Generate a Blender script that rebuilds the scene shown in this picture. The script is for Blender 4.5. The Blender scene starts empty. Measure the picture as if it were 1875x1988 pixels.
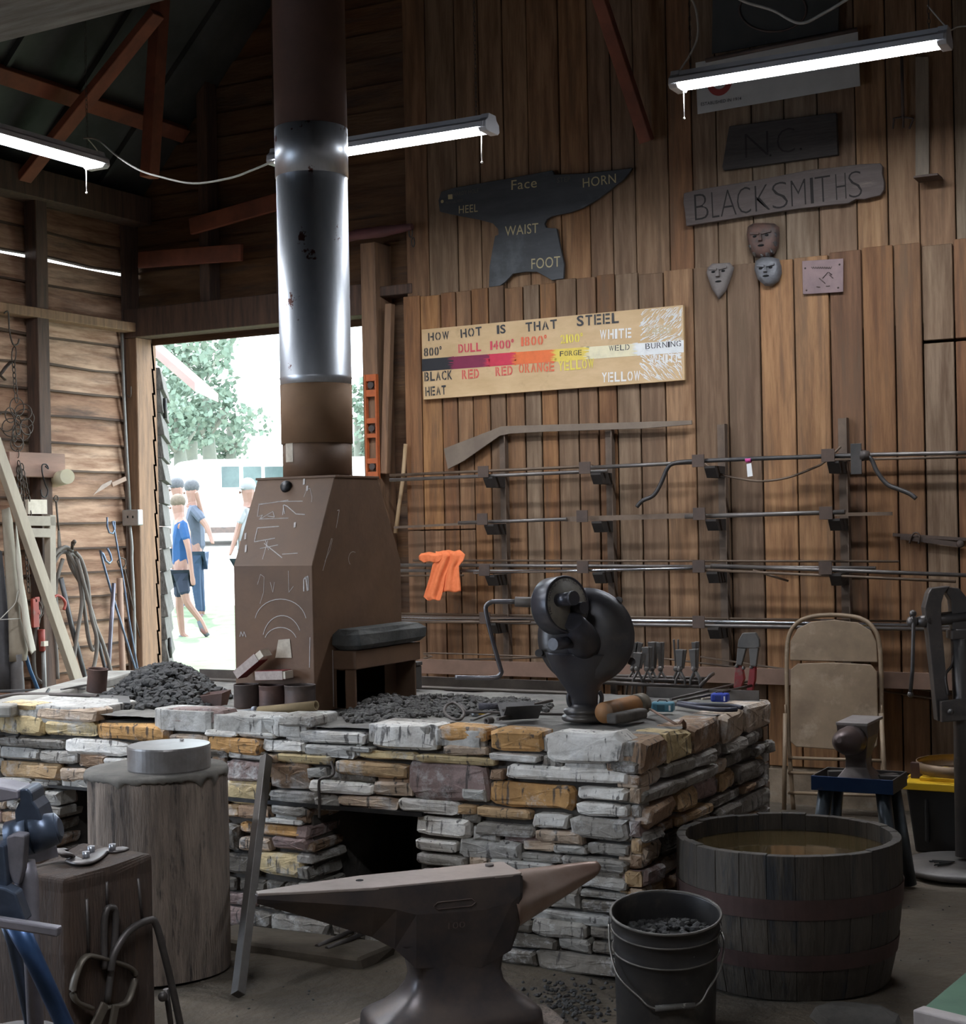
import bpy, bmesh, math, random
from mathutils import Vector, Matrix, noise
random.seed(7)
PI=math.pi; C=bpy.context.scene.collection; SC=bpy.context.scene
# ---------------------------------------------------------------- camera
F=3000.0; PX=937.5; PY=1020.0; ROLL=0.020; TH=math.radians(28.4)
ct,st=math.cos(TH),math.sin(TH)
CAM=Vector((9.1*st,-9.1*ct,1.5)); CR=Vector((ct,st,0)); CF=Vector((-st,ct,0))
cam=bpy.data.cameras.new('camera'); camo=bpy.data.objects.new('camera',cam); C.objects.link(camo)
cam.sensor_fit='VERTICAL'; cam.sensor_height=24; cam.lens=F/1988*24; cam.shift_y=26/1988; cam.clip_start=.05; cam.clip_end=500
camo.matrix_world=Matrix.Translation(CAM)@Matrix.Rotation(TH,4,'Z')@Matrix.Rotation(PI/2,4,'X')@Matrix.Rotation(-ROLL,4,'Z')
SC.camera=camo
SC.view_settings.view_transform='Standard'; SC.view_settings.look='None'; SC.view_settings.gamma=1; SC.view_settings.use_curve_mapping=False
SC.view_settings.exposure=0.47
# ---------------------------------------------------------------- world, sun, added side fill
w=bpy.data.worlds.new('sky'); SC.world=w; w.use_nodes=True
bg=w.node_tree.nodes['Background']; bg.inputs[0].default_value=(.80,.92,1,1); bg.inputs[1].default_value=5.4
def light(kind,name,loc,aim,energy,color,**k):
    l=bpy.data.lights.new(name,kind); l.energy=energy; l.color=color
    for a,b in k.items(): setattr(l,a,b)
    o=bpy.data.objects.new(name,l); C.objects.link(o); o.location=loc
    o.rotation_euler=(Vector(aim)-Vector(loc)).to_track_quat('-Z','Y').to_euler(); return o
light('SUN','sun',(-30,30,40),(-12,12,0),6.0,(1,.96,.88),angle=.01)
SIDE_FILL=light('AREA','side_fill_light',(-2.55,-6.3,1.45),(1.6,-3.0,.30),42,(.68,.82,1.0),shape='RECTANGLE',size=2.2,size_y=1.8,spread=math.radians(84))  # added cool fill light in front of the closed left wall, no door there
SIDE_FILL.data.spread=math.radians(110)
LAMP=68.0
# ---------------------------------------------------------------- pixel -> place
def ray(px,py):
    up=PY-py; x=px-PX; c,s=math.cos(ROLL),math.sin(ROLL)
    a=x*c+up*s; b=-x*s+up*c
    return CR*(a/F)+CF+Vector((0,0,b/F))
def atD(px,py,d): return CAM+ray(px,py)*d
def atY(px,py,y=0):
    r=ray(px,py); return CAM+r*((y-CAM.y)/r.y)
def atX(px,py,x):
    r=ray(px,py); return CAM+r*((x-CAM.x)/r.x)
def atZ(px,py,z):
    r=ray(px,py); return CAM+r*((z-CAM.z)/r.z)
# ---------------------------------------------------------------- materials
MC={}
def _n(nt,t,**k):
    n=nt.nodes.new(t)
    for a,b in k.items():
        if a in n.inputs: n.inputs[a].default_value=b
        else: setattr(n,a,b)
    return n
def mat(name,c1,c2=None,rough=.7,metal=0,scale=8,stretch=(1,1,1),detail=6,bump=.0,bscale=None,c3=None,lo=.35,hi=.65,s3=3,lo3=.55,hi3=.7,attr=False,spec=.5,emit=None,trans=0,rvar=0,bdist=.01,mixc=1.0):
    """procedural: c1/c2 blended by noise, c3 patches; attr -> multiplied by the per-piece colour attribute"""
    if name in MC: return MC[name]
    m=bpy.data.materials.new(name); m.use_nodes=True; nt=m.node_tree; N=nt.nodes; L=nt.links
    b=N['Principled BSDF']; b.inputs['Roughness'].default_value=rough; b.inputs['Metallic'].default_value=metal
    b.inputs['Specular IOR Level'].default_value=spec
    def rgba(c): return (c[0],c[1],c[2],1)
    tc=_n(nt,'ShaderNodeTexCoord'); mp=_n(nt,'ShaderNodeMapping'); mp.inputs['Scale'].default_value=stretch
    L.new(tc.outputs['Object'],mp.inputs['Vector'])
    col=None
    if c2 is not None:
        no=_n(nt,'ShaderNodeTexNoise'); no.inputs['Scale'].default_value=scale; no.inputs['Detail'].default_value=detail; no.inputs['Roughness'].default_value=.65
        L.new(mp.outputs[0],no.inputs['Vector'])
        mr=_n(nt,'ShaderNodeMapRange'); mr.inputs['From Min'].default_value=lo; mr.inputs['From Max'].default_value=hi
        L.new(no.outputs['Fac'],mr.inputs['Value'])
        mx=_n(nt,'ShaderNodeMix',data_type='RGBA'); mx.inputs[6].default_value=rgba(c1); mx.inputs[7].default_value=rgba(c2)
        L.new(mr.outputs[0],mx.inputs[0]); col=mx.outputs[2]
        if rvar:
            rr=_n(nt,'ShaderNodeMapRange'); rr.inputs['To Min'].default_value=rough-rvar; rr.inputs['To Max'].default_value=rough+rvar
            L.new(no.outputs['Fac'],rr.inputs['Value']); L.new(rr.outputs[0],b.inputs['Roughness'])
    if attr:
        at=_n(nt,'ShaderNodeAttribute'); at.attribute_name='col'
        if col is None: col=at.outputs['Color']
        else:
            mm=_n(nt,'ShaderNodeMix',data_type='RGBA'); mm.blend_type='MULTIPLY'; mm.inputs[0].default_value=1
            L.new(col,mm.inputs[6]); L.new(at.outputs['Color'],mm.inputs[7]); col=mm.outputs[2]
    if c3 is not None:
        n3=_n(nt,'ShaderNodeTexNoise'); n3.inputs['Scale'].default_value=s3; n3.inputs['Detail'].default_value=8; n3.inputs['Roughness'].default_value=.7
        if name.startswith('wood'): L.new(mp.outputs[0],n3.inputs['Vector'])
        else: L.new(tc.outputs['Object'],n3.inputs['Vector'])
        m3=_n(nt,'ShaderNodeMapRange'); m3.inputs['From Min'].default_value=lo3; m3.inputs['From Max'].default_value=hi3; m3.inputs['To Max'].default_value=mixc
        L.new(n3.outputs['Fac'],m3.inputs['Value'])
        x3=_n(nt,'ShaderNodeMix',data_type='RGBA'); x3.inputs[7].default_value=rgba(c3)
        if col is None: x3.inputs[6].default_value=rgba(c1)
        else: L.new(col,x3.inputs[6])
        L.new(m3.outputs[0],x3.inputs[0]); col=x3.outputs[2]
    if col is None: b.inputs['Base Color'].default_value=rgba(c1)
    else: L.new(col,b.inputs['Base Color'])
    if bump:
        nb=_n(nt,'ShaderNodeTexNoise'); nb.inputs['Scale'].default_value=bscale or scale*3; nb.inputs['Detail'].default_value=6
        L.new(mp.outputs[0],nb.inputs['Vector'])
        bp=_n(nt,'ShaderNodeBump'); bp.inputs['Strength'].default_value=bump; bp.inputs['Distance'].default_value=bdist
        L.new(nb.outputs['Fac'],bp.inputs['Height']); L.new(bp.outputs[0],b.inputs['Normal'])
    if emit: b.inputs['Emission Color'].default_value=rgba(emit[0]); b.inputs['Emission Strength'].default_value=emit[1]
    if trans: b.inputs['Transmission Weight'].default_value=trans
    MC[name]=m; return m
# ---------------------------------------------------------------- mesh builder (world coordinates)
WL={}   # world location of every object that can be a parent
class MB:
    def __init__(s): s.v=[]; s.f=[]; s.c=[]; s.col=(1,1,1); s.sm=[]
    def add(s,vs,fs,smooth=False):
        o=len(s.v); s.v+= [Vector(v) for v in vs]
        for f in fs: s.f.append([i+o for i in f]); s.c.append(s.col); s.sm.append(smooth)
        return s
    def box(s,a,b,jit=0,M=None):
        (x0,y0,z0),(x1,y1,z1)=a,b
        vs=[Vector(p) for p in ((x0,y0,z0),(x1,y0,z0),(x1,y1,z0),(x0,y1,z0),(x0,y0,z1),(x1,y0,z1),(x1,y1,z1),(x0,y1,z1))]
        if jit: vs=[v+Vector([random.uniform(-jit,jit) for _ in range(3)]) for v in vs]
        if M: vs=[M@v for v in vs]
        return s.add(vs,[(0,3,2,1),(4,5,6,7),(0,1,5,4),(1,2,6,5),(2,3,7,6),(3,0,4,7)])
    def obox(s,c,size,M=None):  # centred box with rotation matrix about centre
        c=Vector(c); h=Vector(size)/2; M=M or Matrix()
        return s.box(-h,h,M=Matrix.Translation(c)@M.to_4x4())
    def bar(s,p,q,w,h=None,up=(0,0,1),w2=None,h2=None):   # rectangular bar from p to q
        p=Vector(p); q=Vector(q); h=h or w; d=(q-p).normalized(); up=Vector(up)
        if abs(d.dot(up))>.98: up=Vector((1,0,0))
        a=d.cross(up).normalized(); b=a.cross(d).normalized(); w2=w if w2 is None else w2; h2=h if h2 is None else h2
        vs=[]
        for P,W_,H_ in ((p,w,h),(q,w2,h2)):
            for i,j in ((-1,-1),(1,-1),(1,1),(-1,1)): vs.append(P+a*(i*W_/2)+b*(j*H_/2))
        return s.add(vs,[(0,1,2,3),(7,6,5,4),(0,4,5,1),(1,5,6,2),(2,6,7,3),(3,7,4,0)])
    def cyl(s,p,q,r,r2=None,seg=20,caps=True,smooth=True):
        return s.tube([p,q],[r,r if r2 is None else r2],seg,caps,smooth)
    def tube(s,path,r,seg=8,caps=True,smooth=True,closed=False,flat=1.0,upv=None):
        P=[Vector(p) for p in path]; n=len(P)
        R=r if isinstance(r,(list,tuple)) else [r]*n
        T=[]
        for i in range(n):
            if closed: t=P[(i+1)%n]-P[i-1]
            else: t=P[min(i+1,n-1)]-P[max(i-1,0)]
            T.append(t.normalized() if t.length>1e-9 else Vector((0,0,1)))
        u=upv and Vector(upv) or (Vector((0,0,1)) if abs(T[0].z)<.9 else Vector((1,0,0)))
        vs=[]
        for i in range(n):
            a=T[i].cross(u)
            if a.length<1e-6: a=T[i].orthogonal()
            a.normalize(); b=T[i].cross(a).normalized()
            if not upv: u=-b if (-b).dot(u)>0 else b
            for k in range(seg):
                an=2*PI*k/seg; vs.append(P[i]+a*(math.cos(an)*R[i])+b*(math.sin(an)*R[i]*flat))
        fs=[]
        m=n if closed else n-1
        for i in range(m):
            j=(i+1)%n
            for k in range(seg):
                l=(k+1)%seg; fs.append((i*seg+k,i*seg+l,j*seg+l,j*seg+k))
        s.add(vs,fs,smooth)
        if caps and not closed:
            o=len(s.v)-n*seg
            s.f.append([o+k for k in range(seg)][::-1]); s.c.append(s.col); s.sm.append(False)
            s.f.append([o+(n-1)*seg+k for k in range(seg)]); s.c.append(s.col); s.sm.append(False)
        return s
    def lathe(s,prof,c=(0,0,0),seg=32,M=None,smooth=True,arc=2*PI):   # prof [(r,z)], about z through c
        c=Vector(c); M=(M or Matrix()).to_4x4(); vs=[]; n=len(prof); full=arc>6.28
        sg=seg if full else seg+1
        for r,z in prof:
            for k in range(sg):
                a=arc*k/seg; vs.append(c+(M@Vector((r*math.cos(a),r*math.sin(a),z))))
        fs=[]
        for i in range(n-1):
            for k in range(seg):
                l=(k+1)%sg if full else k+1
                fs.append((i*sg+k,i*sg+l,(i+1)*sg+l,(i+1)*sg+k))
        return s.add(vs,fs,smooth)
    def prism(s,poly,a,b,M=None,smooth=False):      # poly [(x,y)] extruded between vectors: M maps (x,y,t)
        n=len(poly); M=M or Matrix()
        vs=[M@Vector((x,y,a)) for x,y in poly]+[M@Vector((x,y,b)) for x,y in poly]
        fs=[tuple(range(n))[::-1],tuple(range(n,2*n))]+[(i,(i+1)%n,n+(i+1)%n,n+i) for i in range(n)]
        return s.add(vs,fs,smooth)
    def ball(s,c,r,seg=12,rings=8,sc=(1,1,1),M=None):
        c=Vector(c); M=(M or Matrix()).to_3x3(); vs=[]; fs=[]
        for i in range(rings+1):
            t=PI*i/rings
            for k in range(seg):
                a=2*PI*k/seg; vs.append(c+M@Vector((r*sc[0]*math.sin(t)*math.cos(a),r*sc[1]*math.sin(t)*math.sin(a),r*sc[2]*math.cos(t))))
        for i in range(rings):
            for k in range(seg):
                l=(k+1)%seg; fs.append((i*seg+k,(i+1)*seg+k,(i+1)*seg+l,i*seg+l))
        return s.add(vs,fs,True)
    def rock(s,c,r,sc=(1,1,1),sub=1,jit=.25):
        bm=bmesh.new(); bmesh.ops.create_icosphere(bm,subdivisions=sub,radius=r)
        R=Matrix.Rotation(random.uniform(0,6.3),3,'Z')@Matrix.Rotation(random.uniform(-.5,.5),3,'X')
        vs=[Vector(c)+R@Vector((v.co.x*sc[0],v.co.y*sc[1],v.co.z*sc[2]))*(1+random.uniform(-jit,jit)) for v in bm.verts]
        fs=[[v.index for v in f.verts] for f in bm.faces]; bm.free()
        return s.add(vs,fs)
    def build(s,name,m,parent=None,bevel=0,seg=2,sub=0,solid=0,origin=None,fix=True,weld=True,displace=0):
        me=bpy.data.meshes.new(name); vs=s.v
        if parent is not None: O=WL[parent.name]
        elif origin is not None: O=Vector(origin)
        else:
            mn=[min(v[i] for v in vs) for i in range(3)]; mx=[max(v[i] for v in vs) for i in range(3)]
            O=Vector(((mn[0]+mx[0])/2,(mn[1]+mx[1])/2,mn[2]))
        me.from_pydata([tuple(v-O) for v in vs],[],s.f)
        me.polygons.foreach_set('use_smooth',s.sm)
        ca=me.color_attributes.new('col','FLOAT_COLOR','CORNER'); buf=[]
        for p,c in zip(me.polygons,s.c): buf+= [c[0],c[1],c[2],1.0]*p.loop_total
        ca.data.foreach_set('color',buf)
        if fix:
            bm=bmesh.new(); bm.from_mesh(me)
            if weld: bmesh.ops.remove_doubles(bm,verts=bm.verts,dist=1e-5)
            bmesh.ops.recalc_face_normals(bm,faces=bm.faces); bm.to_mesh(me); bm.free()
        me.materials.append(m)
        o=bpy.data.objects.new(name,me); C.objects.link(o)
        if parent is not None: o.parent=parent; WL[o.name]=O.copy()
        else: o.location=O; WL[o.name]=O.copy()
        if bevel:
            b=o.modifiers.new('b','BEVEL'); b.width=bevel; b.segments=seg; b.limit_method='ANGLE'; b.angle_limit=.7
        if sub:
            b=o.modifiers.new('s','SUBSURF'); b.levels=sub; b.render_levels=sub
        if solid:
            b=o.modifiers.new('t','SOLIDIFY'); b.thickness=solid; b.offset=0
        return o
def thing(name,label,cat,loc,group=None):
    o=bpy.data.objects.new(name,None); C.objects.link(o); o.location=loc; o.empty_display_size=.1
    WL[o.name]=Vector(loc); o['label']=label; o['category']=cat
    if group: o['group']=group
    return o
def tag(o,label,cat,group=None,kind=None):
    o['label']=label; o['category']=cat
    if group: o['group']=group
    if kind: o['kind']=kind
    return o
def struct(o): o['kind']='structure'; return o
def dup(root,loc,rot=None,label=None,group=None):
    r=root.copy(); C.objects.link(r); r.location=loc
    if rot is not None: r.rotation_euler=rot
    if label: r['label']=label
    if group: r['group']=group
    for ch in list(root.children):
        c=ch.copy(); C.objects.link(c); c.parent=r
        for g in list(ch.children):
            d=g.copy(); C.objects.link(d); d.parent=c
    return r
def frame(c,xd,zd=(0,0,1)):   # 4x4 with x along xd, z near zd
    x=Vector(xd).normalized(); z=Vector(zd); y=z.cross(x).normalized(); z=x.cross(y)
    M=Matrix((x,y,z)).transposed().to_4x4(); M.translation=Vector(c); return M
def text_mesh(txt,size,depth=.002,align='LEFT',shear=0,spacing=1.0,bold=0):
    cu=bpy.data.curves.new('t','FONT'); cu.body=txt; cu.size=size; cu.extrude=depth/2; cu.align_x=align; cu.shear=shear; cu.space_character=spacing; cu.offset=bold
    cu.resolution_u=3
    o=bpy.data.objects.new('t',cu); C.objects.link(o)
    dg=bpy.context.evaluated_depsgraph_get(); dg.update(); me=bpy.data.meshes.new_from_object(o.evaluated_get(dg))
    vs=[v.co.copy() for v in me.vertices]; fs=[list(p.vertices) for p in me.polygons]
    bpy.data.objects.remove(o); bpy.data.curves.remove(cu); bpy.data.meshes.remove(me)
    return vs,fs
def fit_text(mb,txt,p0,p1,h,n,depth=.002,bold=0,spacing=1.0,off=.001):
    """text running from p0 (baseline left) to p1 (baseline right), cap height h, facing n"""
    p0=Vector(p0); p1=Vector(p1); n=Vector(n).normalized()
    vs,fs=text_mesh(txt,1.0,.0,bold=bold,spacing=spacing)
    if not vs: return
    x0=min(v.x for v in vs); x1=max(v.x for v in vs); y1=max(v.y for v in vs)
    xd=(p1-p0); Lx=xd.length; xd.normalize(); yd=n.cross(xd).normalized()
    o=[p0+xd*((v.x-x0)/(x1-x0)*Lx)+yd*(v.y/.69*h)+n*(off) for v in vs]
    mb.add(o,fs)
def stencil_text(mb,txt,p0,p1,h,n,bold=.03,off=.0004):
    """evenly spaced stencil letters with cut bridges between p0 and p1"""
    p0=Vector(p0); p1=Vector(p1); n=Vector(n).normalized(); xd=(p1-p0); L=xd.length; xd.normalize(); yd=n.cross(xd).normalized(); N_=len(txt)
    wts=[.45 if c in 'I1' else .5 if c=='°' else 1.15 if c in 'WM' else 1 for c in txt]; tot=sum(wts); x=0
    for c,wt in zip(txt,wts):
        cell=L*wt/tot; vs,fs=text_mesh(c,1.0,.0,bold=bold); bm=bmesh.new(); bv=[bm.verts.new(v) for v in vs]
        for f in fs:
            try: bm.faces.new([bv[i] for i in f])
            except ValueError: pass
        a=min(v.x for v in vs); b=max(v.x for v in vs); m=(a+b)/2; g=(b-a)*.07
        if c in 'OD0BRACGQU82694EH':
            cuts=[a+(b-a)*.30,a+(b-a)*.30] if c in 'EHDBR' else [m]
            for q in cuts[:1]:
                for sx in (-g,g): bmesh.ops.bisect_plane(bm,geom=bm.verts[:]+bm.edges[:]+bm.faces[:],plane_co=(q+sx,0,0),plane_no=(1,0,0))
                bmesh.ops.delete(bm,geom=[f for f in bm.faces if abs(f.calc_center_median().x-q)<g*.98],context='FACES')
        bm.verts.index_update(); gw=cell*.80
        o=[p0+xd*(x+cell*.1+(v.co.x-a)/max(b-a,1e-6)*gw)+yd*(v.co.y/.69*h)+n*off for v in bm.verts]
        mb.add(o,[[v.index for v in f.verts] for f in bm.faces]); bm.free(); x+=cell
def spline(pts,n=6,closed=False):
    P=[Vector(p) for p in pts]; out=[]; m=len(P)
    rng=range(m) if closed else range(m-1)
    for i in rng:
        a=P[(i-1)%m] if closed or i>0 else P[0]; b=P[i]; c=P[(i+1)%m]; d=P[(i+2)%m] if closed or i<m-2 else P[-1]
        for k in range(n):
            t=k/n; out.append(.5*((2*b)+(c-a)*t+(2*a-5*b+4*c-d)*t*t+(3*b-a-3*c+d)*t**3))
    if not closed: out.append(P[-1])
    return out
# ================================================================ SETTING
XL=-2.70            # left wall plane
def vcol(a,b,t): return tuple(a[i]+(b[i]-a[i])*t for i in range(3))
M_PLANK=mat('wood_plank',(1,.98,.95),(.46,.37,.29),rough=.75,scale=3.0,stretch=(9,9,.7),attr=True,bump=.35,bscale=14,c3=(.17,.115,.07),s3=1.5,lo3=.50,hi3=.80,mixc=.8)
M_SIDE=mat('wood_siding',(1,1,1),(.42,.33,.28),rough=.8,scale=3.0,stretch=(9,.8,6),attr=True,bump=.35,bscale=14,c3=(.06,.04,.03),s3=1.8,lo3=.50,hi3=.72,mixc=.8)
M_SIDEX=mat('wood_siding_x',(1,1,1),(.55,.45,.38),rough=.8,scale=3.0,stretch=(.8,9,6),attr=True,bump=.35,bscale=14,c3=(.05,.035,.03),s3=2.0,lo3=.52,hi3=.72)
M_POST=mat('wood_post',(.30,.17,.095),(.17,.10,.06),rough=.75,scale=3,stretch=(12,12,1),bump=.3,bscale=18)
M_DARKPOST=mat('wood_dark_post',(.13,.075,.05),(.06,.038,.03),rough=.8,scale=3,stretch=(12,12,1),bump=.3,bscale=18)
M_RED=mat('wood_red_timber',(.28,.09,.05),(.16,.055,.035),rough=.8,scale=4,bump=.2)
M_GREYWOOD=mat('wood_grey',(.38,.34,.29),(.20,.17,.14),rough=.85,scale=2.5,stretch=(1.2,10,10),bump=.5,bscale=20)
M_BLACK=mat('soot_black',(.008,.008,.008),rough=1)
# floor: uneven dirt
fl=MB(); nx,ny=110,130
for j in range(ny+1):
    for i in range(nx+1):
        x=XL+.02+(6.5-XL)*i/nx; y=.1-11.3*j/ny
        z=.018*noise.noise(Vector((x*1.3,y*1.3,0)))+.010*noise.noise(Vector((x*5,y*5,3)))-.012
        fl.v.append(Vector((x,y,z)))
for j in range(ny):
    for i in range(nx):
        a=j*(nx+1)+i; fl.f.append([a,a+nx+1,a+nx+2,a+1]); fl.c.append((1,1,1)); fl.sm.append(True)
M_DIRT=mat('dirt',(.135,.105,.074),(.072,.058,.043),rough=.95,scale=2.2,detail=10,bump=.7,bscale=26,c3=(.19,.155,.12),s3=1.1,lo3=.55,hi3=.75,bdist=.02)
struct(fl.build('floor',M_DIRT,origin=(0,0,0),weld=False))
# ---- back wall: outer siding, upper planks, lower lining boards
zt=atY(1300,524,-.025).z            # top of the lower lining
xl0=atY(781,573,-.025).x            # left end of the lining
xr=6.5
def browns(t,grey=0):
    a=vcol((.26,.122,.055),(.42,.215,.085),t); g=(.24,.18,.125)
    return vcol(a,g,grey)
zb=atY(1500,1486,-.025).z
lo=MB(); x=xl0; xs=atY(1777,560,-.025).x; zs=atY(1800,664,-.025).z
while x<xr:
    wd=random.choice([.105,.115,.122,.13,.14])
    if x>1.0: wd*=random.choice([1.15,1.25,1.35,1.5])
    lo.col=tuple(k*random.uniform(.72,1.12) for k in [1]) and (lambda v,c_:tuple(k*v for k in c_))(random.uniform(.68,1.12),browns(random.random(),min(1,max(0,random.gauss(.2,.35)))))
    zz=zt+random.uniform(-.012,.012); yy=random.uniform(-.004,.003)
    segs=[(zb,zz)]
    if x>xs-.02: segs=[(zb,zs-.008),(zs+.008,zz)]
    elif x<xl0+.40 and x>xl0-.01: segs=[(zb,atY(850,1030,-.02).z),(atY(850,1030,-.02).z+.006,zz)]
    for a,b in segs:
        lo.box((x+.0042,-.027+yy,a),(x+wd-.0042,-.004,b))
        lo.col=browns(random.random(),max(0,random.gauss(.1,.25)))
    x+=wd
struct(lo.build('wall_back_lining',M_PLANK,bevel=.003,seg=1,origin=(0,0,0)))
up=MB(); x=atY(786,450,.0).x; random.seed(21)
while x<xr:
    wd=random.choice([.14,.16,.18,.20]); g=min(1,max(0,random.gauss(.65,.3)))
    c=browns(random.random(),g); up.col=tuple(k*1.0 for k in c)
    up.box((x+.003,random.uniform(.004,.010),zt-.4),(x+wd-.003,.028,8.6)); x+=wd
struct(up.build('wall_back_planks',M_PLANK,bevel=.003,seg=1,origin=(0,0,0)))
# studs and outer siding behind (also over the door)
DX0=atY(267,800,.0).x; DX1=atY(697,800,.05).x; DZ=atY(480,634,.0).z
sd=MB(); z=.0; random.seed(5)
while z<8.6:
    h=.165+random.uniform(-.01,.01); xa,xb=XL-.1,xr
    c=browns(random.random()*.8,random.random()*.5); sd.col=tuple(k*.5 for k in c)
    for (a,b) in ([(XL-.1,DX0-.0),(DX1,xr)] if z<DZ-.05 else [(XL-.1,xr)]):
        g=random.choice([0,0,.004])
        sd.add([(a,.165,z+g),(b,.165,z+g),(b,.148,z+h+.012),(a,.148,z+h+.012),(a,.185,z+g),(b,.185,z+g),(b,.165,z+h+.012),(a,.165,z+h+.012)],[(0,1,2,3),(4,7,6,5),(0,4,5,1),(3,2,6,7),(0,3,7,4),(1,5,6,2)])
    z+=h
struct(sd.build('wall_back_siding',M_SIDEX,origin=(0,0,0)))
TN=[0]
def trim(mb,m,bevel=.004,**k):
    TN[0]+=1; return struct(mb.build('trim_%d'%TN[0],m,bevel=bevel,seg=1,origin=(0,0,0),**k))
# header over the door, posts
trim(MB().box((XL,-.02,DZ),(DX1+.12,.145,DZ+.19)),M_DARKPOST)
trim(MB().box((XL,-.03,0),(DX0-.10,.145,3.9)),M_DARKPOST)                    # corner post
trim(MB().box((DX0-.11,.0,0),(DX0,.20,DZ)),M_POST)                           # left jamb
xp=atY(703,700,-.05).x; xp2=atY(742,700,-.05).x
zp=atY(720,470,-.05).z
trim(MB().box((xp,-.05,0),(xp+.105,.145,zp)),M_POST)                          # right jamb post
trim(MB().box((xp2+.14,.03,.6),(xp2+.20,.145,zp-.1)),M_POST)
a=atY(735,566,0); trim(MB().box((xp+.10,.0,a.z-.03),(xl0+.05,.14,a.z+.03)),M_DARKPOST)
a=atY(757,590,-.03); b=atY(748,920,-.03); trim(MB().bar(a,b,.045,.05,up=(0,1,0)),M_POST)     # thin leaning board
for px in (396,): 
    p=atY(px,520,.03); trim(MB().box((p.x-.04,.03,DZ+.19),(p.x+.04,.145,4.6)),M_DARKPOST)
p=atY(548,430,.0); trim(MB().box((p.x-.06,.0,DZ+.19),(p.x+.06,.145,4.9)),M_DARKPOST)
for (x0,y0,x1,y1) in ((270,505,470,490),(370,440,545,390)):     # reddish girts above the door
    a=atY(x0,y0,-.01); b=atY(x1,y1,-.01); trim(MB().bar(a,b,.03,.11,up=(0,0,1)),M_RED)
# footing under the planks
trim(MB().box((DX1+.1,-.02,-.05),(xr,.15,zb)),mat('footing',(.32,.25,.18),(.17,.13,.09),rough=.95,scale=6,bump=.6,c3=(.32,.29,.24),s3=5),bevel=.02)
# ---- left wall: lapped waney siding, with a daylight gap
sl=MB(); z=-.05; random.seed(11); zg=atX(120,520,XL).z; seg=26
while z<6:
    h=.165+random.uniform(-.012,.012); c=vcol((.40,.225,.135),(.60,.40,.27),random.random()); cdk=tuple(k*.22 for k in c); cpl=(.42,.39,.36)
    gap=.016 if abs(z+h-zg)<h/2 else 0
    ph=random.random()*50
    for s in range(seg):
        y0=.15-(11.4)*s/seg; y1=.15-(11.4)*(s+1)/seg
        f=lambda y,k: .015*noise.noise(Vector((y*2.2,ph+k,0)))
        b0,b1=z+f(y0,0),z+f(y1,0); t0,t1=z+h+(.012 if not gap else -gap+.002*noise.noise(Vector((y0,1,1)))),z+h+(.012 if not gap else -gap)
        sl.add([(XL-.004,y0,b0),(XL-.004,y1,b1),(XL-.034,y1,t1),(XL-.034,y0,t0),(XL-.024,y0,b0),(XL-.024,y1,b1),(XL-.045,y1,t1),(XL-.045,y0,t0)],[(0,1,2,3),(7,6,5,4),(0,4,5,1),(3,2,6,7),(0,3,7,4),(1,5,6,2)]) if False else None
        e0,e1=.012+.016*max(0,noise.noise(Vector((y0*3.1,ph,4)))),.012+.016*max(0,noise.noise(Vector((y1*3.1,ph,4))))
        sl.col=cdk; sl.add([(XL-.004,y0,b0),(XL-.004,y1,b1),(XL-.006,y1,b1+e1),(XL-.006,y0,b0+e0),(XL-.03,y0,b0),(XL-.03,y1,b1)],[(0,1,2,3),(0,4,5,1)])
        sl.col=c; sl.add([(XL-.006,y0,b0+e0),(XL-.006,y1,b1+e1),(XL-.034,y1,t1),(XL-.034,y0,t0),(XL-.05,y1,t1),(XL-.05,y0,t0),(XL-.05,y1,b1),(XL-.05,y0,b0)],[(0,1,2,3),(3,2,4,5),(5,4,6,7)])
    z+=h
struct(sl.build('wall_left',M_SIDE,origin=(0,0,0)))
ze=atX(120,388,XL+.1).z
def lw(px,py,d=.1): return atX(px,py,XL+d)
trim(MB().box((XL,-11.2,ze-.04),(XL+.16,.1,ze+.14)),M_DARKPOST)                           # wall plate
trim(MB().box((XL,-11.2,lw(120,614).z-.03),(XL+.11,-.02,lw(120,614).z+.03)),M_POST)         # rail
p=lw(88,800); trim(MB().box((XL,p.y-.05,0),(XL+.1,p.y+.05,ze)),M_DARKPOST)                  # stud
for k in range(1,7): trim(MB().box((XL,p.y-1.2*k-.05,0),(XL+.1,p.y-1.2*k+.05,ze)),M_DARKPOST)
# conduit up the corner
cd=MB(); cd.tube([lw(235,640,.03),lw(240,760,.03),lw(246,900,.03),lw(252,985,.03)],.012); 
# ---- roof: left slope, right slope, purlins, rafters
M_ROOF=mat('metal_roof_sheet',(.085,.09,.09),(.045,.05,.05),rough=.6,metal=.3,scale=2)
RX=2.6; zr=ze+.14+(RX-XL)
rf=MB(); rf.add([(XL-.4,-11.6,ze-.26),(XL-.4,.6,ze-.26),(RX,.6,zr),(RX,-11.6,zr),(XL-.4,-11.6,ze-.22),(XL-.4,.6,ze-.22),(RX,.6,zr+.04),(RX,-11.6,zr+.04)],[(0,1,2,3),(7,6,5,4),(0,4,5,1),(1,5,6,2),(2,6,7,3),(3,7,4,0)])
rf.add([(7.0,-11.6,zr-4.4),(7.0,.6,zr-4.4),(RX,.6,zr),(RX,-11.6,zr),(7.0,-11.6,zr-4.36),(7.0,.6,zr-4.36),(RX,.6,zr+.04),(RX,-11.6,zr+.04)],[(0,1,2,3),(7,6,5,4),(0,4,5,1),(1,5,6,2),(2,6,7,3),(3,7,4,0)])
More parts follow.
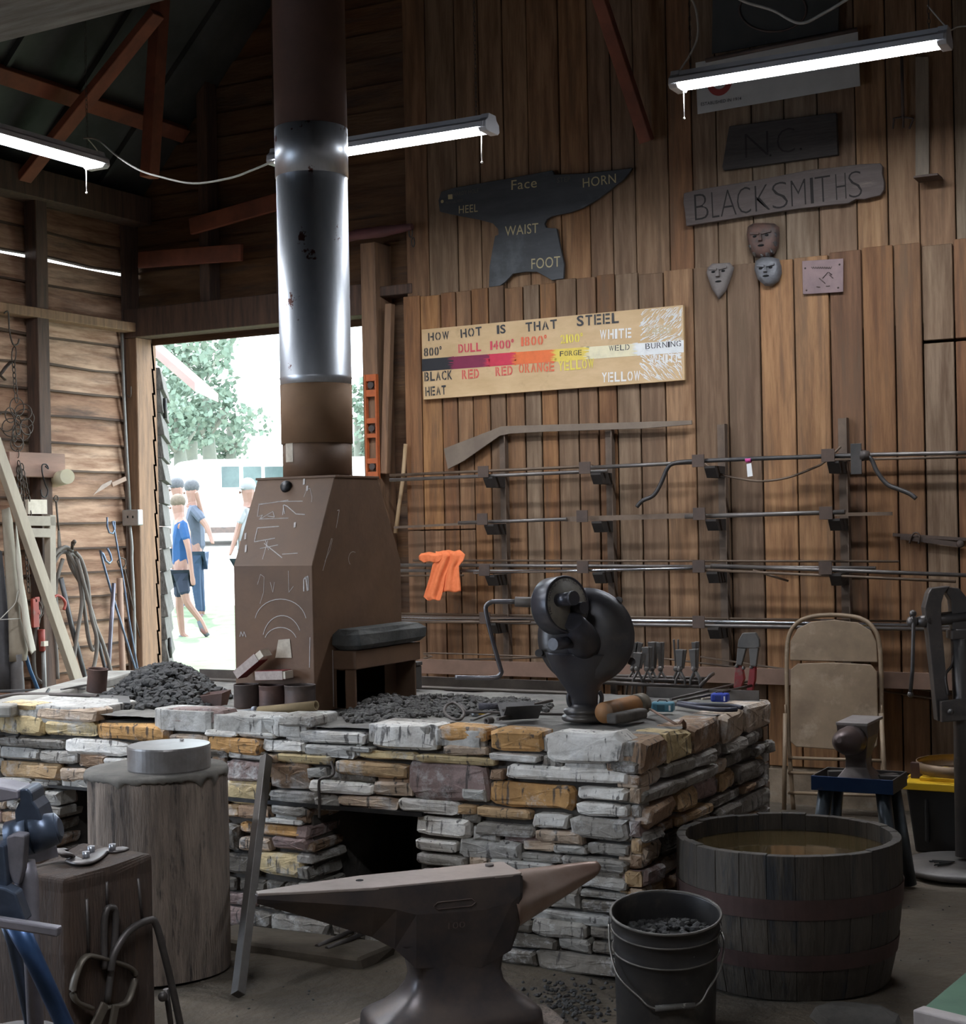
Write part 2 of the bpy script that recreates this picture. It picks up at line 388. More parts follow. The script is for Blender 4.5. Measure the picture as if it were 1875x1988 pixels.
for k in range(20):
    y=.3-k*.6; rf.bar((XL,y,ze+.12),(RX,y,zr-.02),.03,.05,up=(0,0,1))
struct(rf.build('ceiling',M_ROOF,origin=(0,0,0)))
for k in range(6):
    d=.45+.82*k; trim(MB().bar((XL+d,-11.5,ze+.08+d),(XL+d,.1,ze+.08+d),.10,.06,up=(-1,0,1)),M_RED)
# rafter brace, hanging strut, right strut
a=atX(45,348,XL+.15); yr=a.y; b=atY(305,25,yr); trim(MB().bar(a,b,.05,.10,up=(0,1,0)),M_RED)
a=atY(290,345,yr+.3); b=atY(313,-30,yr+.3); trim(MB().bar(a,b,.08,.09,up=(0,1,0)),M_RED)
a=atY(1160,-15,-.35); b=atY(1256,275,-.08); trim(MB().bar(a,b,.07,.07,up=(0,1,0)),M_RED)
# overhead hewn beam near the camera
a=atD(-60,20,3.6); bm_=MB(); L0=Vector((-.6,a.y,a.z)); 
p0=atD(60,71,3.7); p1=atY(345,-2,p0.y)
d=(p1-p0).normalized()
bb=MB(); q=[]
for i in range(15):
    t=-1.4+i*.3; P=p0+d*t; j=lambda k:.012*noise.noise(Vector((t*3,k,0)))
    for (yy,zz) in ((-.24,0),(0,.0),(.0,.26),(-.24,.28)): q.append((P.x,P.y+yy+j(yy),P.z+zz+j(zz+3)))
fs=[(0,3,2,1),(56,57,58,59)]
for i in range(14):
    for k in range(4): fs.append((i*4+k,i*4+(k+1)%4,i*4+4+(k+1)%4,i*4+4+k))
bb.add(q,fs); trim(bb,M_GREYWOOD,bevel=.012)
# right wall and rear wall (behind the camera), both closed
rw=MB()
for (y0,y1,z0,z1) in ((-11.4,.15,0,6),): rw.box((xr,y0,z0),(xr+.05,y1,z1))
rw.col=browns(.4,.2); struct(rw.build('wall_right',M_SIDE,origin=(0,0,0)))
rr=MB(); rr.col=browns(.3,.3)
for (x0,x1,z0,z1) in ((XL,-3.3+.0,0,9),(.2,xr,0,9),(-3.3,.2,0,9)): rr.box((min(x0,x1),-11.25,z0),(max(x0,x1)+.001,-11.2,z1))
struct(rr.build('wall_rear',M_SIDEX,origin=(0,0,0)))
# ---- outside ground
M_GRASS=mat('grass_lawn',(.115,.16,.085),(.06,.10,.045),rough=.9,scale=6,detail=8,bump=.4,c3=(.13,.13,.08),s3=1.5)
M_GRAVEL=mat('gravel',(.62,.60,.56),(.50,.48,.45),rough=.95,scale=8,bump=.3)
def gz(x,y):    # outside ground height
    d=(Vector((x,y,0))-Vector((CAM.x,CAM.y,0))).dot(CF)
    return .27 if d<19 else .27+(d-19)*.075
def ground(d0,d1,name,m):
    g=MB(); n=12
    for i in range(n+1):
        d=d0+(d1-d0)*i/n
        for k in range(9):
            s=-30+60*k/8
            P=CAM+CF*d+CR*s; z=.27 if d<19 else .27+(d-19)*.075
            g.v.append(Vector((P.x,P.y,z)))
    for i in range(n):
        for k in range(8):
            a=i*9+k; g.f.append([a,a+1,a+10,a+9]); g.c.append((1,1,1)); g.sm.append(True)
    return struct(g.build(name,m,origin=(0,0,0)))
g=MB(); g.add([(-14,.19,.27),(-.5,.19,.27),(-.5,6,.27),(-14,14,.27)],[(0,1,2,3)]); 
ng=MB(); ng.add([(-9,.19,.10),(1.5,.19,.10),(1.5,3.5,.27),(-9,9,.27)],[(0,1,2,3)]); struct(ng.build('ground_doorstep',M_GRASS,origin=(0,0,0)))
ground(11.6,21.5,'ground_lawn',M_GRASS); ground(21.5,90,'ground_gravel',M_GRAVEL)
# ---- open door leaf (swung outwards, seen almost edge on)
M_DOORW=mat('wood_weathered_door',(.14,.125,.11),(.045,.038,.034),rough=.85,scale=4,stretch=(8,8,3),bump=.6,bscale=16)
a=atY(318,655,.20); 
doo=MB(); dx=.14; 
e0=Vector((DX0-.01,.20,0)); e1=atY(322,1000,1.25); e1.z=0
dd=(e1-e0).normalized(); nn=Vector((dd.y,-dd.x,0))
ztop=DZ-.03
for i in range(17):
    zz=.30+i*.155
    if zz+.15>ztop: break
    doo.col=(1,1,1)
    o1=nn*(.045+.012*random.random()); 
    doo.add([e0+Vector((0,0,zz)),e0+dd*1.15+Vector((0,0,zz)),e0+dd*1.15+Vector((0,0,zz+.15)),e0+Vector((0,0,zz+.15)),
             e0+o1+Vector((0,0,zz)),e0+dd*1.15+o1+Vector((0,0,zz)),e0+dd*1.15+nn*.03+Vector((0,0,zz+.15)),e0+nn*.03+Vector((0,0,zz+.15))],[(0,1,2,3),(7,6,5,4),(0,4,5,1),(3,2,6,7),(0,3,7,4),(1,5,6,2)])
d1=struct(doo.build('door_1',M_DOORW,bevel=.003,seg=1))
h=MB(); 
for zz in (.7,2.35):
    c=e0+dd*.12+nn*.055; h.cyl(c+Vector((0,0,zz-.07)),c+Vector((0,0,zz+.07)),.014)
h.build('door_hinge',mat('black_iron',(.03,.03,.033),(.06,.055,.05),rough=.5,metal=.7,scale=12,bump=.2),d1)
# ================================================================ FORGE
ZF=.78
P=atZ(1243,1441,ZF); FX,FY=P.x,P.y            # near corner of the table
FB=FY+1.33                                    # back edge
FL=max(XL+.35,atY(-60,1370,FY).x)
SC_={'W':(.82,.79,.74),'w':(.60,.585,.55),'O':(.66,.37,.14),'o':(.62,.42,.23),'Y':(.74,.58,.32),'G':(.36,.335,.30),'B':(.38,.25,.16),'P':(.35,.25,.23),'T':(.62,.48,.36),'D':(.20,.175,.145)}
M_STONE=mat('stone_masonry',(1,1,1),(.62,.59,.56),rough=.85,scale=9,detail=10,bump=.7,bscale=34,attr=True,c3=(.06,.058,.058),s3=11,lo3=.58,hi3=.74,bdist=.012)
# vertical drips and pale mineral streaks
def _drip(m):
    nt=m.node_tree; N=nt.nodes; L=nt.links; b=N['Principled BSDF']; src=b.inputs['Base Color'].links[0].from_socket
    tc=_n(nt,'ShaderNodeTexCoord'); mp=_n(nt,'ShaderNodeMapping'); mp.inputs['Scale'].default_value=(34,34,4.5); L.new(tc.outputs['Object'],mp.inputs[0])
    no=_n(nt,'ShaderNodeTexNoise'); no.inputs['Scale'].default_value=1.6; no.inputs['Detail'].default_value=3; L.new(mp.outputs[0],no.inputs[0])
    mr=_n(nt,'ShaderNodeMapRange'); mr.inputs['From Min'].default_value=.60; mr.inputs['From Max'].default_value=.66; mr.inputs['To Max'].default_value=.85; L.new(no.outputs['Fac'],mr.inputs[0])
    mx=_n(nt,'ShaderNodeMix',data_type='RGBA'); L.new(src,mx.inputs[6]); mx.inputs[7].default_value=(.07,.06,.055,1); L.new(mr.outputs[0],mx.inputs[0])
    n2=_n(nt,'ShaderNodeTexNoise'); n2.inputs['Scale'].default_value=7; n2.inputs['Detail'].default_value=9; n2.inputs['Roughness'].default_value=.75; L.new(tc.outputs['Object'],n2.inputs[0])
    m2=_n(nt,'ShaderNodeMapRange'); m2.inputs['From Min'].default_value=.52; m2.inputs['From Max'].default_value=.64; m2.inputs['To Max'].default_value=.7; L.new(n2.outputs['Fac'],m2.inputs[0])
    x2=_n(nt,'ShaderNodeMix',data_type='RGBA'); L.new(mx.outputs[2],x2.inputs[6]); x2.inputs[7].default_value=(.66,.64,.62,1); L.new(m2.outputs[0],x2.inputs[0])
    L.new(x2.outputs[2],b.inputs['Base Color'])
_drip(M_STONE)
M_MORTAR=mat('mortar',(.11,.095,.08),(.05,.045,.04),rough=.95,scale=9,bump=.6)
M_ASH=mat('ash_dust',(.24,.225,.20),(.13,.12,.11),rough=.95,scale=5,detail=9,bump=.5,bscale=30,c3=(.07,.065,.06),s3=4,lo3=.52,hi3=.7)
forge=thing('stone_forge','long masonry forge table of stacked grey and ochre fieldstone with two openings','forge',(FX-1.3,FY+.6,0))
def stone(mb,c,ux,hw,hh,depth,nrm,proud,col,rnd=.18):
    """stone on a vertical face: centre c on the face plane, ux face direction, half sizes, nrm outward"""
    ux=Vector(ux); nz=Vector((0,0,1)); nrm=Vector(nrm); c=Vector(c)
    n=14; pts=[]
    for k in range(n):
        a=2*PI*k/n+.12; e=.30
        x=math.copysign(abs(math.cos(a))**e,math.cos(a)); z=math.copysign(abs(math.sin(a))**e,math.sin(a))
        j=min(hw,hh)*rnd
        pts.append((x*hw+random.uniform(-j,j),z*hh+random.uniform(-j,j)*.8))
    v=0.85+random.random()*.3; mb.col=tuple(k*v for k in col)
    ch=min(.012,min(hw,hh)*.35); tilt=random.uniform(-.012,.012); tz=random.uniform(-.008,.010)
    def pt(x,z,d): return c+ux*x+nz*z+nrm*(d+(tilt*x/hw+tz*z/hh)*(1 if d>0 else 0))
    r0=[pt(x,z,-depth) for x,z in pts]; r1=[pt(x,z,proud-ch) for x,z in pts]
    r2=[pt(x*(1-ch/hw),z*(1-ch/hh),proud+random.uniform(-.003,.003)) for x,z in pts]
    vs=r0+r1+r2; fs=[]
    for i in range(n):
        j=(i+1)%n; fs+= [(i,j,n+j,n+i),(n+i,n+j,2*n+j,2*n+i)]
    # inner ring + centre for an uneven face
    vs+= [pt(x*.5,z*.5,proud+random.uniform(-.001,.003)) for x,z in pts]; vs.append(pt(0,0,proud+.002))
    for i in range(n):
        j=(i+1)%n; fs+= [(2*n+i,2*n+j,3*n+j,3*n+i),(3*n+i,3*n+j,4*n)]
    mb.add(vs,fs)
STN=[l.split() for l in '''0 1363 72 1383 Y|73 1370 190 1402 T|0 1384 87 1428 Y|89 1398 187 1432 Y|188 1402 325 1440 O|315 1373 433 1410 P|433 1384 538 1423 w|541 1387 608 1412 G|554 1415 708 1447 W
724 1402 849 1460 W|852 1408 945 1442 O|951 1416 1052 1462 O|1057 1416 1214 1487 W|402 1415 461 1430 W|464 1420 535 1435 W|402 1430 508 1465 O|510 1435 592 1462 W|592 1444 688 1473 w|640 1448 722 1460 w
512 1465 538 1480 T|540 1462 642 1486 Y|698 1456 807 1477 Y|808 1464 961 1488 Y|864 1446 945 1468 T|950 1461 1048 1480 W|438 1476 512 1518 P|525 1480 598 1532 B|600 1490 633 1512 w|650 1476 791 1512 o
793 1480 948 1558 P|953 1494 978 1514 B|983 1482 1216 1523 W|434 1514 518 1562 Y|522 1534 653 1557 G|604 1514 723 1543 W|726 1516 798 1547 T|657 1544 772 1572 T|774 1550 891 1582 W|892 1563 924 1580 o|926 1566 1030 1592 o
947 1515 1110 1573 O|898 1530 945 1557 w|1122 1526 1218 1556 W|1122 1558 1218 1586 W|807 1586 912 1627 W|807 1629 886 1655 W|809 1658 905 1682 G|926 1598 1038 1625 G|1038 1578 1104 1609 W|1108 1584 1218 1632 G
890 1628 1012 1672 w|1014 1632 1076 1653 T|1041 1610 1131 1640 T|1076 1640 1140 1660 w|1140 1636 1218 1662 G|1012 1655 1090 1676 G|1092 1662 1216 1698 G|1125 1700 1218 1726 G|1054 1725 1125 1762 G|1127 1728 1216 1747 G
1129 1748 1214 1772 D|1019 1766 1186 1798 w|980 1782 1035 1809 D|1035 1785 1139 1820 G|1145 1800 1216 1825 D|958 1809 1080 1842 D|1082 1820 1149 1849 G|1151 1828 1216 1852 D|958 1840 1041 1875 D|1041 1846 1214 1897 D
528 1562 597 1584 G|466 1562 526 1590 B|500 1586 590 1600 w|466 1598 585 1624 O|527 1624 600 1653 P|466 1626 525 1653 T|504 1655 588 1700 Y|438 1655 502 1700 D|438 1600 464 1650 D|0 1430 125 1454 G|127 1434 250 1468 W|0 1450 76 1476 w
78 1456 152 1482 G|154 1462 208 1492 B|0 1476 118 1514 o|122 1490 171 1518 T|0 1508 58 1526 w|62 1516 110 1530 w|86 1534 118 1565 w|30 1534 84 1556 D|30 1560 118 1582 G|200 1470 250 1500 w|410 1466 436 1560 B|258 1440 400 1468 T'''.replace('\n','|').split('|')]
random.seed(3)
LZ=atY(700,1572,FY).z; OX0=atY(600,1600,FY).x; OX1=atY(808,1600,FY).x      # main opening
LZ2=atY(110,1528,FY).z; QX0=atY(82,1600,FY).x; QX1=atY(215,1600,FY).x
ms=MB(); occ=[]
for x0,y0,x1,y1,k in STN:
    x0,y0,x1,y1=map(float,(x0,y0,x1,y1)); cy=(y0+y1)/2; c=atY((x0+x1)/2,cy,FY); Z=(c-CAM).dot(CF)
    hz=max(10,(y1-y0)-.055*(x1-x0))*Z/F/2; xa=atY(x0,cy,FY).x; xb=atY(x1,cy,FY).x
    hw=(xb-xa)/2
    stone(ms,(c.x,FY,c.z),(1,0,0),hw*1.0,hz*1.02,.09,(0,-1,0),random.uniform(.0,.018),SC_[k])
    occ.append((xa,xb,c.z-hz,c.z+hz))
def covered(xa,xb,za,zb):
    for a,b,c_,d in occ:
        ox=min(b,xb)-max(a,xa); oz=min(d,zb)-max(c_,za)
        if ox>.03 and oz>.012: return True
    return False
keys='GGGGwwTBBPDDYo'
z=.0
while z<ZF-.10:
    h=random.choice([.035,.045,.055,.07]); x=FL; runs=[]; st0=None
    while x<FX-.005:
        cz=z+h/2
        bad=(x>OX0-.02 and x<OX1+.01 and .09<cz<LZ+.01) or (x>QX0-.02 and x<QX1+.01 and .09<cz<LZ2+.01)
        if not bad:
            for a_,b_,c_,d_ in occ:
                if a_<x<b_ and min(d_,z+h)-max(c_,z)>.5*h: bad=True; break
        if bad:
            if st0 is not None and x-st0>.03: runs.append((st0,x))
            st0=None
        elif st0 is None: st0=x
        x+=.01
    if st0 is not None and FX-st0>.03: runs.append((st0,FX-.005))
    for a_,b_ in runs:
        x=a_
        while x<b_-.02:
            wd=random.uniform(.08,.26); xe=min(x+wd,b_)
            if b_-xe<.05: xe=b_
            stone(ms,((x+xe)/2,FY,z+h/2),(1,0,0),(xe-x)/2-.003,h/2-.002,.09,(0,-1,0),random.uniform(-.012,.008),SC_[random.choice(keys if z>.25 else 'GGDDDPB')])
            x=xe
    z+=h+.004
ms.build('front_stones',M_STONE,forge)
# right side: random courses, cap course on top
sr=MB(); z=.0; random.seed(14)
while z<ZF-.08:
    h=random.choice([.04,.05,.06,.075,.09]); 
    if z+h>ZF-.12: h=ZF-.125-z+.02
    if h<.02: break
    y=FY+.01
    while y<FB:
        wd=random.uniform(.12,.38); ye=min(y+wd,FB)
        stone(sr,(FX,(y+ye)/2,z+h/2),(0,1,0),(ye-y)/2-.004,h/2-.003,.09,(1,0,0),random.uniform(-.015,.025),SC_[random.choice('GGGBBBPDDTooD')],rnd=.24)
        y=ye
    z+=h+.004
y=FY+.0
for wd,k in ((.22,'B'),(.20,'Y'),(.34,'B'),(.26,'T'),(.31,'T')):
    stone(sr,(FX,y+wd/2,ZF-.055),(0,1,0),wd/2-.004,.052,.12,(1,0,0),.012,SC_[k]); y+=wd
sr.build('side_stones',M_STONE,forge)
# back and left faces (plain courses, unseen from the front)
sb=MB(); z=0
while z<ZF-.05:
    x=FL
    while x<FX:
        wd=random.uniform(.2,.4); xe=min(x+wd,FX); sb.col=SC_[random.choice('GGBD')]; sb.box((x+.004,FB-.05,z+.003),(xe-.004,FB+.01,z+.07)); x=xe
    z+=.075
sb.build('back_stones',M_STONE,forge,bevel=.006,seg=1)
# core with two openings
co=MB(); y0=FY+.03; y1=FB-.02; X1=FX-.03; zt_=ZF-.03
co.box((FL,y0,LZ+.01),(X1,y1,zt_)); co.box((FL,y0+.0,0),(QX0,y1,LZ+.02)); co.box((QX1,y0,0),(OX0,y1,LZ+.02)); co.box((OX1,y0,0),(X1,y1,LZ+.02)); co.box((QX0,y0+.6,0),(QX1,y1,LZ+.02)); co.box((OX0,y0+.7,0),(OX1,y1,LZ+.02))
co.box((QX0,y0,0),(QX1,y0+.6,.10)); co.box((OX0,y0,0),(OX1,y0+.7,.10)); co.box((QX0,y0,LZ2),(QX1,y0+.6,LZ+.02))
co.build('mortar_core',M_MORTAR,forge)
# stones lining the jamb of the main opening, steel lintel
random.seed(9)
for jx in (OX0,QX0):
  jb=MB(); z=.10
  while z<LZ-.02:
    h=random.choice([.04,.055,.06]); h=min(h,LZ-z)
    stone(jb,(jx,FY+.10,z+h/2),(0,1,0),.11,h/2-.003,.05,(1,0,0),random.uniform(.0,.03),SC_[random.choice('GDBP')]); z+=h+.003
  jb.build('jamb_stones',M_STONE,forge)
M_IRON=mat('black_iron',(.03,.03,.033),(.06,.055,.05),rough=.5,metal=.7,scale=12,bump=.2)
MB().box((atY(440,1555,FY).x,FY-.012,LZ-.006),(OX1+.03,FY+.6,LZ+.008)).build('steel_lintel',M_IRON,forge)
MB().box((QX0-.05,FY-.005,LZ2-.004),(QX1+.05,FY+.5,LZ2+.008)).build('steel_lintel',M_IRON,forge)
# cap slabs and dusty top
tp=MB(); nx,ny=90,44
for j in range(ny+1):
    for i in range(nx+1):
        x=FL+(FX-.012-FL)*i/nx; y=FY+.012+(FB-.02-FY)*j/ny
        z=ZF-.006+.006*noise.noise(Vector((x*6,y*6,1)))+.004*noise.noise(Vector((x*20,y*20,2)))
        tp.v.append(Vector((x,y,z)))
for j in range(ny):
    for i in range(nx):
        a=j*(nx+1)+i; tp.f.append([a,a+1,a+nx+2,a+nx+1]); tp.c.append((1,1,1)); tp.sm.append(True)
tp.build('hearth_top',M_ASH,forge,weld=False)
random.seed(31)
for (xa,xb,zz,dp) in ((0,205,.022,.30),(315,432,.030,.16),(433,538,.022,.15),(542,612,.026,.22),(724,849,.014,.20),(852,948,.010,.2),(1057,1240,.0,.25)):
    cp=MB(); a=atZ(xa,1370+.055*xa,ZF).x; b=atZ(xb,1370+.055*xb,ZF).x
    n=10; pts=[]
    for k in range(n*2):
        t=2*PI*k/(n*2)+.1; e=.25
        pts.append(((a+b)/2+(b-a)/2*math.copysign(abs(math.cos(t))**e,math.cos(t))+random.uniform(-.01,.01), FY+dp/2-.006+dp/2*math.copysign(abs(math.sin(t))**e,math.sin(t))+random.uniform(-.006,.006)))
    cp.col=random.choice([SC_['w'],SC_['G'],SC_['w']]); cp.prism(pts,ZF-.05,ZF+zz)
    cp.build('cap_slab',M_STONE,forge,bevel=.008)
# steel rail along the back edge
rl=MB(); a=atZ(400,1335,ZF); rl.box((atY(395,1320,FB).x,FB-.03,ZF-.01),(atY(1150,1350,FB).x,FB-.022,ZF+.045)); rl.box((atY(395,1320,FB).x,FB-.10,ZF-.004),(atY(1150,1350,FB).x,FB-.022,ZF+.004)); 
rl.box((FX-.5,FB-.05,ZF-.01),(FX-.02,FB-.042,ZF+.035))
rl.build('steel_edge_rail',mat('dusty_steel',(.17,.145,.125),(.10,.085,.075),rough=.6,metal=.3,scale=8),forge)
a=Vector((FL,FB-.16,ZF)); 
sl_=MB(); p0=atZ(8,1372,ZF+.02); p1=atZ(258,1303,ZF+.02); d=(p1-p0).normalized(); nrm=Vector((-d.y,d.x,0))
sl_.col=(.85,.82,.76); sl_.bar(p0+nrm*.05-Vector((0,0,.02)),p1+nrm*.05-Vector((0,0,.02)),.16,.05); sl_.build('cap_slab',mat('stone_pale',(.42,.40,.36),(.26,.24,.21),rough=.9,scale=6,bump=.6),forge,bevel=.01)

# ================================================================ HOOD AND FLUE
M_RUST=mat('rust_brown_steel',(.165,.090,.048),(.115,.066,.040),rough=.62,metal=.1,scale=3.2,detail=9,bump=.12,c3=(.20,.11,.065),s3=1.4,lo3=.48,hi3=.72,bscale=40)
M_RUSTD=mat('rust_dark_pipe',(.085,.040,.028),(.055,.028,.02),rough=.7,metal=.2,scale=4,detail=8)
M_GALV=mat('galvanised_pipe',(.62,.64,.67),(.44,.46,.50),rough=.42,metal=.85,scale=6,detail=6,c3=(.12,.045,.035),s3=6.5,lo3=.60,hi3=.625,rvar=.10,stretch=(1,1,.35))
M_GALVB=mat('galvanised_bare',(.55,.57,.60),(.38,.40,.43),rough=.34,metal=1,scale=8)
N=atZ(612,1384,ZF); hx0=atY(457,1300,N.y).x; hy1=atX(779,1150,N.x).y
zb_=atY(613,1098,N.y).z; ins=(hy1-N.y)*.26
hz_=atY(650,925,N.y+ins).z
hood=thing('forge_hood','tall rusty brown steel forge hood chalked with doodles and topped by a round flue','forge hood',((hx0+N.x)/2,(N.y+hy1)/2,ZF))
hb=MB(); t=.006
ring=lambda z,a,b:[(hx0+a,N.y+b,z),(N.x-a,N.y+b,z),(N.x-a,hy1-b,z),(hx0+a,hy1-b,z)]
fy0=atX(652,1340,N.x).y; prot=atY(690,1340,fy0).x-N.x; fy1=atX(812,1290,N.x+prot).y
fz1=atX(700,1262,N.x+prot).z; fz0=atX(690,1300,N.x+prot).z
oy0=fy0+.0; oy1=atX(783,1290,N.x+prot).y
# body without the right lower face (opening cut there)
vs=ring(ZF,0,0)+ring(zb_,0,0)+ring(hz_,.0,ins)
vs+= [(N.x,oy0+.02,ZF),(N.x,oy0+.02,fz0),(N.x,oy1,fz0),(N.x,oy1,ZF)]
fs=[(0,1,5,4),(4,5,9,8),(5,6,10,9),(6,7,11,10),(2,3,7,6),(3,0,4,7),(7,4,8,11),(8,9,10,11),(1,12,13,5),(13,14,6,5),(14,15,2,6)]
hb.add(vs,fs); body=hb.build('hood_body',M_RUST,hood,bevel=.004)
# welded seam, chalk
M_CHALK=mat('chalk',(.62,.58,.55),(.45,.40,.38),rough=.95,scale=60)
def onhood(px,py,side=False):
    zbp=py
    if side: 
        p=atX(px,py,N.x); 
        return p+Vector((.0015,0,0))
    p=atY(px,py,N.y)
    if p.z>zb_:
        # sloped face plane through bend line: y=N.y+ins*(z-zb)/(hz-zb)
        k=ins/(hz_-zb_); r=ray(px,py); tt=(N.y+k*(CAM.z-zb_)-CAM.y)/(r.y-k*r.z); p=CAM+r*tt; return p+Vector((0,-.0015,.0004))
    return p+Vector((0,-.0015,0))
def line(pts,w=.0022,side=False):
    w*=1.35
    ck=MB()
    Q=[onhood(x,y,side) for x,y in pts]
    nrm=Vector((1,0,0)) if side else Vector((0,-1,0))
    for a,b in zip(Q,Q[1:]):
        d=b-a
        if d.length<1e-5: continue
        s_=d.normalized().cross(nrm)*w/2
        ck.add([a-s_,b-s_,b+s_,a+s_],[(0,1,2,3)])
    ck.build('chalk_mark',M_CHALK,hood,fix=False)
def arcp(cx,cy,rx,ry,a0,a1,n=14): return [(cx+rx*math.cos(math.radians(a0+(a1-a0)*i/n)),cy-ry*math.sin(math.radians(a0+(a1-a0)*i/n))) for i in range(n+1)]
line(arcp(545,1208,50,45,10,170)); line(arcp(548,1245,38,50,25,165)); line(arcp(545,1248,32,30,20,160))
line([(500,1003),(503,980),(540,974),(588,973)]); line([(502,979),(530,976),(560,971)]); line([(503,1008),(560,1006)]); line([(501,1003),(510,1000),(505,1008),(530,993),(533,1004),(520,1002)])
line([(549,1000),(551,980),(558,983),(575,998),(592,999)],.003); line([(553,998),(550,981)],.003)
line([(542,1022),(500,1025),(494,1052),(534,1045)],.003); line([(513,1055),(548,1083)],.003); line([(520,1050),(510,1086)]); line([(505,1065),(540,1058)]); line([(548,1076),(578,1074)]); line([(515,1048),(522,1068)])
line([(590,1148),(590,1125),(594,1120),(597,1147)],.004); line([(594,1122),(598,1118),(599,1146)],.003)
line([(602,1237),(601,1296)]); line([(466,1236),(468,1226),(472,1236),(474,1226),(478,1237)]); 
line([(590,965),(596,950),(602,948),(606,965),(605,975)],.0012); line([(500,1135),(506,1115),(513,1120),(512,1150),(505,1172)],.001); line([(525,1130),(530,1150),(533,1130)],.0012);line([(560,1108),(561,1150),(570,1138)],.0012)
for (x0,y0,h_) in ((591,927,14),(597,943,10),(477,1035,12),(478,1058,14),(573,1014,10)): line([(x0,y0),(x0-1,y0+h_)],.008)
line([(654,991),(658,990),(652,1025)],side=True); line([(643,1045),(626,1108)],side=True); line([(645,1045),(640,1068),(630,1090)],.0015,side=True); line(arcp(685,1085,9,14,60,230),.0015,side=True); line([(645,1262),(647,1372)],.004,side=True)
lb=MB(); q=[onhood(*p) for p in ((541,1242),(563,1240),(567,1277),(535,1277))]; lb.add([p+Vector((0,-.001,0)) for p in q],[(0,1,2,3)]); lb.build('torn_paper_label',mat('old_paper',(.62,.55,.45),(.45,.38,.30),rough=.9,scale=30),hood,fix=False)
mg=MB(); p=onhood(556,945); mg.lathe([(0,-.014),(.024,-.014),(.026,0),(.022,.012),(0,.012)],p,18,frame(p*0,(1,0,0),(0,-1,.5))); mg.build('draft_knob',M_IRON,hood)
# top flange
tf=MB(); tf.box((hx0-.006,N.y+ins-.006,hz_-.004),(N.x+.006,hy1-ins+.006,hz_+.006)); tf.build('hood_top_plate',M_RUST,hood,bevel=.002)
# firebox protruding on the right side
fb=MB(); fx=N.x+prot
fb.box((N.x-.002,fy0,ZF),(fx,fy0+.012,fz1)); fb.box((N.x-.002,fy1-.03,ZF),(fx,fy1-.018,fz1)); 
fb.box((N.x-.01,fy0-.01,fz0),(fx+.012,fy1,fz1)); fb.box((N.x,fy0,ZF),(N.x+.05,fy0+.02,fz0)) ; fb.box((N.x-.25,oy0+.03,ZF+.001),(N.x-.24,oy1,fz0))
fb.build('firebox',M_RUST,hood,bevel=.004)
MB().box((hx0+.01,N.y+.01,ZF+.003),(N.x-.01,hy1-.01,ZF+.01)).build('hood_inner_floor',M_BLACK,hood)
# flue
cx,cy=(hx0+N.x)/2,(N.y+hy1)/2
def pz(py): return atD(615,py,(Vector((cx,cy,0))-CAM).dot(CF)).z
Zc=(Vector((cx,cy,0))-CAM).dot(CF); r1=139/F*Zc/2
def pipe(name,z0,z1,r,m,rings=()):
    q=MB(); pr=[(r,z0)]
    for zz in rings: pr+= [(r,zz-.006),(r+.003,zz),(r,zz+.006)]
    pr+=[(r,z1)]; q.lathe([(r-.01,z0)]+pr+[(r-.01,z1)],(cx,cy,0),48); return q.build(name,m,hood)
pipe('flue_collar',hz_,pz(858),r1*.965,M_RUST)
st_=MB(); 
for i in range(7):
    a=math.radians(-118+i*3.2)
    for k in range(1): st_.v+= [Vector((cx+(r1*.965+.002)*math.cos(a),cy+(r1*.965+.002)*math.sin(a),pz(898))),Vector((cx+(r1*.965+.002)*math.cos(a),cy+(r1*.965+.002)*math.sin(a),pz(862)))]
st_.f=[[2*i,2*i+2,2*i+3,2*i+1] for i in range(6)]; st_.c=[(1,1,1)]*6; st_.sm=[True]*6
st_.build('scuffed_label',MC['old_paper'],hood,fix=False)
pipe('flue_band',pz(862),pz(748),r1*1.0,mat('brown_painted_band',(.24,.135,.068),(.19,.105,.055),rough=.85,metal=0,scale=3,detail=6))
pipe('flue_lower_pipe',pz(750),pz(345),r1*.995,M_GALV,rings=(pz(600)*0+pz(735),))
pipe('flue_joint',pz(346),pz(252),r1*1.02,M_GALV)
pipe('flue_upper_pipe',pz(254),8.4,r1*1.01,M_RUSTD)
# slab lying on the firebox
bx=MB(); a=Vector((N.x-.0,fy0-.02,fz1)); random.seed(77)
sx0,sx1,sy0,sy1=N.x+.004,fx+.035,fy0-.03,fy1+.01; sz0=fz1+.002; sz1=atX(700,1222,fx).z
pts=[]
for zz,e in ((sz0,.02),(sz0+.02,0),(sz1-.02,.0),(sz1,.018)):
    for (x,y) in ((sx0+e,sy0+e),(sx0+(sx1-sx0)*.5,sy0+e*.8),(sx1-e,sy0+e+.02),(sx1-e*.6,sy0*.6+sy1*.4),(sx1-e,sy1-e),(sx0+e,sy1-e)): pts.append((x+random.uniform(-.006,.006) if x>sx0+.03 else x,y+random.uniform(-.008,.008),zz+random.uniform(-.001,.004)))
fs=[(5,4,3,2,1,0),(18,19,20,21,22,23)]
for i in range(3):
    for k in range(6): fs.append((i*6+k,i*6+(k+1)%6,i*6+6+(k+1)%6,i*6+6+k))
bx.add(pts,fs); tag(bx.build('stone_slab',mat('dark_slate',(.045,.045,.042),(.085,.085,.08),rough=.85,scale=7,bump=.6,c3=(.14,.135,.125),s3=4),bevel=.002),'thick dark stone slab lying on the firebox beside the hood','stone slab')

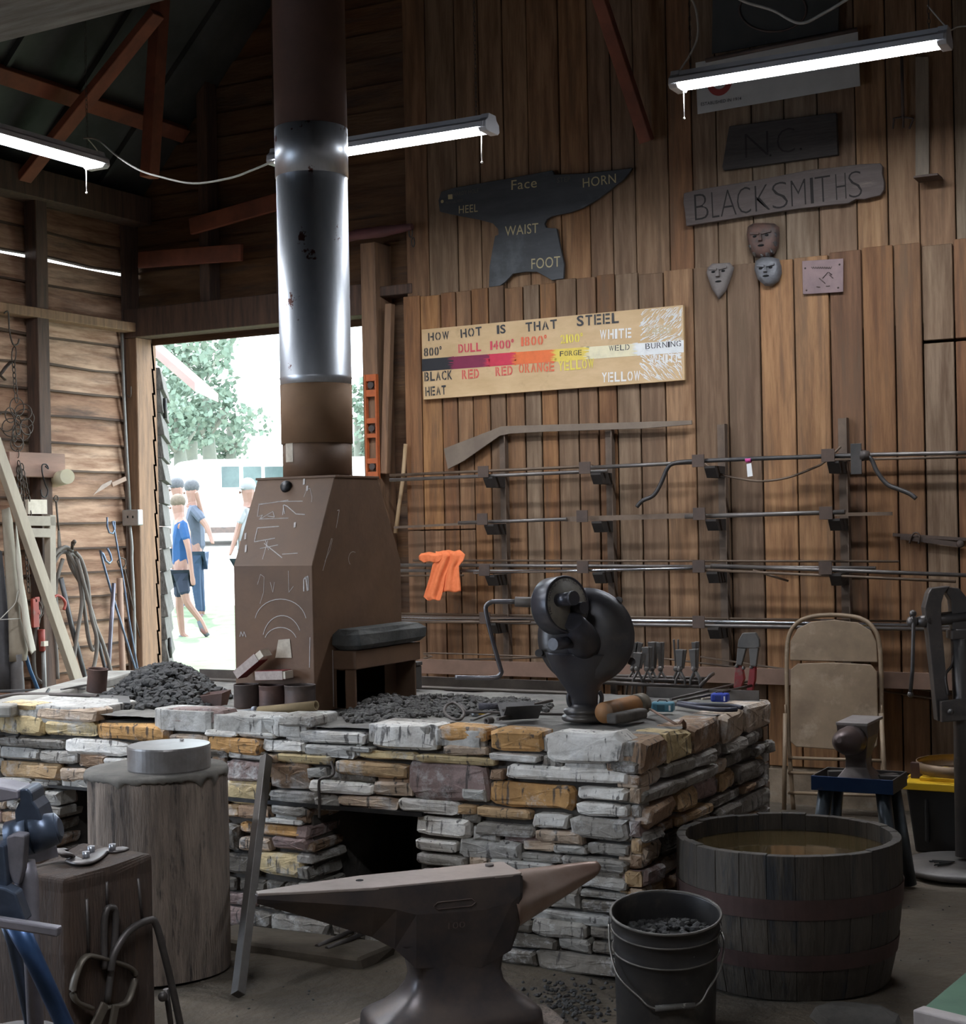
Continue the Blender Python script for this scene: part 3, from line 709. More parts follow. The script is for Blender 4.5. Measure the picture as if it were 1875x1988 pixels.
# ================================================================ SHOP LIGHTS
M_TUBE=mat('led_tube',(1,1,1),emit=((.88,.93,1),LAMP))
M_HOUS=mat('lamp_housing',(.62,.62,.64),(.5,.5,.52),rough=.5,metal=.1,scale=5)
M_CORD=mat('white_cord',(.55,.52,.46),(.4,.38,.34),rough=.7,scale=20)
M_CHAIN=mat('chain_steel',(.10,.095,.09),(.06,.05,.045),rough=.5,metal=.7,scale=20)
def shop_light(A,B,label,chain=True,pull=None,group='strip lights'):
    A=Vector(A); B=Vector(B); c=(A+B)/2; d=(B-A).normalized(); s=d.cross(Vector((0,0,1))).normalized()
    t=thing('shop_light',label,'light',c,group)
    h=MB(); L=(B-A).length
    prof=[(-.078,-.002),(-.074,.022),(-.040,.040),(-.032,.062),(.032,.062),(.040,.040),(.074,.022),(.078,-.002),(.074,-.002),(.070,.020),(-.070,.020),(-.074,-.002)]
    M=Matrix((s,Vector((0,0,1)),d)).transposed().to_4x4(); M.translation=A
    h.prism(prof,0,L,M=M); h.build('housing',M_HOUS,t)
    e=MB(); e.prism([(-.066,.019),(-.064,.001),(.064,.001),(.066,.019)],.035,L-.035,M=M); e.build('led_diffuser',M_TUBE,t)
    for z0,z1 in ((-.012,.03),(L-.03,L+.012)):
        ec=MB(); ec.prism([(-.070,-.006),(-.055,-.020),(.055,-.020),(.070,-.006),(.066,.026),(.042,.044),(.034,.066),(-.034,.066),(-.042,.044),(-.066,.026)],z0,z1,M=M); ec.build('end_cap',M_HOUS,t,bevel=.003)
    if pull is not None:
        q=A+(B-A)*pull+Vector((0,0,-.015)); pc=MB(); pc.tube([q,q-Vector((0,0,.13))],.0022,6); pc.ball(q-Vector((0,0,.135)),.006,8,6); pc.build('pull_cord',M_CORD,t)
    if chain:
        for k in (.06,.94):
            q=A+(B-A)*k+Vector((0,0,.06)); cb=MB(); zz=0
            while zz<1.1:
                ax=s if int(zz/.022)%2 else d
                cb.tube([q+Vector((0,0,zz))+ax*(.006*math.cos(a))+Vector((0,0,.014*math.sin(a))) for a in [2*PI*i/8 for i in range(8)]],.0014,4,closed=True); zz+=.022
            q2=q+Vector((0,0,1.1)); cb.tube([q2,q2+Vector((0,0,3))],.0014,4)
            cb.build('hanging_chain',M_CHAIN,t)
    return t
def solve_y(pa,pb,L=1.22):
    best=None
    for i in range(400):
        y=-5+i*.012; a=atY(*pa,y); b=atY(*pb,y); e=abs((a-b).length-L)
        if best is None or e<best[0]: best=(e,y)
    return best[1]
y=solve_y((1312,168),(1838,84)); z=(atY(1312,168,y).z+atY(1838,84,y).z)/2
a=atY(1312,168,y); b=atY(1838,84,y); shop_light((a.x,y,z),(b.x,y,z),'bright hanging strip light at upper right, in front of the white banner',pull=.03); L1=(a,b,z,y)
y=solve_y((536,314),(952,252)); a=atY(536,314,y); b=atY(952,252,y); z=(a.z+b.z)/2
shop_light((a.x,y,z),(b.x,y,z),'bright hanging strip light behind the flue pipe',pull=.96); L2=(a,b,z,y)
a=atZ(190,322,L2[2]); shop_light((a.x,a.y-1.22,a.z),(a.x,a.y,a.z),'bright hanging strip light at the left edge, above the wood stud',pull=.93); L3=a

shop_light((-1.38,-4.1,2.6),(-.16,-4.1,2.6),'hanging strip light before the forge, just outside the left of the view',pull=.9)
shop_light((1.7,-6.3,2.75),(2.92,-6.3,2.75),'hanging strip light above the large anvil, outside the view',pull=.9)
# ================================================================ LARGE THINGS ON THE FLOOR
def atPl(px,py,P0,n):
    r=ray(px,py); n=Vector(n); return CAM+r*((Vector(P0)-CAM).dot(n)/r.dot(n))
M_STEELW=mat('worn_steel',(.46,.39,.35),(.30,.25,.22),rough=.36,metal=.4,scale=5,detail=8,bump=.06,rvar=.1)
M_DARKSTEEL=mat('dark_forged_steel',(.055,.05,.055),(.12,.09,.075),rough=.42,metal=.45,scale=7,detail=8,bump=.12,rvar=.1)
M_HORN=mat('horn_steel',(.40,.30,.25),(.24,.14,.10),rough=.30,metal=.5,scale=4,detail=8,bump=.06,rvar=.08,stretch=(1,1,1))
# --- the big anvil
zA=.70; A=atZ(497,1738,zA); B=atZ(1162,1672,zA); ax=(B-A).normalized(); ay=Vector((0,0,1)).cross(ax)
anv=thing('anvil','large double-ended anvil with pointed heel and rusty round horn in front of the forge','anvil',A+ax*.43-Vector((0,0,.34)))
AM=Matrix((ax,ay,Vector((0,0,1)))).transposed().to_4x4(); AM.translation=Vector((A.x,A.y,0))
ab=MB()
secs=[(0,.012,.008,.700,.683),(.12,.040,.018,.702,.640),(.25,.064,.034,.703,.590),(.30,.067,.045,.703,.560),(.345,.068,.056,.703,.515),(.50,.068,.058,.703,.50),(.572,.068,.055,.703,.53),(.592,.068,.052,.703,.575),(.600,.064,.045,.699,.59)]
vs=[]; n=len(secs)
for x,wt,wb,zt1,zb1 in secs:
    zm=zt1-(zt1-zb1)*.35
    for y,z in ((-wt,zt1),(wt,zt1),(wt,zm),(wb,zb1),(-wb,zb1),(-wt,zm)): vs.append(AM@Vector((x,y,z)))
fs=[(0,1,2,3,4,5),tuple((n-1)*6+k for k in (5,4,3,2,1,0))]
for i in range(n-1):
    for k in range(6): fs.append((i*6+k,i*6+(k+1)%6,i*6+6+(k+1)%6,i*6+6+k))
ab.add(vs,fs)
lay=[(.565,.300,.592,.062),(.54,.325,.575,.060),(.515,.343,.562,.058),(.485,.350,.556,.058),(.462,.342,.562,.061),(.440,.322,.580,.068),(.420,.292,.604,.082),(.404,.262,.628,.097),(.396,.250,.637,.105),(.390,.247,.640,.108),(.360,.245,.642,.112)]
vs=[]; nk_=24
for z,a,b,h in lay:
    mx,my=(a+b)/2,(b-a)/2
    for k in range(nk_):
        t=2*PI*k/nk_; e=.42 if z>.41 else .30
        vs.append(AM@Vector((mx+my*math.copysign(abs(math.cos(t))**e,math.cos(t)),h*math.copysign(abs(math.sin(t))**e,math.sin(t)),z)))
fs=[]
for i in range(len(lay)-1):
    for k in range(nk_): fs.append((i*nk_+k,i*nk_+(k+1)%nk_,(i+1)*nk_+(k+1)%nk_,(i+1)*nk_+k))
ab.add(vs,fs,True); ab.add(vs[-nk_:],[tuple(range(nk_))]); ab.build('anvil_body',M_DARKSTEEL,anv)
fc=MB(); pl=[(.002,-.0125),(.12,-.0405),(.25,-.0645),(.572,-.0685),(.594,-.066),(.600,-.058),(.600,.058),(.594,.066),(.572,.0685),(.25,.0645),(.12,.0405),(.002,.0125)]
fc.prism(pl,.700,.7065,M=AM); fc.build('face_plate',M_STEELW,anv,bevel=.0015)
hn=MB(); pr=[]
for i in range(22):
    t=i/21; x=.585+.232*t; r=.067*(1-t)+.016*t; 
    if i>=20: r*=.93 if i==20 else .6
    top=.699+.004*t; pr.append((AM@Vector((x,0,top-r)),r))
hn.tube([p for p,_ in pr],[r for _,r in pr],32); hn.build('horn',M_HORN,anv)
for px,py,rx,sq in ((698,1709,.011,0),(950,1681,.013,1)):
    p=atZ(px,py,.7068); hh=MB()
    if sq: hh.cyl(p-Vector((0,0,.003)),p+Vector((0,0,.004)),rx*.8); hh.build('plug',M_DARKSTEEL,anv)
    else: hh.cyl(p-Vector((0,0,.002)),p+Vector((0,0,.0006)),rx*.8); hh.build('pritchel_hole',M_BLACK,anv)
em=MB(); sp=lambda x,z:AM@Vector((x,-.068-.0004,z))
fit_text(em,'100',sp(.418,.598),sp(.458,.598),.014,-ay); em.tube([sp(.395,.660),sp(.385,.652),sp(.395,.644),sp(.475,.644),sp(.485,.652),sp(.475,.660)],.0012,4,closed=True)
em.build('stamped_mark',mat('stamp_dark',(.10,.07,.06),rough=.7,metal=.3),anv,fix=False)
sk=MB(); c0=AM@Vector((.44,0,0)); pts=[(.27*math.cos(2*PI*k/20)*(1+random.uniform(-.03,.03)),.20*math.sin(2*PI*k/20)*(1+random.uniform(-.03,.03))) for k in range(20)]
M2=AM.copy(); M2.translation=c0; sk.prism(pts,0,.358,M=M2)
M_STUMP=mat('wood_stump',(.32,.25,.20),(.12,.095,.08),rough=.9,scale=3,stretch=(8,8,1.1),detail=9,bump=.6,bscale=20,c3=(.06,.05,.045),s3=5,lo3=.56,hi3=.66,bdist=.015)
tag(sk.build('anvil_stump',M_STUMP,bevel=.008),'dark wooden stump block under the large double-ended anvil','stump')
# --- stump with round steel swage disc, left
z=.68; c=atZ(304,1494,z); r=266/F*((c-CAM).dot(CF))/2; st=thing('tree_stump','tall weathered round tree stump standing left of centre before the forge','stump',(c.x,c.y,0))
sb_=MB(); prof=[]; ns=64; rows=14
for i in range(rows+1):
    zz=z*i/rows
    for k in range(ns):
        a=2*PI*k/ns; rr=r*(1+.02*math.sin(3*a)+.012*noise.noise(Vector((math.cos(a)*2,math.sin(a)*2,zz*1.5)))+.006*noise.noise(Vector((math.cos(a)*9,math.sin(a)*9,zz*3))))
        if abs(((math.degrees(a)-247+180)%360)-180)<3.2: rr-=.02*min(1,zz/z*1.4)
        sb_.v.append(Vector((c.x+rr*math.cos(a),c.y+rr*math.sin(a),zz-(0 if i<rows else .004*math.sin(9*a)))))
for i in range(rows):
    for k in range(ns):
        sb_.f.append([i*ns+k,i*ns+(k+1)%ns,(i+1)*ns+(k+1)%ns,(i+1)*ns+k]); sb_.c.append((1,1,1)); sb_.sm.append(True)
sb_.f.append([rows*ns+k for k in range(ns)]); sb_.c.append((1,1,1)); sb_.sm.append(False); sb_.build('stump_log',M_STUMP,st)
mr_=MB(); random.seed(2)      # drooping mortar skirt along the rim
nn_=120; vs=[]; 
for k in range(nn_):
    a=2*PI*k/nn_; dr=.010+.034*max(0,math.sin(a*11+math.sin(a*5)*2.5))*(.5+.5*math.sin(a*3+1))+.008*random.random()
    for q,(ro,zo) in enumerate(((-.05,.010),(.003,.008),(.009,-.004),(.008,-dr*.7),(.000,-dr))): vs.append((c.x+(r+ro)*math.cos(a),c.y+(r+ro)*math.sin(a),z+zo))
fs=[]
for k in range(nn_):
    l=(k+1)%nn_
    for q in range(4): fs.append((k*5+q,l*5+q,l*5+q+1,k*5+q+1))
mr_.add(vs,fs,True); mr_.add([vs[k*5] for k in range(nn_)],[tuple(range(nn_))],True)
mr_.build('mortar_crust',mat('grey_mortar',(.21,.19,.165),(.13,.12,.105),rough=.95,scale=9,bump=.5),st)
sd_=MB(); c2=atZ(328,1446,z+.09); rd=159/F*((c2-CAM).dot(CF))/2
sd_.lathe([(0,z+.009),(rd*.985,z+.009),(rd,z+.015),(rd,z+.086),(rd*.985,z+.092),(0,z+.092)],(c2.x,c2.y,0),56)
dk=sd_.build('steel_disc',mat('disc_steel',(.33,.315,.31),(.20,.18,.17),rough=.38,metal=.35,scale=6,detail=8,bump=.1),bevel=0)
for p in dk.data.polygons: p.use_smooth=False
tag(dk,'thick round steel disc lying on top of the tall stump','steel disc')
ch=MB(); p=atZ(349,1436,z+.096); ch.bar(p,p+Vector((.014,.004,0)),.007); tag(ch.build('chalk_piece',M_CHALK,bevel=.002),'small white chalk piece on the steel disc','chalk')
# --- leaning square bar
p=atZ(462,1931,.008); q=atY(517,1470,FY-.028); bb=MB(); bb.bar(p,q,.034,.034,up=(0,-1,0)); tag(bb.build('steel_bar',M_STEELW if 0 else mat('grey_bar',(.17,.155,.145),(.11,.10,.09),rough=.5,metal=.5,scale=7),bevel=.002),'long square steel bar leaning against the stone forge beside the tall stump','bar')
# --- bucket
c=atZ(1288,1766,.345); Zb=(c-CAM).dot(CF); rb=211/F*Zb/2
bk=thing('metal_pail','dark metal pail of coal with bail handle before the forge corner','pail',(c.x,c.y,0))
T=Matrix.Translation(Vector((c.x,c.y,.18)))@Matrix.Rotation(math.radians(-9),4,CR)@Matrix.Translation(Vector((-c.x,-c.y,-.18)))
T=Matrix.Translation(Vector((c.x,c.y,.0)))@Matrix.Rotation(math.radians(9),4,CR)
M_PAIL=mat('pail_black',(.028,.027,.029),(.055,.05,.046),rough=.4,metal=.2,scale=5,detail=8,bump=.05,c3=(.12,.10,.08),s3=3)
M_PRIM=mat('pail_rim_dusty',(.15,.135,.12),(.09,.08,.07),rough=.5,metal=.3,scale=12)
pb=MB(); h=.355; pb.lathe([(0,.008),(rb*.90,.008),(rb*.91,0),(rb*.905,.02),(rb*.93,.20),(rb*.935,.235),(rb*.965,.245),(rb*.965,.252),(rb*.945,.262),(rb*.95,.300),(rb*.985,.308),(rb*.985,.316),(rb*.965,.324),(rb*.975,h-.012),(rb*1.0,h-.008),(rb*1.005,h),(rb*.985,h+.004),(rb*.965,h-.005),(rb*.945,.30),(rb*.88,.02),(0,.02)],(0,0,0),48,T)
o=pb.build('pail_body',M_PAIL,bk)
for zz_,rr_,th_ in ((h,1.0,.0045),(.312,.992,.003),(.248,.972,.003)):
    q=MB(); q.tube([T@Vector((rb*rr_*math.cos(2*PI*k/48),rb*rr_*math.sin(2*PI*k/48),zz_)) for k in range(48)],th_,8,closed=True); q.build('rim_bead',M_PRIM,bk)
cb=MB(); random.seed(8)
for i in range(170):
    a=random.random()*2*PI; rr=rb*.86*math.sqrt(random.random()); x,y=rr*math.cos(a),rr*math.sin(a)
    zz=.272+.035*max(0,1-((x-.05)**2+(y-.02)**2)/.018)
    cb.rock(T@Vector((x,y,zz)),random.uniform(.008,.017),(1,.8,.7))
cb.add([T@Vector((rb*.9*math.cos(2*PI*k/24),rb*.9*math.sin(2*PI*k/24),.272)) for k in range(24)],[tuple(range(24))])
M_COAL=mat('coal',(.028,.027,.028),(.065,.062,.058),rough=.75,scale=20,bump=.5,c3=(.10,.10,.10),s3=30,lo3=.62,hi3=.75)
tag(cb.build('coal_heap',M_COAL),'small heap of coal inside the dark metal pail','coal',kind='stuff')
hd=MB(); pl=[(1182,1795),(1185,1845),(1200,1895),(1240,1935),(1272,1958)]; pr_=[(1350,1952),(1375,1920),(1398,1880),(1406,1830),(1397,1805)]
dd=Zb-rb-.012
Lp=[atD(x,y,Zb-.01-(rb+.005)*math.sin(PI*i/9)) for i,(x,y) in enumerate(pl+pr_)]
hd.tube(spline(Lp[:5]+Lp[5:],5),.0035,8); hd.build('bail_handle',mat('wire_steel',(.30,.28,.26),(.2,.18,.16),rough=.4,metal=.8,scale=20),bk)
gr=MB(); gr.tube([Lp[4],Lp[5]],.009,10); gr.build('handle_grip',M_CHALK if 0 else mat('grip_dark',(.10,.09,.08),(.3,.28,.25),rough=.7,scale=40,lo=.6,hi=.62),bk)
for s_,(x,y) in ((-1,(1186,1790)),(1,(1396,1795))):
    e=MB(); p=atD(x,y,Zb-.01); e.lathe([(0,-.004),(.018,-.004),(.018,.003),(.008,.007),(0,.007)],p,14,frame(Vector((0,0,0)),(0,0,1),CR*s_)); e.build('bail_ear',M_PAIL,bk)
# --- half barrel of water
zr_=.46; c=atZ(1528,1617,zr_); Zt=(c-CAM).dot(CF); rt=437/F*Zt/2
dxx=FX+.03+rt*.99-c.x
if dxx>0: c.x+=dxx*.5; rt*=.985
tb=thing('half_barrel','large dark wooden half-barrel tub full of brown water beside the forge','tub',(c.x,c.y,0))
M_STAVE=mat('wood_stave',(1,1,1),(.45,.42,.40),rough=.6,scale=3,stretch=(7,7,1),bump=.4,bscale=16,attr=True,c3=(.02,.02,.022),s3=2.2,lo3=.54,hi3=.64)
random.seed(4); stv=MB(); nst=26
for k in range(nst):
    a0=2*PI*k/nst+.0015; a1=2*PI*(k+1)/nst-.0015; v=random.uniform(.6,1.05); stv.col=(.082*v,.066*v,.050*v)
    dz=random.uniform(-.003,.003); rows=[(0,.875),(.08,.925),(.20,.975),(.32,1.0),(zr_+dz,.995)]
    vs=[]
    for zz,kf in rows:
        for a in (a0,(a0+a1)/2,a1):
            vs.append((c.x+rt*kf*math.cos(a),c.y+rt*kf*math.sin(a),zz)); 
        for a in (a1,(a0+a1)/2,a0): vs.append((c.x+(rt*kf-.03)*math.cos(a),c.y+(rt*kf-.03)*math.sin(a),zz))
    fs=[(0,1,2,3,4,5),(29,28,27,26,25,24)]
    for i in range(4):
        for q in range(6): fs.append((i*6+q,i*6+(q+1)%6,i*6+6+(q+1)%6,i*6+6+q))
    stv.add(vs,fs)
stv.build('staves',M_STAVE,tb,bevel=.0015,seg=1)
M_HOOP=mat('rusty_hoop',(.10,.055,.048),(.065,.04,.035),rough=.65,metal=.4,scale=6,bump=.2)
def rad(zz):
    R_=[(0,.875),(.08,.925),(.20,.975),(.32,1.0),(zr_,.995)]
    for (z0,k0),(z1,k1) in zip(R_,R_[1:]):
        if zz<=z1: return rt*(k0+(k1-k0)*(zz-z0)/(z1-z0))
for z0,z1 in ((.262,.325),(.10,.15)):
    hp=MB(); hp.lathe([(rad(z0)+.001,z0),(rad(z0)+.004,z0),(rad(z1)+.004,z1),(rad(z1)+.001,z1)],(c.x,c.y,0),72,smooth=False); hp.build('hoop',M_HOOP,tb)
wt_=MB(); wr=rt-.025; n_=48
wt_.add([(c.x+wr*math.cos(2*PI*k/n_),c.y+wr*math.sin(2*PI*k/n_),zr_-.055) for k in range(n_)]+[(c.x+rad(.08)*.9*math.cos(2*PI*k/n_),c.y+rad(.08)*.9*math.sin(2*PI*k/n_),.06) for k in range(n_)],[tuple(range(n_)),tuple(range(n_,2*n_))[::-1]]+[(k,(k+1)%n_,n_+(k+1)%n_,n_+k) for k in range(n_)])
tag(wt_.build('quench_water',mat('murky_water',(.055,.037,.015),(.085,.06,.026),rough=.06,scale=3,detail=4,bump=.05,bscale=6,spec=.6)),'still murky brown water filling the half-barrel tub','water',kind='stuff')
# rock under the tub edge
rk=MB(); p=atZ(1665,1960,.05); rk.rock((p.x,p.y,.015),.13,(1.1,.7,.35),2,.06); tag(rk.build('flat_rock',mat('dark_rock',(.10,.09,.08),(.06,.055,.05),rough=.9,scale=8,bump=.5)),'flat grey rock on the floor against the foot of the tub','rock')
# --- folding chair against the wall
bA=atZ(1618,1590,0); vup=Vector((0,.12,1.0)).normalized(); nC=Vector((0,-1,.12)).normalized()
def pc(px,py,off=0): return atPl(px,py,bA+nC*off,nC)
M_CH=mat('chair_tan_paint',(.27,.195,.125),(.17,.118,.075),rough=.55,metal=.15,scale=4,detail=9,c3=(.36,.28,.20),s3=5,lo3=.52,hi3=.70,bump=.05)
chr_=thing('folding_chair','tan metal folding chair folded flat and leaning against the plank wall','chair',bA)
o=MB(); pts=[(1540,1572),(1530,1420),(1527,1300),(1530,1240),(1545,1212),(1572,1198),(1618,1194),(1668,1200),(1694,1218),(1706,1245),(1710,1300),(1712,1420),(1716,1578)]
o.tube(spline([pc(x,y) for x,y in pts],6),.0115,12); o.build('chair_frame',M_CH,chr_)
def panel(P,off,th,m,name,parent,bev=.004):
    q=MB(); a=[pc(x,y,off) for x,y in P]; b=[v-nC*th for v in a]; n=len(a)
    q.add(a+b,[tuple(range(n)),tuple(range(n,2*n))[::-1]]+[(i,(i+1)%n,n+(i+1)%n,n+i) for i in range(n)]); return q.build(name,m,parent,bevel=bev)
panel([(1533,1282),(1534,1245),(1548,1220),(1574,1207),(1618,1203),(1664,1208),(1690,1224),(1701,1247),(1703,1286),(1618,1284)],.004,.012,M_CH,'backrest',chr_)
panel([(1534,1300),(1548,1288),(1618,1286),(1690,1290),(1702,1305),(1704,1400),(1702,1448),(1690,1457),(1618,1455),(1545,1450),(1534,1440)],.03,.014,M_CH,'seat',chr_)
for k,((x0,y0),(x1,y1)) in enumerate((((1524,1385),(1522,1572)),((1710,1385),(1722,1588)))):
    q=MB(); q.tube([pc(x0,y0,.02),pc(x1,y1,.055)],.0115,12); q.build('leg',M_CH,chr_)
for y0 in (1473,1502,1541):
    q=MB(); q.tube([pc(1530,y0-2,.01),pc(1714,y0+4,.01)],.0085,10); q.build('stretcher',M_CH,chr_)
for x in (1524,1711):
    q=MB(); q.tube([pc(x,1368,.018),pc(x+1,1396,.018)],.004,6); q.build('folding_link',M_CH,chr_)
# --- small anvil on blue stool
Zs=6.25; c=atD(1643,1515,Zs); zt2=c.z+.035
M_BLUE=mat('blue_paint',(.012,.035,.10),(.02,.05,.13),rough=.4,metal=.3,scale=6,c3=(.10,.09,.085),s3=5,lo3=.6,hi3=.68)
M_TRAYG=mat('tray_grey',(.10,.09,.085),(.06,.055,.05),rough=.6,metal=.3,scale=6)
p0=atD(1574,1520,Zs); p1=atD(1713,1530,(p0-CAM).dot(CF)-.14); xa,xb,ya=p0.x,p0.x+.33,p0.y; yb=ya+.24
tl=thing('anvil_stand','blue steel tray stand on pipe legs behind the tub','stand',((xa+xb)/2,(ya+yb)/2,0))
tr=MB(); zt3=p0.z; tr.box((xa,ya,zt3-.028),(xb,ya+.006,zt3+.03)); tr.build('tray_front',M_BLUE,tl,bevel=.002)
tr=MB(); tr.box((xa,ya+.006,zt3-.028),(xa+.006,yb,zt3+.03)); tr.box((xb-.006,ya+.006,zt3-.028),(xb,yb,zt3+.03)); tr.box((xa+.006,yb-.006,zt3-.028),(xb-.006,yb,zt3+.03)); tr.box((xa+.006,ya+.006,zt3-.02),(xb-.006,yb-.006,zt3-.012)); tr.build('tray',M_TRAYG,tl,bevel=.002)
for sx in (0,1):
    for sy in (0,1):
        q=MB(); X=xa+.05 if sx==0 else xb-.05; Y=ya+.04 if sy==0 else yb-.04
        q.cyl((X,Y,zt3-.02),(X+(-.05 if sx==0 else .05),Y+(-.04 if sy==0 else .04),.0),.030,seg=18); q.build('leg',mat('pipe_leg',(.10,.115,.13),(.05,.06,.07),rough=.35,metal=.8,scale=5),tl)
sa=thing('small_anvil','small dusty bench anvil standing on the blue tray stand','anvil',((xa+xb)/2-.02,ya+.10,zt3-.012))
M_SA=mat('small_anvil_steel',(.20,.17,.155),(.12,.10,.095),rough=.5,metal=.5,scale=8,bump=.1,c3=(.05,.08,.16),s3=5,lo3=.62,hi3=.68)
zA2=atD(1660,1404,Zs).z; q=MB(); X=(xa+xb)/2-.0; zb2=zt3-.012; Y0=ya+.03
def ring4(x0,x1,y0_,y1_,z): return [(x0,y0_,z),(x1,y0_,z),(x1,y1_,z),(x0,y1_,z)]
vs=ring4(X-.085,X+.085,Y0,Y0+.17,zb2)+ring4(X-.08,X+.08,Y0+.005,Y0+.165,zb2+.02)+ring4(X-.045,X+.045,Y0+.045,Y0+.125,zb2+.07)+ring4(X-.042,X+.042,Y0+.04,Y0+.13,zb2+.11)+ring4(X-.062,X+.062,Y0-.0,Y0+.17,zA2-.05)+ring4(X-.062,X+.062,Y0-.01,Y0+.20,zA2)
fs=[(3,2,1,0),(20,21,22,23)]
for i in range(5):
    for k in range(4): fs.append((i*4+k,i*4+(k+1)%4,i*4+4+(k+1)%4,i*4+4+k))
q.add(vs,fs); q.build('anvil_body',M_SA,sa,bevel=.004)
q=MB(); q.box((X-.064,Y0-.012,zA2-.002),(X+.064,Y0+.24,zA2+.01)); q.build('face_plate',mat('face_dull',(.33,.30,.29),(.25,.22,.21),rough=.5,metal=.4,scale=10),sa,bevel=.002)
q=MB(); q.tube([(X,Y0+.0,zA2-.060),(X-.005,Y0-.06,zA2-.058),(X-.01,Y0-.11,zA2-.052),(X-.012,Y0-.145,zA2-.044),(X-.012,Y0-.155,zA2-.042)],[.060,.056,.044,.026,.010],20); q.build('horn',mat('small_horn',(.16,.12,.115),(.10,.075,.07),rough=.4,metal=.6,scale=6),sa)
for (x,y,a) in ((xa+.06,yb-.06,.4),(xb-.06,yb-.07,1.0),(xb-.045,yb-.10,.2)):
    q=MB(); R=Matrix.Rotation(a,3,'Z'); q.obox((x,y,zt3+.012),(.08,.035,.03),R); tag(q.build('steel_block',M_TRAYG,bevel=.003),'dusty steel hardy block lying in the tray beside the small anvil','steel block','hardy blocks in the tray')
# --- yellow-lidded tote
Zt2=6.9; p=atD(1760,1640,Zt2); p.z=0
ty0=p.y; tx0=p.x
tt=thing('storage_tote','black plastic storage tote with a yellow lid by the right wall end','tote',(tx0+.3,ty0+.2,0))
zl=atD(1753,1530,Zt2).z; q=MB(); e=.03
vs=ring4(tx0+e,tx0+.62-e,ty0+e,ty0+.40-e,0)+ring4(tx0,tx0+.62,ty0,ty0+.40,zl)
q.add(vs,[(3,2,1,0),(4,5,6,7),(0,1,5,4),(1,2,6,5),(2,3,7,6),(3,0,4,7)])
for k in range(4): q.box((tx0+.08+.14*k,ty0-.004,.05),(tx0+.10+.14*k,ty0+.02,zl-.04))
q.build('tote_body',mat('black_plastic',(.012,.012,.013),(.02,.02,.02),rough=.4,scale=9),tt,bevel=.01)
M_YEL=mat('yellow_plastic',(.75,.46,.02),(.62,.37,.02),rough=.4,scale=5)
q=MB(); q.box((tx0-.012,ty0-.012,zl-.005),(tx0+.632,ty0+.412,zl+.028)); q.box((tx0+.05,ty0+.05,zl+.028),(tx0+.57,ty0+.35,zl+.045)); 
for k in range(5): q.box((tx0+.09+.10*k,ty0+.06,zl+.045),(tx0+.12+.10*k,ty0+.34,zl+.052))
q.build('tote_lid',M_YEL,tt,bevel=.006)
q=MB(); q.box((tx0-.022,ty0+.14,zl-.03),(tx0-.010,ty0+.26,zl+.035)); q.build('lid_latch',M_YEL,tt,bevel=.004)
rg=MB(); p=atZ(1872,1478,zl+.10); rg.lathe([(.205,0),(.210,0),(.212,.05),(.207,.05)],(p.x,p.y,zl+.052),48); tag(rg.build('steel_ring',mat('ring_brown',(.21,.14,.085),(.14,.095,.06),rough=.5,metal=.4,scale=8)),'wide flat rusty steel ring lying on the yellow tote lid','steel ring')
bt=MB(); p=atZ(1790,1478,zl+.05); bt.box((tx0+.0,ty0+.10,zl+.029),(tx0+.05,ty0+.13,zl+.10)); tag(bt.build('steel_offcut',M_HOOP,bevel=.002),'rusty angle offcut standing on the edge of the yellow tote lid','offcut')
# --- right leg vise on its post stand
Zv=6.35; bs=atZ(1872,1690,0.0)
lv=thing('leg_vise','tall blacksmith leg vise with ball-ended handle on a post stand at the right edge','vise',(bs.x,bs.y,0)); 
D=lambda px,py,o=0: atD(px,py,(bs-CAM).dot(CF)+o)
M_VISE=mat('vise_iron',(.10,.095,.095),(.15,.13,.12),rough=.42,metal=.65,scale=6,detail=8,bump=.1,c3=(.20,.17,.15),s3=5)
q=MB(); q.lathe([(0,0),(.25,0),(.262,.012),(.25,.03),(.05,.045),(0,.045)],(bs.x,bs.y,0),40); 
q.build('round_base',mat('base_iron',(.16,.145,.135),(.10,.09,.085),rough=.5,metal=.4,scale=7,bump=.2),lv)
for k in range(9):
    pass
q=MB(); q.tube([D(1872,1662),D(1868,1400),D(1862,1220)],.038,16); q.build('post',M_VISE,lv)
def flat(name,poly,o0,th,m,parent,bev=.004):
    q=MB(); a=[D(x,y,o0) for x,y in poly]; b=[v+CF*th for v in a]; n=len(a)
    q.add(a+b,[tuple(range(n)),tuple(range(n,2*n))[::-1]]+[(i,(i+1)%n,n+(i+1)%n,n+i) for i in range(n)]); return q.build(name,m,parent,bevel=bev)
flat('front_jaw',[(1808,1142),(1845,1138),(1833,1152),(1828,1170),(1827,1200),(1842,1362),(1844,1402),(1820,1400),(1812,1320),(1800,1215),(1795,1180),(1802,1152)],-.03,.06,M_VISE,lv)
flat('rear_jaw',[(1840,1140),(1862,1142),(1885,1170),(1890,1215),(1885,1240),(1850,1235),(1848,1180),(1846,1165),(1838,1152)],-.02,.06,M_VISE,lv)
flat('mounting_plate',[(1827,1362),(1880,1356),(1882,1398),(1828,1403)],-.07,.03,M_VISE,lv)
q=MB(); q.ball(D(1845,1382,-.085),.014); q.build('pivot_bolt',M_VISE,lv)
q=MB(); q.cyl(D(1800,1205),D(1885,1195),.028,seg=20); q.cyl(D(1780,1207),D(1803,1205),.020,.034,seg=20); q.build('screw_box',M_VISE,lv)
q=MB(); q.ball(D(1771,1207),.026); q.build('screw_ball',M_VISE,lv)
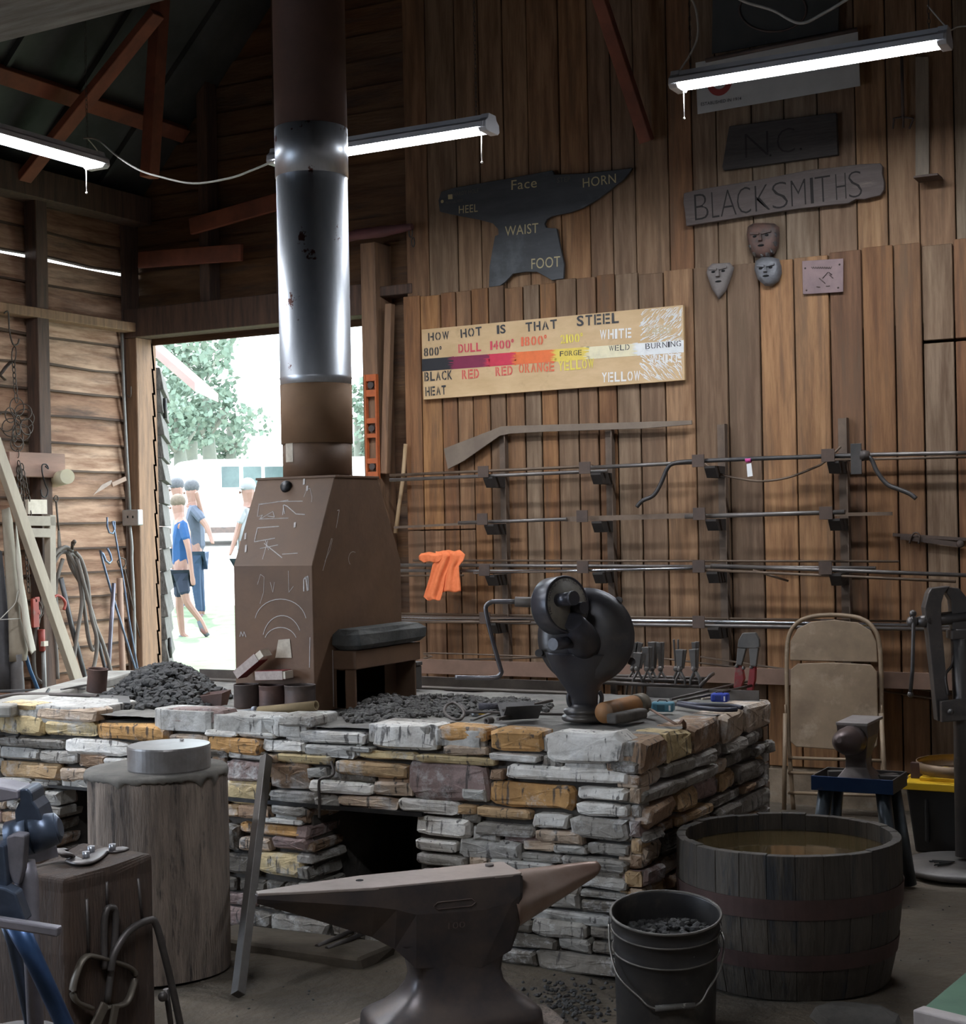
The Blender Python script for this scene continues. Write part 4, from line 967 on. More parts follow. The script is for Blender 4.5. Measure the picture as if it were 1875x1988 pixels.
q=MB(); q.tube([D(1772,1190,-.01),D(1773,1215,-.02),D(1771,1300,-.01),D(1767,1348,0)],.0085,10); q.ball(D(1772,1191,-.01),.0155); q.ball(D(1767,1348),.0135); q.build('vise_handle',M_VISE,lv)
q=MB(); q.tube(spline([D(1855,1245,.0),D(1848,1290,-.01),D(1836,1310,-.02),D(1841,1350,-.03)],5),.012,8,flat=.4); q.build('leaf_spring',M_VISE,lv)
flat('collar',[(1848,1225),(1882,1221),(1882,1240),(1848,1242)],-.045,.09,M_VISE,lv)
bb_=MB()
for k in range(10):
    a=-.5+k*.16; P=D(1862,1672,-.05); P.z=.05
    bb_.tube([P+CR*(-.02),P+CR*(-.10-.02*math.sin(k))-CF*(.06*(k-4)/5)-Vector((0,0,.004))],.0025,5)
tag(bb_.build('wire_brush_bristles',M_BLACK),'spread black wires lying on the round vise base','wires')
# --- green-topped bench corner, lower right
g0=atZ(1782,1966,.62); g1=atZ(1880,1990,.62); g2=atZ(1875,1888,.62)
gt=thing('green_bench','corner of a green-topped bench with pale metal edge at lower right','bench',(g1.x+.1,g1.y+.1,0))
e=(g1-g0).normalized(); f=(g2-g0); far=g0+f*1.6; 
q=MB(); a=[g0,g0+e*.9,far+e*.9,far]; q.add([v+Vector((0,0,.0)) for v in a]+[v-Vector((0,0,.02)) for v in a],[(0,1,2,3),(7,6,5,4),(0,4,5,1),(1,5,6,2),(2,6,7,3),(3,7,4,0)]); q.build('bench_top',mat('green_mat',(.10,.20,.125),(.075,.155,.10),rough=.7,scale=8),gt)
q=MB(); q.bar(g0-Vector((0,0,.008)),g0+e*.9-Vector((0,0,.008)),.035,.035); q.build('edge_rail',mat('pale_metal',(.50,.46,.45),(.38,.34,.33),rough=.45,metal=.3,scale=9),gt,bevel=.003)
for v in (g0+e*.12+f*.2,g0+e*.8+f*.2,g0+e*.8+f*1.4,g0+e*.2+f*1.4):
    q=MB(); q.box((v.x-.02,v.y-.02,0),(v.x+.02,v.y+.02,.60)); q.build('leg',M_VISE,gt)
# --- wooden block post with clamps, left front
zB=.60; b0=atZ(124,1706,zB); b1=atZ(298,1664,zB); b2=atZ(88,1684,zB)
wx=(b1-b0); wd_=wx.length; wx.normalize(); wy=Vector((-wx.y,wx.x,0)); dp=.30
bo=MB(); 
BM=Matrix((wx,wy,Vector((0,0,1)))).transposed().to_4x4(); BM.translation=Vector((b0.x,b0.y,0))
nx=10; vs=[]
for (z_,jj) in ((0,0),(.2,.004),(.4,-.004),(.56,.004),(zB,0)):
    for (x,y) in ((0,0),(wd_*.5,-.004),(wd_,0),(wd_+.004,dp*.5),(wd_,dp),(wd_*.5,dp),(0,dp),(-.012,dp*.5)): vs.append(BM@Vector((x+jj,y+jj,z_+(.012 if z_==zB and x>wd_*.8 else 0)-(.010 if z_==zB and x==wd_*.5 else 0))))
fs=[tuple(range(8))[::-1],tuple(range(32,40))]
for i in range(4):
    for k in range(8): fs.append((i*8+k,i*8+(k+1)%8,i*8+8+(k+1)%8,i*8+8+k))
bo.add(vs,fs); tag(bo.build('wooden_block',mat('wood_block_old',(.085,.052,.035),(.045,.03,.024),rough=.8,scale=3,stretch=(8,8,1.2),bump=.5,bscale=18,c3=(.14,.10,.075),s3=3),bevel=.014,seg=3),'dark upright timber block post hung with clamps, left foreground','timber block')
nB=-wy
def pb_(px,py,off=.0): return atPl(px,py,b0+nB*off,nB)
M_BENT=mat('bent_iron',(.13,.115,.11),(.08,.07,.065),rough=.5,metal=.6,scale=10,bump=.1)
strap=[(45,1672),(85,1660),(108,1646),(124,1650),(138,1668),(160,1675),(180,1668),(200,1652),(225,1652),(238,1648)]
q=MB(); Q=[atZ(x,y,zB+.012+(.03 if 2<=i<=3 else 0)) for i,(x,y) in enumerate(strap)]
Q=[Vector((v.x,v.y,zB+.013+(.022 if i in(2,3) else 0))) for i,v in enumerate(Q)]
q.tube(spline(Q,5),.024,8,flat=.25,upv=(0,0,1)); so=q.build('iron_strap',mat('strap_iron',(.22,.20,.20),(.15,.13,.12),rough=.45,metal=.6,scale=9)); tag(so,'curved flat iron strap with three bolt heads on top of the block post','iron strap')
for x,y in ((177,1648),(167,1659),(218,1644)):
    q=MB(); p=atZ(x,y+4,zB+.02); q.cyl(Vector((p.x,p.y,zB+.014)),Vector((p.x,p.y,zB+.034)),.010,seg=12); q.build('bolt_head',mat('bolt_steel',(.45,.46,.5),rough=.35,metal=.8),so)
for i,(x0,y0,x1,y1,l) in enumerate(((168,1745,172,1852,'short nail-like rod hung on the left of the block post face'),(207,1712,208,1760,'thin iron rod hung at the middle of the block post face'),(268,1705,276,1785,'thin iron rod hung at the right of the block post face'))):
    q=MB(); q.tube([pb_(x0,y0,.012),pb_(x1,y1,.012)],.004,8); tag(q.build('iron_rod',M_BENT),l,'rod')
# locking clamp (square mouthed)
q=MB(); P=[(160,1988),(150,1955),(140,1935),(145,1900),(160,1865),(178,1855),(215,1865),(250,1878),(262,1890),(255,1925),(240,1950),(205,1960)]
cl=thing('welding_clamp','locking clamp with angular jaws hung low on the block post','clamp',pb_(200,1900,.02))
q.tube(spline([pb_(x,y,.02) for x,y in [(178,1957),(150,1945),(141,1922),(152,1880),(166,1858),(185,1857),(240,1873),(261,1888),(258,1915),(243,1948),(205,1956)]],4),.013,8,flat=.5,upv=(0,0,1)); q.build('jaw_frame',mat('clamp_grey',(.17,.145,.115),(.12,.10,.08),rough=.5,metal=.5,scale=10),cl)
q=MB(); q.bar(pb_(205,1948,.022),pb_(175,2010,.022),.030,.012,up=nB); q.build('clamp_handle',MC['clamp_grey'],cl,bevel=.004)
q=MB(); q.bar(pb_(225,1950,.034),pb_(212,2020,.034),.022,.012,up=nB); q.build('release_lever',MC['clamp_grey'],cl,bevel=.004)
# tall tongs clamp
q=MB(); tg=thing('long_tongs','long bent-iron tongs hung from a nail at the top right of the block post','tongs',pb_(290,1800,.03))
q.tube(spline([pb_(x,y,.03) for x,y in [(215,1885),(222,1850),(250,1808),(288,1787),(303,1795),(318,1850),(335,1920),(352,2000)]],6),.0105,8); q.build('tong_arm',M_BENT,tg)
q=MB(); q.tube([pb_(322,1920,.015),pb_(334,2005,.015)],.008,8); q.ball(pb_(316,1935,.03),.014); q.build('tong_rein',M_BENT,tg)
q=MB(); q.tube(spline([pb_(x,y,.02) for x,y in [(203,1880),(202,1800),(207,1768),(216,1762),(224,1772),(222,1830),(208,1945)]],6),.0095,8); tag(q.build('loop_handle',M_BENT),'narrow loop of bent iron rod hung at the middle of the block post','iron loop')
# --- left leg vise at the frame edge
Zl=3.35; D3=lambda px,py,o=0: atD(px,py,Zl+o)
v=atZ(40,1700,.6); v=D3(60,2000); 
vl=thing('bench_vise','heavy blacksmith vise with polished jaws on blue-grey legs at the left edge','vise',(D3(40,1700).x,D3(40,1700).y,0))
M_VB=mat('vise_blue',(.11,.14,.20),(.055,.07,.10),rough=.38,metal=.6,scale=5,detail=8,bump=.08)
M_VL=mat('vise_pale',(.34,.32,.36),(.20,.19,.21),rough=.45,metal=.5,scale=7)
def flat3(name,poly,o0,th,m,parent,bev=.004):
    q=MB(); a=[D3(x,y,o0) for x,y in poly]; b=[v+CF*th for v in a]; n=len(a)
    q.add(a+b,[tuple(range(n)),tuple(range(n,2*n))[::-1]]+[(i,(i+1)%n,n+(i+1)%n,n+i) for i in range(n)]); return q.build(name,m,parent,bevel=bev)
flat3('front_jaw',[(-60,1522),(0,1528),(34,1535),(36,1552),(0,1558),(-60,1565)],-.05,.10,M_VL,vl)
flat3('rear_jaw',[(38,1532),(52,1531),(62,1540),(64,1556),(74,1570),(84,1600),(60,1615),(30,1612),(28,1575),(38,1555)],-.04,.09,M_VB,vl)
q=MB(); q.cyl(D3(20,1632,-.02),D3(62,1620,-.02),.042,seg=24); q.cyl(D3(62,1620,-.02),D3(110,1608,-.01),.042,.034,seg=24); q.cyl(D3(110,1608,-.01),D3(118,1606,-.01),.034,.020,seg=24); q.build('screw_box',M_VB,vl)
flat3('side_lug',[(12,1625),(28,1620),(48,1622),(44,1690),(36,1720),(24,1715),(12,1680)],-.10,.04,M_VL,vl)
flat3('side_lug',[(0,1640),(8,1642),(14,1720),(0,1735),(-30,1735),(-30,1640)],-.12,.05,M_VB,vl)
flat3('yoke',[(-20,1720),(10,1725),(30,1735),(50,1790),(30,1795),(-20,1770)],-.14,.05,M_VB,vl)
q=MB(); q.bar(D3(-30,1785,-.17),D3(116,1808,-.20),.024,.020); q.build('handle_bar',M_VL,vl,bevel=.004)
q=MB(); q.tube([D3(30,1790,-.12),D3(60,1850,-.12),D3(135,2010,-.12),D3(170,2090,-.12)],[.024,.020,.018,.018],12); q.build('leg',mat('blue_leg',(.05,.11,.24),(.03,.06,.14),rough=.35,metal=.5,scale=5),vl)
q=MB(); q.tube([D3(48,1672,-.05),D3(52,1715,-.05),D3(62,1850,-.05),D3(70,2010,-.05),D3(72,2090,-.05)],[.022,.026,.018,.018,.018],12); q.build('leg',M_VL,vl)
q=MB(); q.tube([D3(10,1790,.0),D3(25,1830,.0),D3(60,1990,.0),D3(66,2090,0)],.013,10); q.build('leg',M_VB,vl)
q=MB(); q.bar(D3(40,1668,.05),D3(110,1650,.10),.03,.008,up=CF); q.build('mounting_strap',M_VL,vl)
q=MB(); q.cyl((D3(30,1800).x,D3(30,1800).y,0),(D3(30,1800).x,D3(30,1800).y,.42),.09,seg=16); q.build('support_post',M_VISE,vl)
# coal crumbs on the floor
random.seed(12); q=MB()
for i in range(420):
    t=random.random(); p=atZ(random.gauss(1090,60),random.gauss(1955,26),0)
    if p.z==0 and random.random()<.95: q.rock((p.x,p.y,.004),random.uniform(.003,.011),(1,.9,.6))
for i in range(160):
    p=atZ(random.uniform(300,1850),random.uniform(1720,1980),0)
    if p.y<FY-.05 or p.x>FX+.1: q.rock((p.x,p.y,.002),random.uniform(.002,.006),(1,.9,.5))
tag(q.build('floor_cinders',M_COAL,weld=False),'loose cinders scattered over the dirt floor around the forge corner','cinders',kind='stuff')

# low concrete ledge and tong ends behind the anvil
a=atZ(500,1800,0); b=atZ(760,1860,0)
led=MB(); led.col=(1,1,1); led.box((atZ(470,1800,0).x,FY-.26,-.03),(atZ(760,1850,0).x,FY-.03,.026),jit=.01); trim(led,mat('ledge_concrete',(.13,.103,.075),(.075,.06,.045),rough=.95,scale=6,bump=.4),bevel=.01)
t=thing('tongs','pair of tongs with only the rein ends showing behind the large anvil','tongs',Vector((atZ(650,1830,0).x,FY-.4,.05)))
for (x0,y0,x1,y1) in ((615,1838,720,1790),(634,1842,735,1800)):
    q=MB(); q.tube([atZ(x0,y0,.03),atZ(x1,y1,.045)],.009,8); q.build('rein',M_BENT,t)
q=MB(); q.ball(atZ(728,1796,.062),.016,10,6); q.build('rivet',M_BENT,t)
# ================================================================ ON THE FORGE TABLE
ZT=ZF+.006
def T(px,py,z=ZT): return atZ(px,py,z)
def dep(p): return (Vector(p)-CAM).dot(CF)
M_CAST=mat('cast_iron_blower',(.045,.045,.058),(.085,.075,.066),rough=.36,metal=.3,scale=3,detail=8,bump=.08,bscale=40,c3=(.15,.125,.10),s3=2.2,lo3=.54,hi3=.74,rvar=.08)
bp=T(1135,1398); Zb_=dep(bp); mpp=Zb_/F
K=lambda px,py,o=0: atD(px,py,Zb_-o)
TC=-CF
bl=thing('forge_blower','dark cast-iron hand-crank forge blower standing on the near forge corner','blower',bp)
q=MB(); q.lathe([(0,0),(.078,0),(.084,.006),(.084,.014),(.078,.020),(.070,.022),(.070,.026),(.076,.030),(.076,.040),(.066,.046),(.050,.052),(.046,.060)],bp,40); q.build('base_flange',M_CAST,bl)
nh=(TC*.95-CR*.22+Vector((0,0,.10))).normalized()
hc=K(1137,1236,-.02); HM=frame(hc,nh.cross(Vector((0,0,1))),nh); HM=Matrix((nh.orthogonal().normalized(),nh.cross(nh.orthogonal().normalized()),nh)).transposed().to_4x4(); HM.translation=hc
R_=94*mpp
q=MB(); q.lathe([(0,.052),(R_*.35,.052),(R_*.5,.050),(R_*.72,.044),(R_*.88,.032),(R_*.97,.014),(R_,.004),(R_*1.015,.002),(R_*1.015,-.006),(R_,-.008),(R_*.97,-.02),(R_*.86,-.04),(R_*.6,-.054),(0,-.056)],(0,0,0),56,HM); q.build('fan_housing',M_CAST,bl)
q=MB(); pts=[K(1132,1268,.0),K(1131,1300,.0),K(1131,1322,.0),K(1132,1340,0),K(1134,1356,0),K(1135,1378,0)]
q.tube(spline(pts,5),[R_*(.72+0*i) if i<3 else x for i,x in enumerate([0]*3)] if 0 else [ .125-.0018*i if i<8 else None for i in range(0)] or [R_*x for x in (.80,.78,.75,.71,.67,.63,.59,.56,.53,.50,.47,.44,.41,.38,.36,.34,.325,.31,.30,.29,.285,.28,.275,.275,.275,.275)],28,flat=.42,upv=tuple(CF)); q.build('neck',M_CAST,bl)
for x in (1108,1163):
    q=MB(); q.tube(spline([K(x,1342,.0),K(x+(-5 if x<1130 else 5),1352,0),K(x+(-4 if x<1130 else 4),1364,0),K(x,1372,0)],4),.008,8); q.build('neck_scroll',M_CAST,bl)
for x,y in ((1201,1166),(1047,1268),(1226,1284)):
    q=MB(); v=K(x,y,-.02); q.cyl(v-nh*.014,v+nh*.014,.014,seg=16); q.build('bolt_lug',M_CAST,bl)
f=(CR*.62+TC*.76+Vector((0,0,.12))).normalized(); fM=Matrix((f.orthogonal().normalized(),f.cross(f.orthogonal().normalized()),f)).transposed().to_4x4(); fc_=K(1100,1173,.125); fM.translation=fc_
rg_=55*mpp
q=MB(); q.lathe([(0,.0),(rg_*.90,.0),(rg_*.93,.004),(rg_*.985,.004),(rg_,0),(rg_,-.075),(rg_*.95,-.083),(0,-.083)],(0,0,0),48,fM); q.build('gear_case',M_CAST,bl)
q=MB(); q.lathe([(0,.0005),(rg_*.90,.0005),(rg_*.90,.0035),(0,.0035)],(0,0,0),48,fM); q.build('gear_case_face',mat('dusty_lit_face',(.20,.17,.13),(.10,.09,.075),rough=.7,scale=9,detail=8),bl)  # dusty face, also painted lighter to stand in for light from the right
# raised lettering round the gear-case rim
lt=MB(); word='THE CHAMPION BLOWER & FORGE CO'
upf=(Vector((0,0,1))-f*f.z).normalized(); rtf=upf.cross(f)
for i,chh in enumerate(word):
    if chh==' ': continue
    a=math.radians(200-i*8.2); pos=fc_+(rtf*math.cos(a)+upf*math.sin(a))*rg_*.80+f*.004
    tv=(rtf*math.sin(a)-upf*math.cos(a)); fit_text(lt,chh,pos-tv*.005,pos+tv*.005,.012,f,off=.001)
lt.build('raised_lettering',mat('lettering_iron',(.13,.12,.115),rough=.5,metal=.5),bl,fix=False)
q=MB(); q.cyl(K(1080,1166,.14),K(1080,1166,.14)+f*.085,.024,seg=24); q.cyl(K(1080,1166,.14)+f*.085,K(1080,1166,.14)+f*.095,.027,.025,seg=24); q.build('shaft_boss',M_CAST,bl)
q=MB(); q.cyl(K(1112,1183,.10),K(1112,1183,.10)+f*.06,.022,seg=24); q.build('shaft_boss',M_CAST,bl)
g2=(-CR*.62+TC*.76).normalized(); q=MB(); q.cyl(K(1112,1246,.06),K(1112,1246,.06)+g2*.12,.022,seg=24); q.build('worm_shaft_boss',M_CAST,bl)
q=MB(); q.tube([hc+nh*.03+Vector((0,0,-.03)),hc+nh*.07+Vector((0,0,-.015)),hc+nh*.10+Vector((0,0,.01)),K(1112,1205,.15)],[.066,.060,.050,.035],28); q.build('gear_neck',M_CAST,bl)
sh=fc_-f*.083; crk=MB(); s0=sh-f*.0+Vector((0,0,.012)); s1=s0-f*.05; 
crk.cyl(s0,K(1000,1168,.04),.020,.018,seg=20); crk.build('crank_hub',mat('hub_brown',(.12,.095,.075),(.08,.065,.055),rough=.6,metal=.4,scale=9),bl)
q=MB(); P_=[K(1003,1168,.04),K(975,1168,.02),K(955,1168,.0),K(944,1176,-.005),K(944,1192,-.005),K(958,1250,-.005),K(971,1296,-.005),K(973,1306,-.005),K(966,1314,-.01),K(952,1316,-.015),K(915,1316,-.03),K(884,1315,-.05)]
q.tube(spline(P_[:2],2)+spline(P_[2:],4),.0085,12); q.build('crank_arm',mat('crank_steel',(.13,.12,.13),(.20,.19,.19),rough=.35,metal=.8,scale=9),bl)
# --- coal and coke
def heap(name,label,cat,spots,n,r0,r1,seed,m=M_COAL):
    random.seed(seed); q=MB()
    for i in range(n):
        (px,py,sx,sy,hh)=random.choices(spots,weights=[s[5] for s in spots])[0][:5]
        a=random.random()*2*PI; t=math.sqrt(random.random()); x=px+sx*t*math.cos(a); y=py+sy*t*math.sin(a)
        p=T(x,y); 
        if p.y<FY+.03 or p.y>FB-.03 or p.x>FX-.05: continue
        if hx0-.02<p.x<N.x+.01 and N.y-.02<p.y<hy1: continue
        z=ZF+hh*(1-t*t)*(.75+.35*noise.noise(p*7)); r=random.uniform(r0,r1)
        q.rock((p.x,p.y,max(z,ZF+.003)),r,(1,.85,.7),1)
    return tag(q.build(name,m,weld=False),label,cat,kind='stuff')
M_COKE=mat('coke_grey',(.075,.070,.066),(.15,.14,.13),rough=.9,scale=16,bump=.6,c3=(.03,.03,.03),s3=24)
# body under the coal heap
q=MB(); random.seed(41); nx,ny=36,22; cpt=T(318,1352)
heap('coal_pile','heap of black coal lumps on the forge table left of the hood','coal',[(322,1342,100,24,.150,6),(365,1352,80,20,.07,2),(300,1356,120,18,.02,1)],1300,.010,.027,5)
heap('coke_bed','grey bed of coke and clinker in front of the firebox opening','coke',[(760,1376,80,22,.05,3),(860,1368,120,20,.028,3),(980,1370,90,16,.012,2),(720,1388,60,12,.02,1)],1500,.006,.018,6,M_COKE)
heap('coke_bed','grey clinker lumps lying inside the dark firebox mouth','coke',[(735,1350,40,14,.05,1)],140,.008,.018,16,M_COKE)
# --- cans
M_CANR=mat('rusty_can',(.19,.11,.09),(.10,.07,.065),rough=.6,metal=.4,scale=6,bump=.1)
M_CAND=mat('sooty_can',(.075,.065,.062),(.15,.105,.09),rough=.6,metal=.4,scale=5,bump=.1)
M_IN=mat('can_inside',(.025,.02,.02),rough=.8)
def can(px0,px1,yt,yb,label,m,ribs=0,tilt=None,group=None):
    p=T((px0+px1)/2,yb-4); Z=dep(p); r=(px1-px0)/2/F*Z; zt0=ZT
    if tilt is None:
        p=atY((px0+px1)/2,yb-2,N.y-r-.006); Z=dep(p); zt0=p.z
    h=(yb-yt-2*r*.24*F/Z*.5)*Z/F
    t=thing('tin_can',label,'can',(p.x,p.y,zt0),group); Mx=Matrix.Translation(Vector((p.x,p.y,zt0)))
    if tilt: Mx=Mx@Matrix.Rotation(math.radians(tilt[0]),4,tilt[1])
    q=MB(); pr=[(0,0),(r*.97,0),(r,.004)]
    if ribs:
        for k in range(ribs):
            z=h*.2+h*.6*k/ribs; pr+=[(r,z),(r*.975,z+h*.3/ribs),(r,z+h*.6/ribs)]
    pr+=[(r,h-.004),(r*1.02,h-.003),(r*1.02,h),(r*.97,h),(r*.97,h-.004),(r*.95,.01),(0,.01)]
    q.lathe(pr,(0,0,0),32,Mx); q.build('can_body',m,t)
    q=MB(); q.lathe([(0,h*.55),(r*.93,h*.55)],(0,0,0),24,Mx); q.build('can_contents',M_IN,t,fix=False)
    return t
can(455,503,1324,1375,'sooty tin can, leftmost of the three in front of the hood',M_CAND)
can(504,552,1326,1374,'ribbed rusty tin can, middle of the three in front of the hood',M_CANR,9)
can(554,612,1324,1373,'wide ribbed tin can, rightmost of the three in front of the hood',M_CAND,8)
can(168,206,1297,1347,'rusty tin can leaning beside the left edge of the coal heap',MC['rusty_can'],0,(7,'Y'))
# square rusty pan
pp=T(420,1368); q=MB(); R0=Matrix.Rotation(.12,4,'Z'); R0.translation=pp; w_,d_,h_=.085,.06,.052
vs=[(-w_/2+.006,-d_/2+.006,0),(w_/2-.006,-d_/2+.006,0),(w_/2-.006,d_/2-.006,0),(-w_/2+.006,d_/2-.006,0),(-w_/2-.012,-d_/2-.006,h_*.75),(w_/2+.006,-d_/2-.006,h_),(w_/2+.006,d_/2+.006,h_*1.15),(-w_/2-.012,d_/2+.006,h_*.9)]
q.add([R0@Vector(v)*1 for v in vs],[(3,2,1,0),(0,1,5,4),(1,2,6,5),(2,3,7,6),(3,0,4,7)]); tag(q.build('square_pan',M_CANR,solid=.003),'small square rusty pan at the right foot of the coal heap','pan')
# matchboxes
M_MRED=mat('matchbox_red',(.30,.04,.04),(.20,.04,.04),rough=.7,scale=30); M_MW=mat('matchbox_tray',(.80,.72,.60),(.66,.58,.47),rough=.8,scale=30); M_MST=mat('striker_strip',(.42,.34,.31),(.55,.47,.43),rough=.9,scale=60)
def matchbox(px,py,z,rz,rx,ry,label,size=(.125,.065,.034),opn=.0):
    p=atY(px,py,N.y-.055); M=Matrix.Translation(p)@Matrix.Rotation(rz,4,'Z')@Matrix.Rotation(ry,4,'Y')@Matrix.Rotation(rx,4,'X')
    t=thing('matchbox',label,'matchbox',p); a,b,c_=size
    q=MB()
    for s in (-1,1): q.box((-a/2,-b/2,s*c_/2-.0008),(a/2,b/2,s*c_/2+.0008),M=M)
    q.build('sleeve',M_MRED,t,fix=False)
    for s in (-1,1):
        q=MB(); q.box((-a/2,s*b/2-.0008,-c_/2),(a/2,s*b/2+.0008,c_/2),M=M); q.build('striker',M_MST,t,fix=False)
    q=MB(); q.box((-a/2+.001+opn,-b/2+.002,-c_/2+.002),(a/2-.001+opn,b/2-.002,c_/2-.003),M=M); q.build('tray',M_MW,t); return t
matchbox(530,1310,(0,-.0),.08,0,-.04,'large red matchbox lying flat across the middle tin can',opn=.012)
matchbox(486,1292,(0,.0),.05,.0,-.62,'large open matchbox tilted upright in the leftmost tin can',opn=.03)
# cardboard tube, white stick and scoop
a=atY(503,1381,N.y-.135); b=atY(614,1370,N.y-.135); q=MB(); d=(b-a)
q.lathe([(.014,0),(.019,0),(.019,d.length),(.014,d.length),(.014,0)],(0,0,0),24,frame(a,d.cross(Vector((0,0,1))),d)); tag(q.build('cardboard_tube',mat('cardboard',(.26,.19,.10),(.18,.13,.07),rough=.85,scale=7)),'brown cardboard tube lying along the stones below the tin cans','tube')
a=atY(430,1384,N.y-.14); b=atY(492,1377,N.y-.14); q=MB(); q.tube([a,b],.0035,8); q.cyl(b-(b-a).normalized()*.004,b+(b-a).normalized()*.012,.011,seg=14); tag(q.build('soapstone_marker',mat('pale_blue_metal',(.55,.58,.65),(.42,.44,.5),rough=.4,scale=20)),'thin pale marker rod lying left of the cardboard tube','marker')
# block beside the firebox
q=MB(); p=T(797,1337); q.box((p.x-.035,p.y,ZT),(p.x+.03,p.y+.05,ZT+.10)); q.box((p.x-.035,p.y-.002,ZT+.101),(p.x+.035,p.y+.05,ZT+.118)); tag(q.build('steel_jig',mat('jig_grey',(.12,.11,.105),(.08,.075,.07),rough=.6,metal=.4,scale=8),bevel=.004),'upright grey steel jig behind the firebox opening','jig')
# ring-handled poker
M_ROD=mat('forged_rod',(.085,.072,.066),(.13,.11,.10),rough=.5,metal=.6,scale=14,bump=.1)
q=MB(); P_=[T(862+0,1378,ZT+.035),T(870,1367,ZT+.045),T(884,1366,ZT+.045),T(897,1378,ZT+.03),T(900,1388,ZT+.016),T(893,1397,ZT+.010),T(880,1396,ZT+.012),T(866,1388,ZT+.02)]
pk=thing('fire_poker','ring-handled iron poker lying in front of the blower base','poker',T(980,1386))
q.tube(spline(P_,4,closed=True),.0058,8,closed=True); q.build('ring_handle',M_ROD,pk)
q=MB(); q.tube([T(894,1372,ZT+.034),T(905,1382,ZT+.020),T(980,1384,ZT+.014),T(1094,1387,ZT+.012)],.0055,8); q.build('poker_shaft',M_ROD,pk)
# v-shaped sheet trough, square rod, wrench, socket, bearing, glass, old hinge
M_SHEET=mat('sheet_steel',(.17,.16,.155),(.10,.095,.09),rough=.5,metal=.5,scale=8)
q=MB(); a=T(985,1400); b=T(1045,1398)
for s,(x0,x1) in enumerate(((958,1003),(1003,1040))): pass
u=Vector((.70,.70,0)).normalized(); v=Vector((u.y,-u.x,0)); c_=T(1010,1396)
q.add([c_-u*.07+Vector((0,0,0)),c_+u*.07,c_+u*.07+v*.055+Vector((0,0,.055)),c_-u*.07+v*.055+Vector((0,0,.055)),c_+u*.07-v*.055+Vector((0,0,.055)),c_-u*.07-v*.055+Vector((0,0,.055))],[(0,1,2,3),(1,0,5,4)])
tag(q.build('sheet_trough',M_SHEET,solid=.003),'open vee of bent sheet steel lying left of the blower base','sheet steel')
q=MB(); q.tube([T(975,1380,ZT+.03),T(1072,1360,ZT+.05)],.006,8); tag(q.build('iron_rod',M_ROD),'short iron rod resting across the bent sheet steel','rod')
q=MB(); q.lathe([(.006,0),(.0135,0),(.0135,.028),(.009,.034),(.006,.034),(.006,0)],(0,0,0),18,frame(T(944,1400,ZT+.0135),(0,0,1),T(968,1396,ZT+.0135)-T(944,1400,ZT+.0135))); q.tube([T(966,1396,ZT+.0135),T(1000,1388,ZT+.015)],.0065,8); tag(q.build('socket_tool',M_ROD),'socket-ended steel tool lying in front of the bent sheet steel','socket tool')
q=MB(); q.bar(T(916,1398,ZT+.008),T(950,1386,ZT+.012),.016,.007); tag(q.build('flat_wrench',M_SHEET,bevel=.002),'short flat wrench end lying beside the poker ring','wrench')
q=MB(); q.lathe([(0,0),(.012,0),(.014,.01),(.007,.016),(0,.018)],T(922,1390,ZT),16); tag(q.build('metal_stud',mat('bright_cap',(.5,.52,.55),(.35,.36,.38),rough=.3,metal=.7,scale=20)),'small bright metal cap beside the poker ring','cap')
q=MB(); q.bar(T(926,1385,ZT+.008),T(944,1385,ZT+.008),.014,.008); tag(q.build('yellow_tag',M_YEL,bevel=.002),'tiny yellow piece lying behind the short wrench','scrap')
q=MB(); q.cyl(T(930,1371,ZT+.022),T(980,1371,ZT+.022),.013,.012,seg=12); tag(q.build('glove_roll',mat('burnt_cloth',(.07,.065,.075),(.12,.11,.12),rough=.95,scale=30,bump=.6)),'burnt cloth roll lying on the coke behind the poker','cloth')
# copper can on its side
a=T(1172,1384,ZT+.038); b=T(1246,1366,ZT+.038); d=b-a; t=thing('copper_can','rust-orange can on its side behind the blower base','can',(a+b)/2-Vector((0,0,.038)))
M_ORG=mat('orange_rust_can',(.34,.15,.045),(.20,.10,.045),rough=.55,metal=.3,scale=5,detail=8,c3=(.16,.13,.10),s3=4)
FM=frame(a,d.cross(Vector((0,0,1))),d); q=MB(); L=d.length; q.lathe([(0,0),(.036,0),(.038,.003),(.038,L*.78)],(0,0,0),32,FM); q.build('can_body',M_ORG,t)
q=MB(); q.lathe([(.038,L*.78),(.040,L*.78),(.040,L),(.036,L),(0,L-.002)],(0,0,0),32,FM); q.build('can_lid',mat('lid_dusty',(.20,.17,.13),(.14,.12,.09),rough=.6,metal=.3,scale=8),t)
# whet brick
q=MB(); a=T(1186,1396,ZT+.022); b=T(1248,1384,ZT+.022); q.bar(a,b,.045,.036); tag(q.build('grinding_brick',mat('charred_brick',(.07,.062,.055),(.13,.115,.10),rough=.9,scale=9,bump=.4),bevel=.009,seg=3),'charred rounded brick lying at the right of the blower base','brick')
q=MB(); P_=[T(1243,1366,ZT+.03),T(1275,1384,ZT+.016),T(1312,1406,ZT+.010),T(1316,1402,ZT+.015),T(1322,1404,ZT+.006),T(1322,1416,ZT-.02)]
q.tube(P_[:3],.009,6,flat=.2,upv=(0,0,1)); q.tube([P_[2]+Vector((.01,.005,.0)),P_[3]+Vector((.014,0,.008)),P_[4]+Vector((.012,0,-.002)),P_[5]+Vector((.013,0,0))],.008,6,flat=.25); tag(q.build('rusty_strap',mat('strap_rust',(.24,.13,.085),(.16,.09,.06),rough=.7,scale=12)),'thin rusty strip reaching from the orange can to the table edge','strip')
